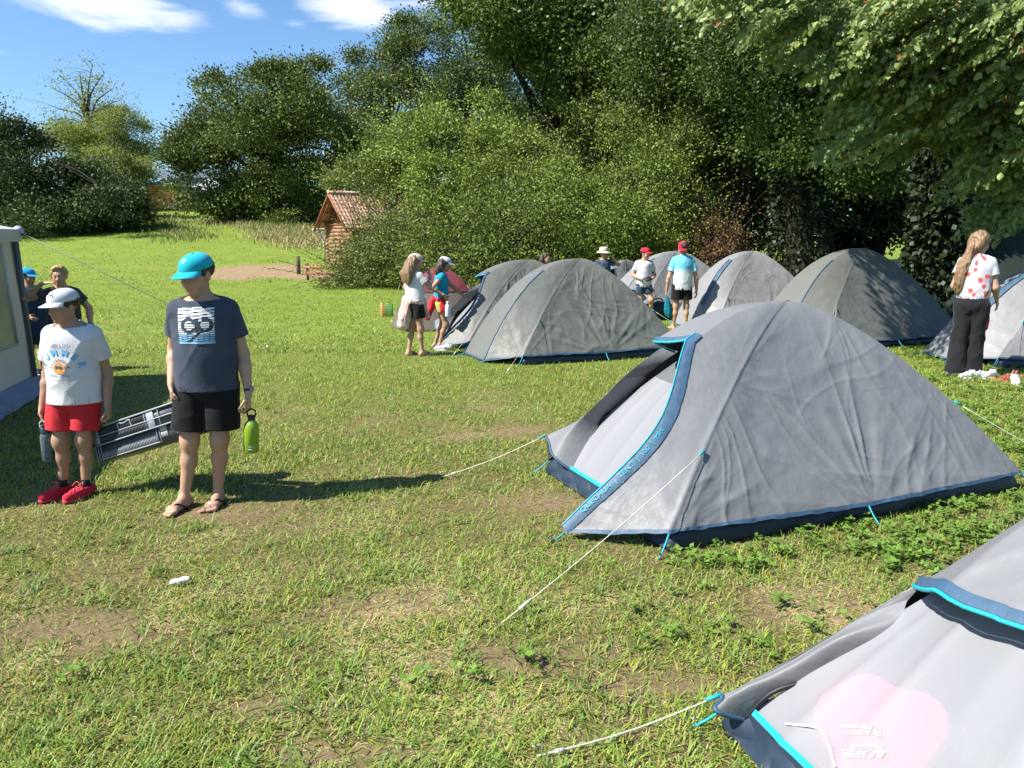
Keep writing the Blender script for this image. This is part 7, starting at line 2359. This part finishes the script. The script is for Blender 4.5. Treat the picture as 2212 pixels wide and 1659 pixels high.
def build_slope_things():
    # plank terrace step and the tall post left of it
    p = on_ground(660, 606)
    e = empty('plank_barrier', p, -.10); tag(e, 'low barrier of reddish planks in front of the log cabin', 'barrier')
    plank = mat_plain('plank_red', (.34, .14, .085), .75, .2, 5, .4, 40, .2, stretch=(.2, 1, 1))
    dark = mat_plain('post_wood', (.10, .075, .055), .85, .3, 8, .4, 40, .2)
    for k, (z, x0, x1, y) in enumerate(((.06, .35, 1.75, -.03), (.24, .0, 1.95, .0), (.42, .0, .82, .0), (.36, .95, 1.9, .05))):
        mb = MB(); mb.box(((x0 + x1) / 2, y, z), (x1 - x0, .035, .10), rotx(-.12), .006); mb.build('plank', plank, e)
    for x in (.06, .90, 1.75):
        mb = MB(); mb.tube([(x, .06, -.1), (x, .06, .56)], .045, 8); mb.build('post', dark, e, True)
    p = on_ground(645, 592); mb = MB(); mb.tube([(0, 0, -.1), (.01, 0, .3), (0, 0, .62)], [.075, .07, .068], 10)
    mb.V = [v + p for v in mb.V]; tag(mb.build('post', mat_plain('post_wood', None), None, True), 'weathered wooden post left of the reddish planks', 'post')
    # planked shed on the brow of the slope
    c = at(318, 449, 60); zg = gz(c[0] + 2, c[1])
    e = empty('shed', (c[0], c[1], zg)); tag(e, 'orange planked shed with a sagging green roof on top of the slope', 'shed')
    wood = mat_plain('shed_plank', (.40, .165, .06), .8, .15, 1.5, .4, 20, .2, stretch=(1, 1, 6), col2=(.60, .30, .12))
    wood2 = mat_plain('shed_plank_brown', (.20, .11, .06), .8, .2, 3, .4, 20, .2, stretch=(6, 1, 1))
    X1 = 2.75; K = -1.1; D = np.array((1.15, -.9)); Hh = 1.72
    mb = MB()
    for k in range(8):
        z = .02 + k * Hh / 8
        mb.add(quad_sheet((0, 0, z), (X1, K, z), (X1, K, z + Hh / 8 - .012), (0, 0, z + Hh / 8 - .012), 8, 2, lambda u, v: np.stack([0 * u * v, -.02 * v - .01 + 0 * u, .015 * np.sin(u * 5 + k) + 0 * v], -1)).reshape(-1, 3), grid_faces(8, 2))
    mb.add(quad_sheet((0, .05, 0), (X1, K + .05, 0), (X1, K + .05, Hh), (0, .05, Hh), 2, 2).reshape(-1, 3), grid_faces(2, 2)); mb.build('front_wall', wood, e)
    mb = MB(); mb.sheet(quad_sheet((X1, K, 0), (X1 + 1.25, .25, 0), (X1 + 1.25, .25, Hh - .12), (X1, K, Hh), 2, 2)); mb.sheet(quad_sheet((0, 0, 0), (.6, 2.4, 0), (.6, 2.4, Hh), (0, 0, Hh), 2, 2)); mb.sheet(quad_sheet((.6, 2.4, 0), (X1 + 1.25, .55, 0), (X1 + 1.25, .55, Hh), (.6, 2.4, Hh), 2, 2)); mb.build('side_wall', wood2, e)
    for (q0, q1, z0, z1) in ((.22, .42, 1.0, 1.42), (.52, .80, .98, 1.40)):
        a = np.array((X1, K)); bq = np.array((X1 + 1.25, .25)); n_ = unit(np.array((.73, -.68, 0)))
        pts = [np.array((*(a + (bq - a) * q), z)) + n_ * .03 for q, z in ((q0, z0), (q1, z0), (q1, z1), (q0, z1))]
        w = mk('window', np.array(pts), np.array([[0, 1, 2, 3]]), mat_plain('shed_window', (.45, .46, .45), .3, .1), e, False)
    mb = MB(); a = np.array((X1, K)); bq = np.array((X1 + 1.25, .25)); n_ = unit(np.array((.73, -.68, 0)))
    pts = [np.array((*(a + (bq - a) * q), z)) + n_ * .025 for q, z in ((.48, .02), (.86, .02), (.86, 1.5), (.48, 1.5))]
    mk('door', np.array(pts), np.array([[0, 1, 2, 3]]), mat_plain('shed_door', (.17, .09, .05), .8, .2, 3), e, False)
    G = quad_sheet((-.35, -.35, Hh + .02), (X1 + .9, K - .45, Hh - .06), (X1 + 1.5, 1.9, Hh + .55), (.2, 2.4, Hh + .62), 40, 16, lambda u, v: np.stack([0 * u * v, 0 * u * v, .07 * (fbm2(u * 9, v * 5, 4, 3) - .5) + .06 * np.sin(u * 3.1) * (1 - v)], -1))
    Gd = G.copy(); Gd[..., 2] -= .06
    mb = MB(); mb.sheet(G); mb.sheet(Gd[:, ::-1]); mb.sheet(np.stack([G[:, 0], Gd[:, 0]], 1)); mb.sheet(np.stack([Gd[-1], G[-1]], 1)); mb.build('roof', mat_plain('shed_roof_green', (.075, .13, .105), .7, .2, 3, .3, 12, .3, col2=(.15, .21, .18)), e, True)
    mb = MB(); mb.box((-.30, .1, .62), (.30, .3, 1.25), None, .04); tag(mb.build('water_tank', mat_plain('tank_white', (.6, .62, .64), .5, .05), None), 'white upright tank at the left corner of the planked shed', 'tank'); bpy.data.objects['water_tank'].location = e.location
    mb = MB(); mb.box((X1 - .25, K - .2, .22), (.42, .05, .42), rotz(.2) @ rotx(-.3)); o = mb.build('board', mat_plain('board_grey', (.3, .24, .18), .8, .1), None); o.location = e.location; tag(o, 'small board leaning on the front of the planked shed', 'board')
    # pale house behind the shed
    c = at(420, 440, 74); zg = gz(c[0], c[1]); e = empty('house', (c[0], c[1], zg)); tag(e, 'white walled house with slate roof behind the planked shed', 'house')
    hw = mat_plain('house_render', (.62, .64, .68), .8, .05, 2); sl = mat_plain('house_slate', (.10, .13, .16), .6, .15, 4, .2, 30)
    mb = MB(); mb.box((1.8, 2, 1.2), (8.0, 4, 2.9)); mb.build('wall', hw, e)
    mb = MB(); mb.sheet(quad_sheet((-4.6, -.5, 2.6), (6.2, -.5, 2.6), (6.0, 2.2, 3.5), (-4.4, 2.2, 3.5), 2, 2)); mb.sheet(quad_sheet((-4.6, 4.4, 2.6), (6.2, 4.4, 2.6), (6.0, 2.2, 3.5), (-4.4, 2.2, 3.5), 2, 2)); mb.build('roof', sl, e)
    mb = MB(); mb.box((1.9, -.03, 1.9), (.55, .08, .75)); mb.build('window', mat_plain('window_glass', None), e)
    # white party tent right of the shed
    c = at(452, 446, 66); zg = gz(c[0], c[1]); e = empty('marquee', (c[0], c[1], zg), .2); tag(e, 'white canvas marquee between the planked shed and the round tree', 'marquee')
    wc = mat_plain('canvas_white', (.60, .63, .68), .7, .05, 3, trans=.15)
    mb = MB(); A_ = [(-1.5, -1.3), (1.9, -1.3), (1.9, 1.3), (-1.5, 1.3)]
    for i in range(4):
        p, q = A_[i], A_[(i + 1) % 4]; mb.add(np.array([(*p, .5), (*q, .5), (*q, 1.2), (*p, 1.2)]), np.array([[0, 1, 2, 3]]))
    mb.build('wall', wc, e)
    mb = MB()
    for i in range(4):
        p, q = A_[i], A_[(i + 1) % 4]; mb.add(np.array([(p[0] * 1.05, p[1] * 1.05, 1.2), (q[0] * 1.05, q[1] * 1.05, 1.2), (.2, 0, 2.3)]), np.array([[0, 1, 2]]))
    mb.build('roof', wc, e)
    mb = MB()
    for p in A_: mb.tube([(*p, 0), (*p, 1.2)], .04, 6)
    mb.build('pole', mat_plain('pole_grey', (.3, .3, .3), .5, .1), e)
    # picnic table beside the shed
    c = at(455, 449, 58.5); e = empty('picnic_table', (c[0], c[1], gz(c[0], c[1])), .3); tag(e, 'wooden picnic table on the brow right of the planked shed', 'table')
    mb = MB()
    for y in (-.28, -.09, .1, .29): mb.box((0, y, .74), (1.8, .17, .04))
    mb.build('table_top', mat_plain('shed_plank_brown', None), e)
    for y in (-.72, .72):
        mb = MB(); mb.box((0, y, .44), (1.8, .26, .04)); mb.build('bench_seat', mat_plain('shed_plank_brown', None), e)
    for x in (-.65, .65):
        mb = MB(); mb.tube([(x, -.7, 0), (x, -.2, .72)], .04, 4); mb.tube([(x, .7, 0), (x, .2, .72)], .04, 4); mb.box((x, 0, .40), (.05, 1.5, .09)); mb.build('leg_frame', mat_plain('shed_plank_brown', None), e)


def sneaker(loc, yaw, label, col, cat='shoe', group='shoes left on the grass'):
    m = mat_plain('sneaker_' + cat + str(int(col[0] * 100)), col, .6, .08, 12, .15, 60)
    sd = SDF(); s = 1.0
    sd.cone((0, .07, .045), (0, -.02, .042), .036, .036, .02); sd.cone((0, -.02, .040), (0, -.135, .030), .038, .030, .02); sd.cone((0, .06, .05), (0, .045, .085), .034, .032, .02); sd.ell((0, .055, .10), (.024, .034, .04), .01, None, True)
    F, lo, ax = sd.field(.006, .02); F = np.maximum(F, .012 - ax[2][None, None, :]); V, Q = surface_net(F.astype(np.float32), lo, .006)
    e = empty('sneaker', loc, yaw); mk('upper', V, Q, m, e, True)
    a = np.linspace(0, 2 * np.pi, 32, endpoint=False); x = .040 * np.cos(a) * (1 + .12 * -np.sin(a)); y = -.032 + .125 * np.sin(a)
    mb = MB(); n = 32; mb.add(np.concatenate([np.stack([x, y, 0 * a], -1), np.stack([x, y, .022 + 0 * a], -1), [[0, -.03, .022]]]), np.array([(i, (i + 1) % n, n + (i + 1) % n, n + i) for i in range(n)])); mb.F3.append(np.array([(n + i, n + (i + 1) % n, 2 * n) for i in range(n)])); mb.build('sole', mat_plain('sole_white', None), e, True)
    lb = MB()
    for k in range(4): lb.tube([(-.024, -.015 - .022 * k, .070 - .006 * k), (0, -.018 - .022 * k, .081 - .007 * k), (.024, -.024 - .022 * k, .068 - .006 * k)], .004, 5)
    lb.build('lace', mat_plain('sole_white', None), e, True)
    tag(e, label, cat, group)


def build_small():
    W_ = (.66, .66, .64)
    for (u, v, yaw, lab) in ((2093, 818, -1.2, 'white sneaker lying just in front of the girl in black trousers'), (2116, 816, 1.9, 'white sneaker next to the trouser hem, toe turned towards the pale tent'), (2139, 817, -1.0, 'middle white sneaker of the row beside the pale tent'), (2192, 828, -.4, 'white sneaker standing alone nearest the right edge')):
        sneaker(on_ground(u, v), yaw, lab, W_)
    sneaker(on_ground(962, 758), -1.3, 'white shoe on the grass by the bare feet of the girl in turquoise', W_)
    for (u, v, yaw, lab, c) in ((2165, 822, 1.1, 'red sandal behind the white sneakers', (.45, .04, .06)), (2186, 812, .6, 'dusky pink sandal by the groundsheet of the pale tent', (.42, .12, .12))):
        p = on_ground(u, v); e = empty('sandal', p, yaw)
        a = np.linspace(0, 2 * np.pi, 30, endpoint=False); x = .036 * np.cos(a); y = .115 * np.sin(a); n = 30
        mb = MB(); mb.add(np.concatenate([np.stack([x, y, 0 * a], -1), np.stack([x, y, .02 + 0 * a], -1), [[0, 0, .02]]]), np.array([(i, (i + 1) % n, n + (i + 1) % n, n + i) for i in range(n)])); mb.F3.append(np.array([(n + i, n + (i + 1) % n, 2 * n) for i in range(n)])); m = mat_plain('sandal%d' % int(c[1] * 100), c, .6, .1); mb.build('sole', m, e, True)
        sb = MB()
        for y0 in (-.05, -.015): sb.tube(bez([(-.036, y0, .018), (-.02, y0, .055), (.02, y0, .055), (.036, y0, .018)], 10), .009, 6)
        sb.build('strap', m, e, True); tag(e, lab, 'sandal', 'shoes left on the grass')
    # white stone in the near grass
    p = on_ground(389, 1270); sd = SDF(); sd.ell((0, 0, .012), (.042, .017, .013), .01); sd.ell((.024, .006, .016), (.022, .014, .012), .01); sd.ell((-.024, -.004, .010), (.02, .012, .009), .01)
    F, lo, ax = sd.field(.003, .01); X, Y, Z = np.meshgrid(*ax, indexing='ij'); F = F + .006 * (vn3(X * 90, Y * 90, Z * 90, 4) - .5); V, Q = surface_net(F.astype(np.float32), lo, .003)
    V = V @ rotz(.35).T + p + np.array((0, 0, .012)); tag(mk('stone', V, Q, mat_plain('stone_white', (.66, .64, .58), .8, .1, 40), None, True), 'small white stone lying in the grass of the foreground', 'stone')
    p = on_ground(425, 1112); mb = MB(); mb.sheet(quad_sheet((0, 0, .012), (.05, .01, .02), (.055, .035, .016), (.0, .03, .02), 5, 4, lambda u, v: np.stack([0 * u * v, 0 * u * v, .01 * np.sin(u * 5) * np.sin(v * 3)], -1))); mb.V = [v + p for v in mb.V]
    tag(mb.build('leaf', mat_plain('leaf_brown', (.34, .15, .10), .7, .1), None, True), 'curled brown leaf on the ground in front of the flip-flops', 'leaf')
    # striped shopping bag behind the girl with wavy hair
    p = on_ground(836, 684); e = empty('shopping_bag', p, .25); tag(e, 'red and green striped shopping bag standing behind the girl with wavy hair', 'bag')
    m, nt, b, out = newmat('bag_stripes'); N, L = nt.nodes.new, nt.links.new
    tc = N('ShaderNodeTexCoord'); sp = N('ShaderNodeSeparateXYZ'); L(tc.outputs['Object'], sp.inputs[0])
    wv = N('ShaderNodeMath'); wv.operation = 'MULTIPLY'; wv.inputs[1].default_value = 30; L(sp.outputs['Z'], wv.inputs[0])
    fr = N('ShaderNodeMath'); fr.operation = 'FRACT'; L(wv.outputs[0], fr.inputs[0]); gt = N('ShaderNodeMath'); gt.operation = 'GREATER_THAN'; gt.inputs[1].default_value = .5; L(fr.outputs[0], gt.inputs[0])
    w2 = N('ShaderNodeMath'); w2.operation = 'ADD'; w2.inputs[1].default_value = .18; L(sp.outputs['X'], w2.inputs[0]); rp = N('ShaderNodeValToRGB'); L(w2.outputs[0], rp.inputs[0]); rp.color_ramp.interpolation = 'CONSTANT'
    cr = rp.color_ramp.elements; cr[0].position = 0; cr[0].color = (.55, .08, .05, 1); cr[1].position = .14; cr[1].color = (.05, .22, .06, 1); x = cr.new(.25); x.color = (.02, .30, .18, 1); x = cr.new(.36); x.color = (.50, .02, .05, 1)
    mx = N('ShaderNodeMix'); mx.data_type = 'RGBA'; L(gt.outputs[0], mx.inputs[0]); L(rp.outputs[0], mx.inputs[6]); mx.inputs[7].default_value = (.30, .42, .08, 1); L(mx.outputs[2], b.inputs['Base Color']); b.inputs['Roughness'].default_value = .5
    mb = MB(); rows = []
    for z, hx, hy in ((.0, .125, .07), (.02, .13, .075), (.14, .13, .07), (.24, .13, .045), (.27, .125, .025)):
        a = np.linspace(0, 2 * np.pi, 40, endpoint=False); k = 1 / np.maximum(abs(np.cos(a)), abs(np.sin(a))) ** .97
        rows.append(np.stack([hx * np.cos(a) * k * .93, hy * np.sin(a) * k * .93, z + .01 * np.sin(a * 7 + z * 20)], -1))
    mb.add(np.array(rows).reshape(-1, 3), grid_faces(5, 40, True)); mb.build('bag_body', m, e, True)
    sd_ = MB(); sd_.sheet(quad_sheet((.133, -.07, .01), (.15, .08, .01), (.14, .05, .26), (.132, -.04, .26), 4, 8)); sd_.build('side_panel', mat_plain('bag_white', (.7, .72, .75), .5, .04), e, True)
    # small red and sand coloured dome tent behind the girls
    c = np.array((-1.30, 13.9)); e = empty('dome_tent', (c[0], c[1], gz(*c)), .3); tag(e, 'small old dome tent with a red top and sand coloured sides', 'tent')
    redf = mat_fabric('tent_red_fabric', (.42, .075, .09), (.2, .04, .05), trans=.12); sand = mat_fabric('tent_sand_fabric', (.40, .34, .28), (.15, .12, .1), trans=.1); brn = mat_plain('tent_brown_trim', (.10, .075, .06), .7, .2)
    nA, nR = 72, 30
    a = np.linspace(0, 2 * np.pi, nA, endpoint=False); r = np.linspace(.01, 1, nR)
    sq = 1 / np.maximum(abs(np.cos(a)), abs(np.sin(a))) ** .55
    G = np.stack([np.cos(a)[:, None] * sq[:, None] * r * .86, np.sin(a)[:, None] * sq[:, None] * r * .86, 1.02 * (1 - r[None] ** 2.0) + 0 * a[:, None] + .02], -1)
    G[..., 2] += .02 * (fbm2(G[..., 0] * 4, G[..., 1] * 4, 6, 3) - .5)
    k = int(nR * .62); mb = MB(); mb.add(G[:, :k + 1].transpose(1, 0, 2).reshape(-1, 3), grid_faces(k + 1, nA, True)); mb.build('fly', redf, e, True)
    mb = MB(); mb.add(G[:, k:].transpose(1, 0, 2).reshape(-1, 3), grid_faces(nR - k, nA, True)); mb.build('tent_side', sand, e, True)
    mb = MB()
    for i in range(9, nA, 18): mb.tube(G[i, k - 2:] + np.array((0, 0, .01)), .018, 6)
    mb.tube(np.concatenate([G[:, k], G[:1, k]]) + np.array((0, 0, .004)), .014, 6); mb.build('pole_sleeve', brn, e, True)
    for i in (9, 27, 45, 63):
        d = G[i, -1] * np.array((1, 1, 0)); pg = MB(); pg.tube([d * 1.03 + np.array((0, 0, .05)), d * 1.08 - np.array((0, 0, .08))], .006, 6); pg.build('peg', STEEL, e, True)
    # big dark green canvas under the trees
    c = at(2185, 560, 15.5)[:2]; e = empty('canvas_tent', (c[0], c[1], gz(*c)), .15); tag(e, 'big dark green canvas tent in the shade under the trees', 'tent')
    gm = mat_fabric('canvas_green', (.035, .052, .045), (.02, .03, .025), .8, .1, .02)
    Gt = lambda s: quad_sheet((-2.5, s * 1.8, 0), (3.0, s * 1.8, 0), (2.6, 0, 2.55), (-1.0, 0, 2.45), 40, 20, lambda u, v: np.stack([0 * u * v, s * .12 * np.sin(np.pi * v) * -1 + .03 * np.sin(u * 22) * np.sin(np.pi * v), -.06 * np.sin(np.pi * u) * v], -1))
    mb = MB(); mb.sheet(Gt(-1)); mb.sheet(Gt(1)); mb.build('roof', gm, e, True)
    mb = MB(); mb.add(np.array([(-2.5, -1.8, 0), (-2.5, 1.8, 0), (-1.0, 0, 2.45)]), np.array([[0, 1, 2]])); mb.add(np.array([(3.0, -1.8, 0), (3.0, 1.8, 0), (2.6, 0, 2.55)]), np.array([[0, 1, 2]])); mb.build('end_wall', gm, e)
    mb = MB(); mb.tube([(-1.0, 0, 0), (-1.0, 0, 2.5)], .03, 6); mb.build('pole', mat_plain('pole_grey', None), e)
    # navy bags by the feet of the boy seen from behind
    for (u, v, sx, sy, sz, yaw, lab) in ((1415, 690, .34, .20, .16, .3, 'navy travel bag on the grass left of the barefoot boy'), (1498, 688, .26, .18, .14, -.4, 'dark rucksack lying right behind the bare feet of the boy')):
        p = on_ground(u, v); e = empty('bag', p, yaw); tag(e, lab, 'bag')
        sd = SDF(); sd.cone((-sx, 0, sz), (sx, 0, sz), sz, sz * .9, .03, flat=1.2); sd.ell((sx * .3, -.05, sz * 1.5), (sx * .6, sy, sz * .7), .05)
        F, lo, ax = sd.field(.014, .04); X, Y, Z = np.meshgrid(*ax, indexing='ij'); F = F + .04 * (vn3(X * 12, Y * 12, Z * 12, 4) - .5); F = np.maximum(F, -Z); V, Q = surface_net(F.astype(np.float32), lo, .014)
        mk('bag_body', V, Q, mat_plain('bag_navy', (.012, .025, .045), .6, .3, 10, .3, 60), e, True)
        hb = MB(); hb.tube(bez([(-sx * .4, -.06, sz * 1.9), (-sx * .2, -.10, sz * 2.5), (sx * .2, -.10, sz * 2.5), (sx * .4, -.06, sz * 1.9)], 12), .012, 6); hb.build('handle', mat_plain('rubber_black', None), e, True)


build_awning()
build_crate(CRATE[0], CRATE[1], -6)
build_bottles(BOT_G, BOT_B)
build_cabin()
build_slope_things()
build_small()
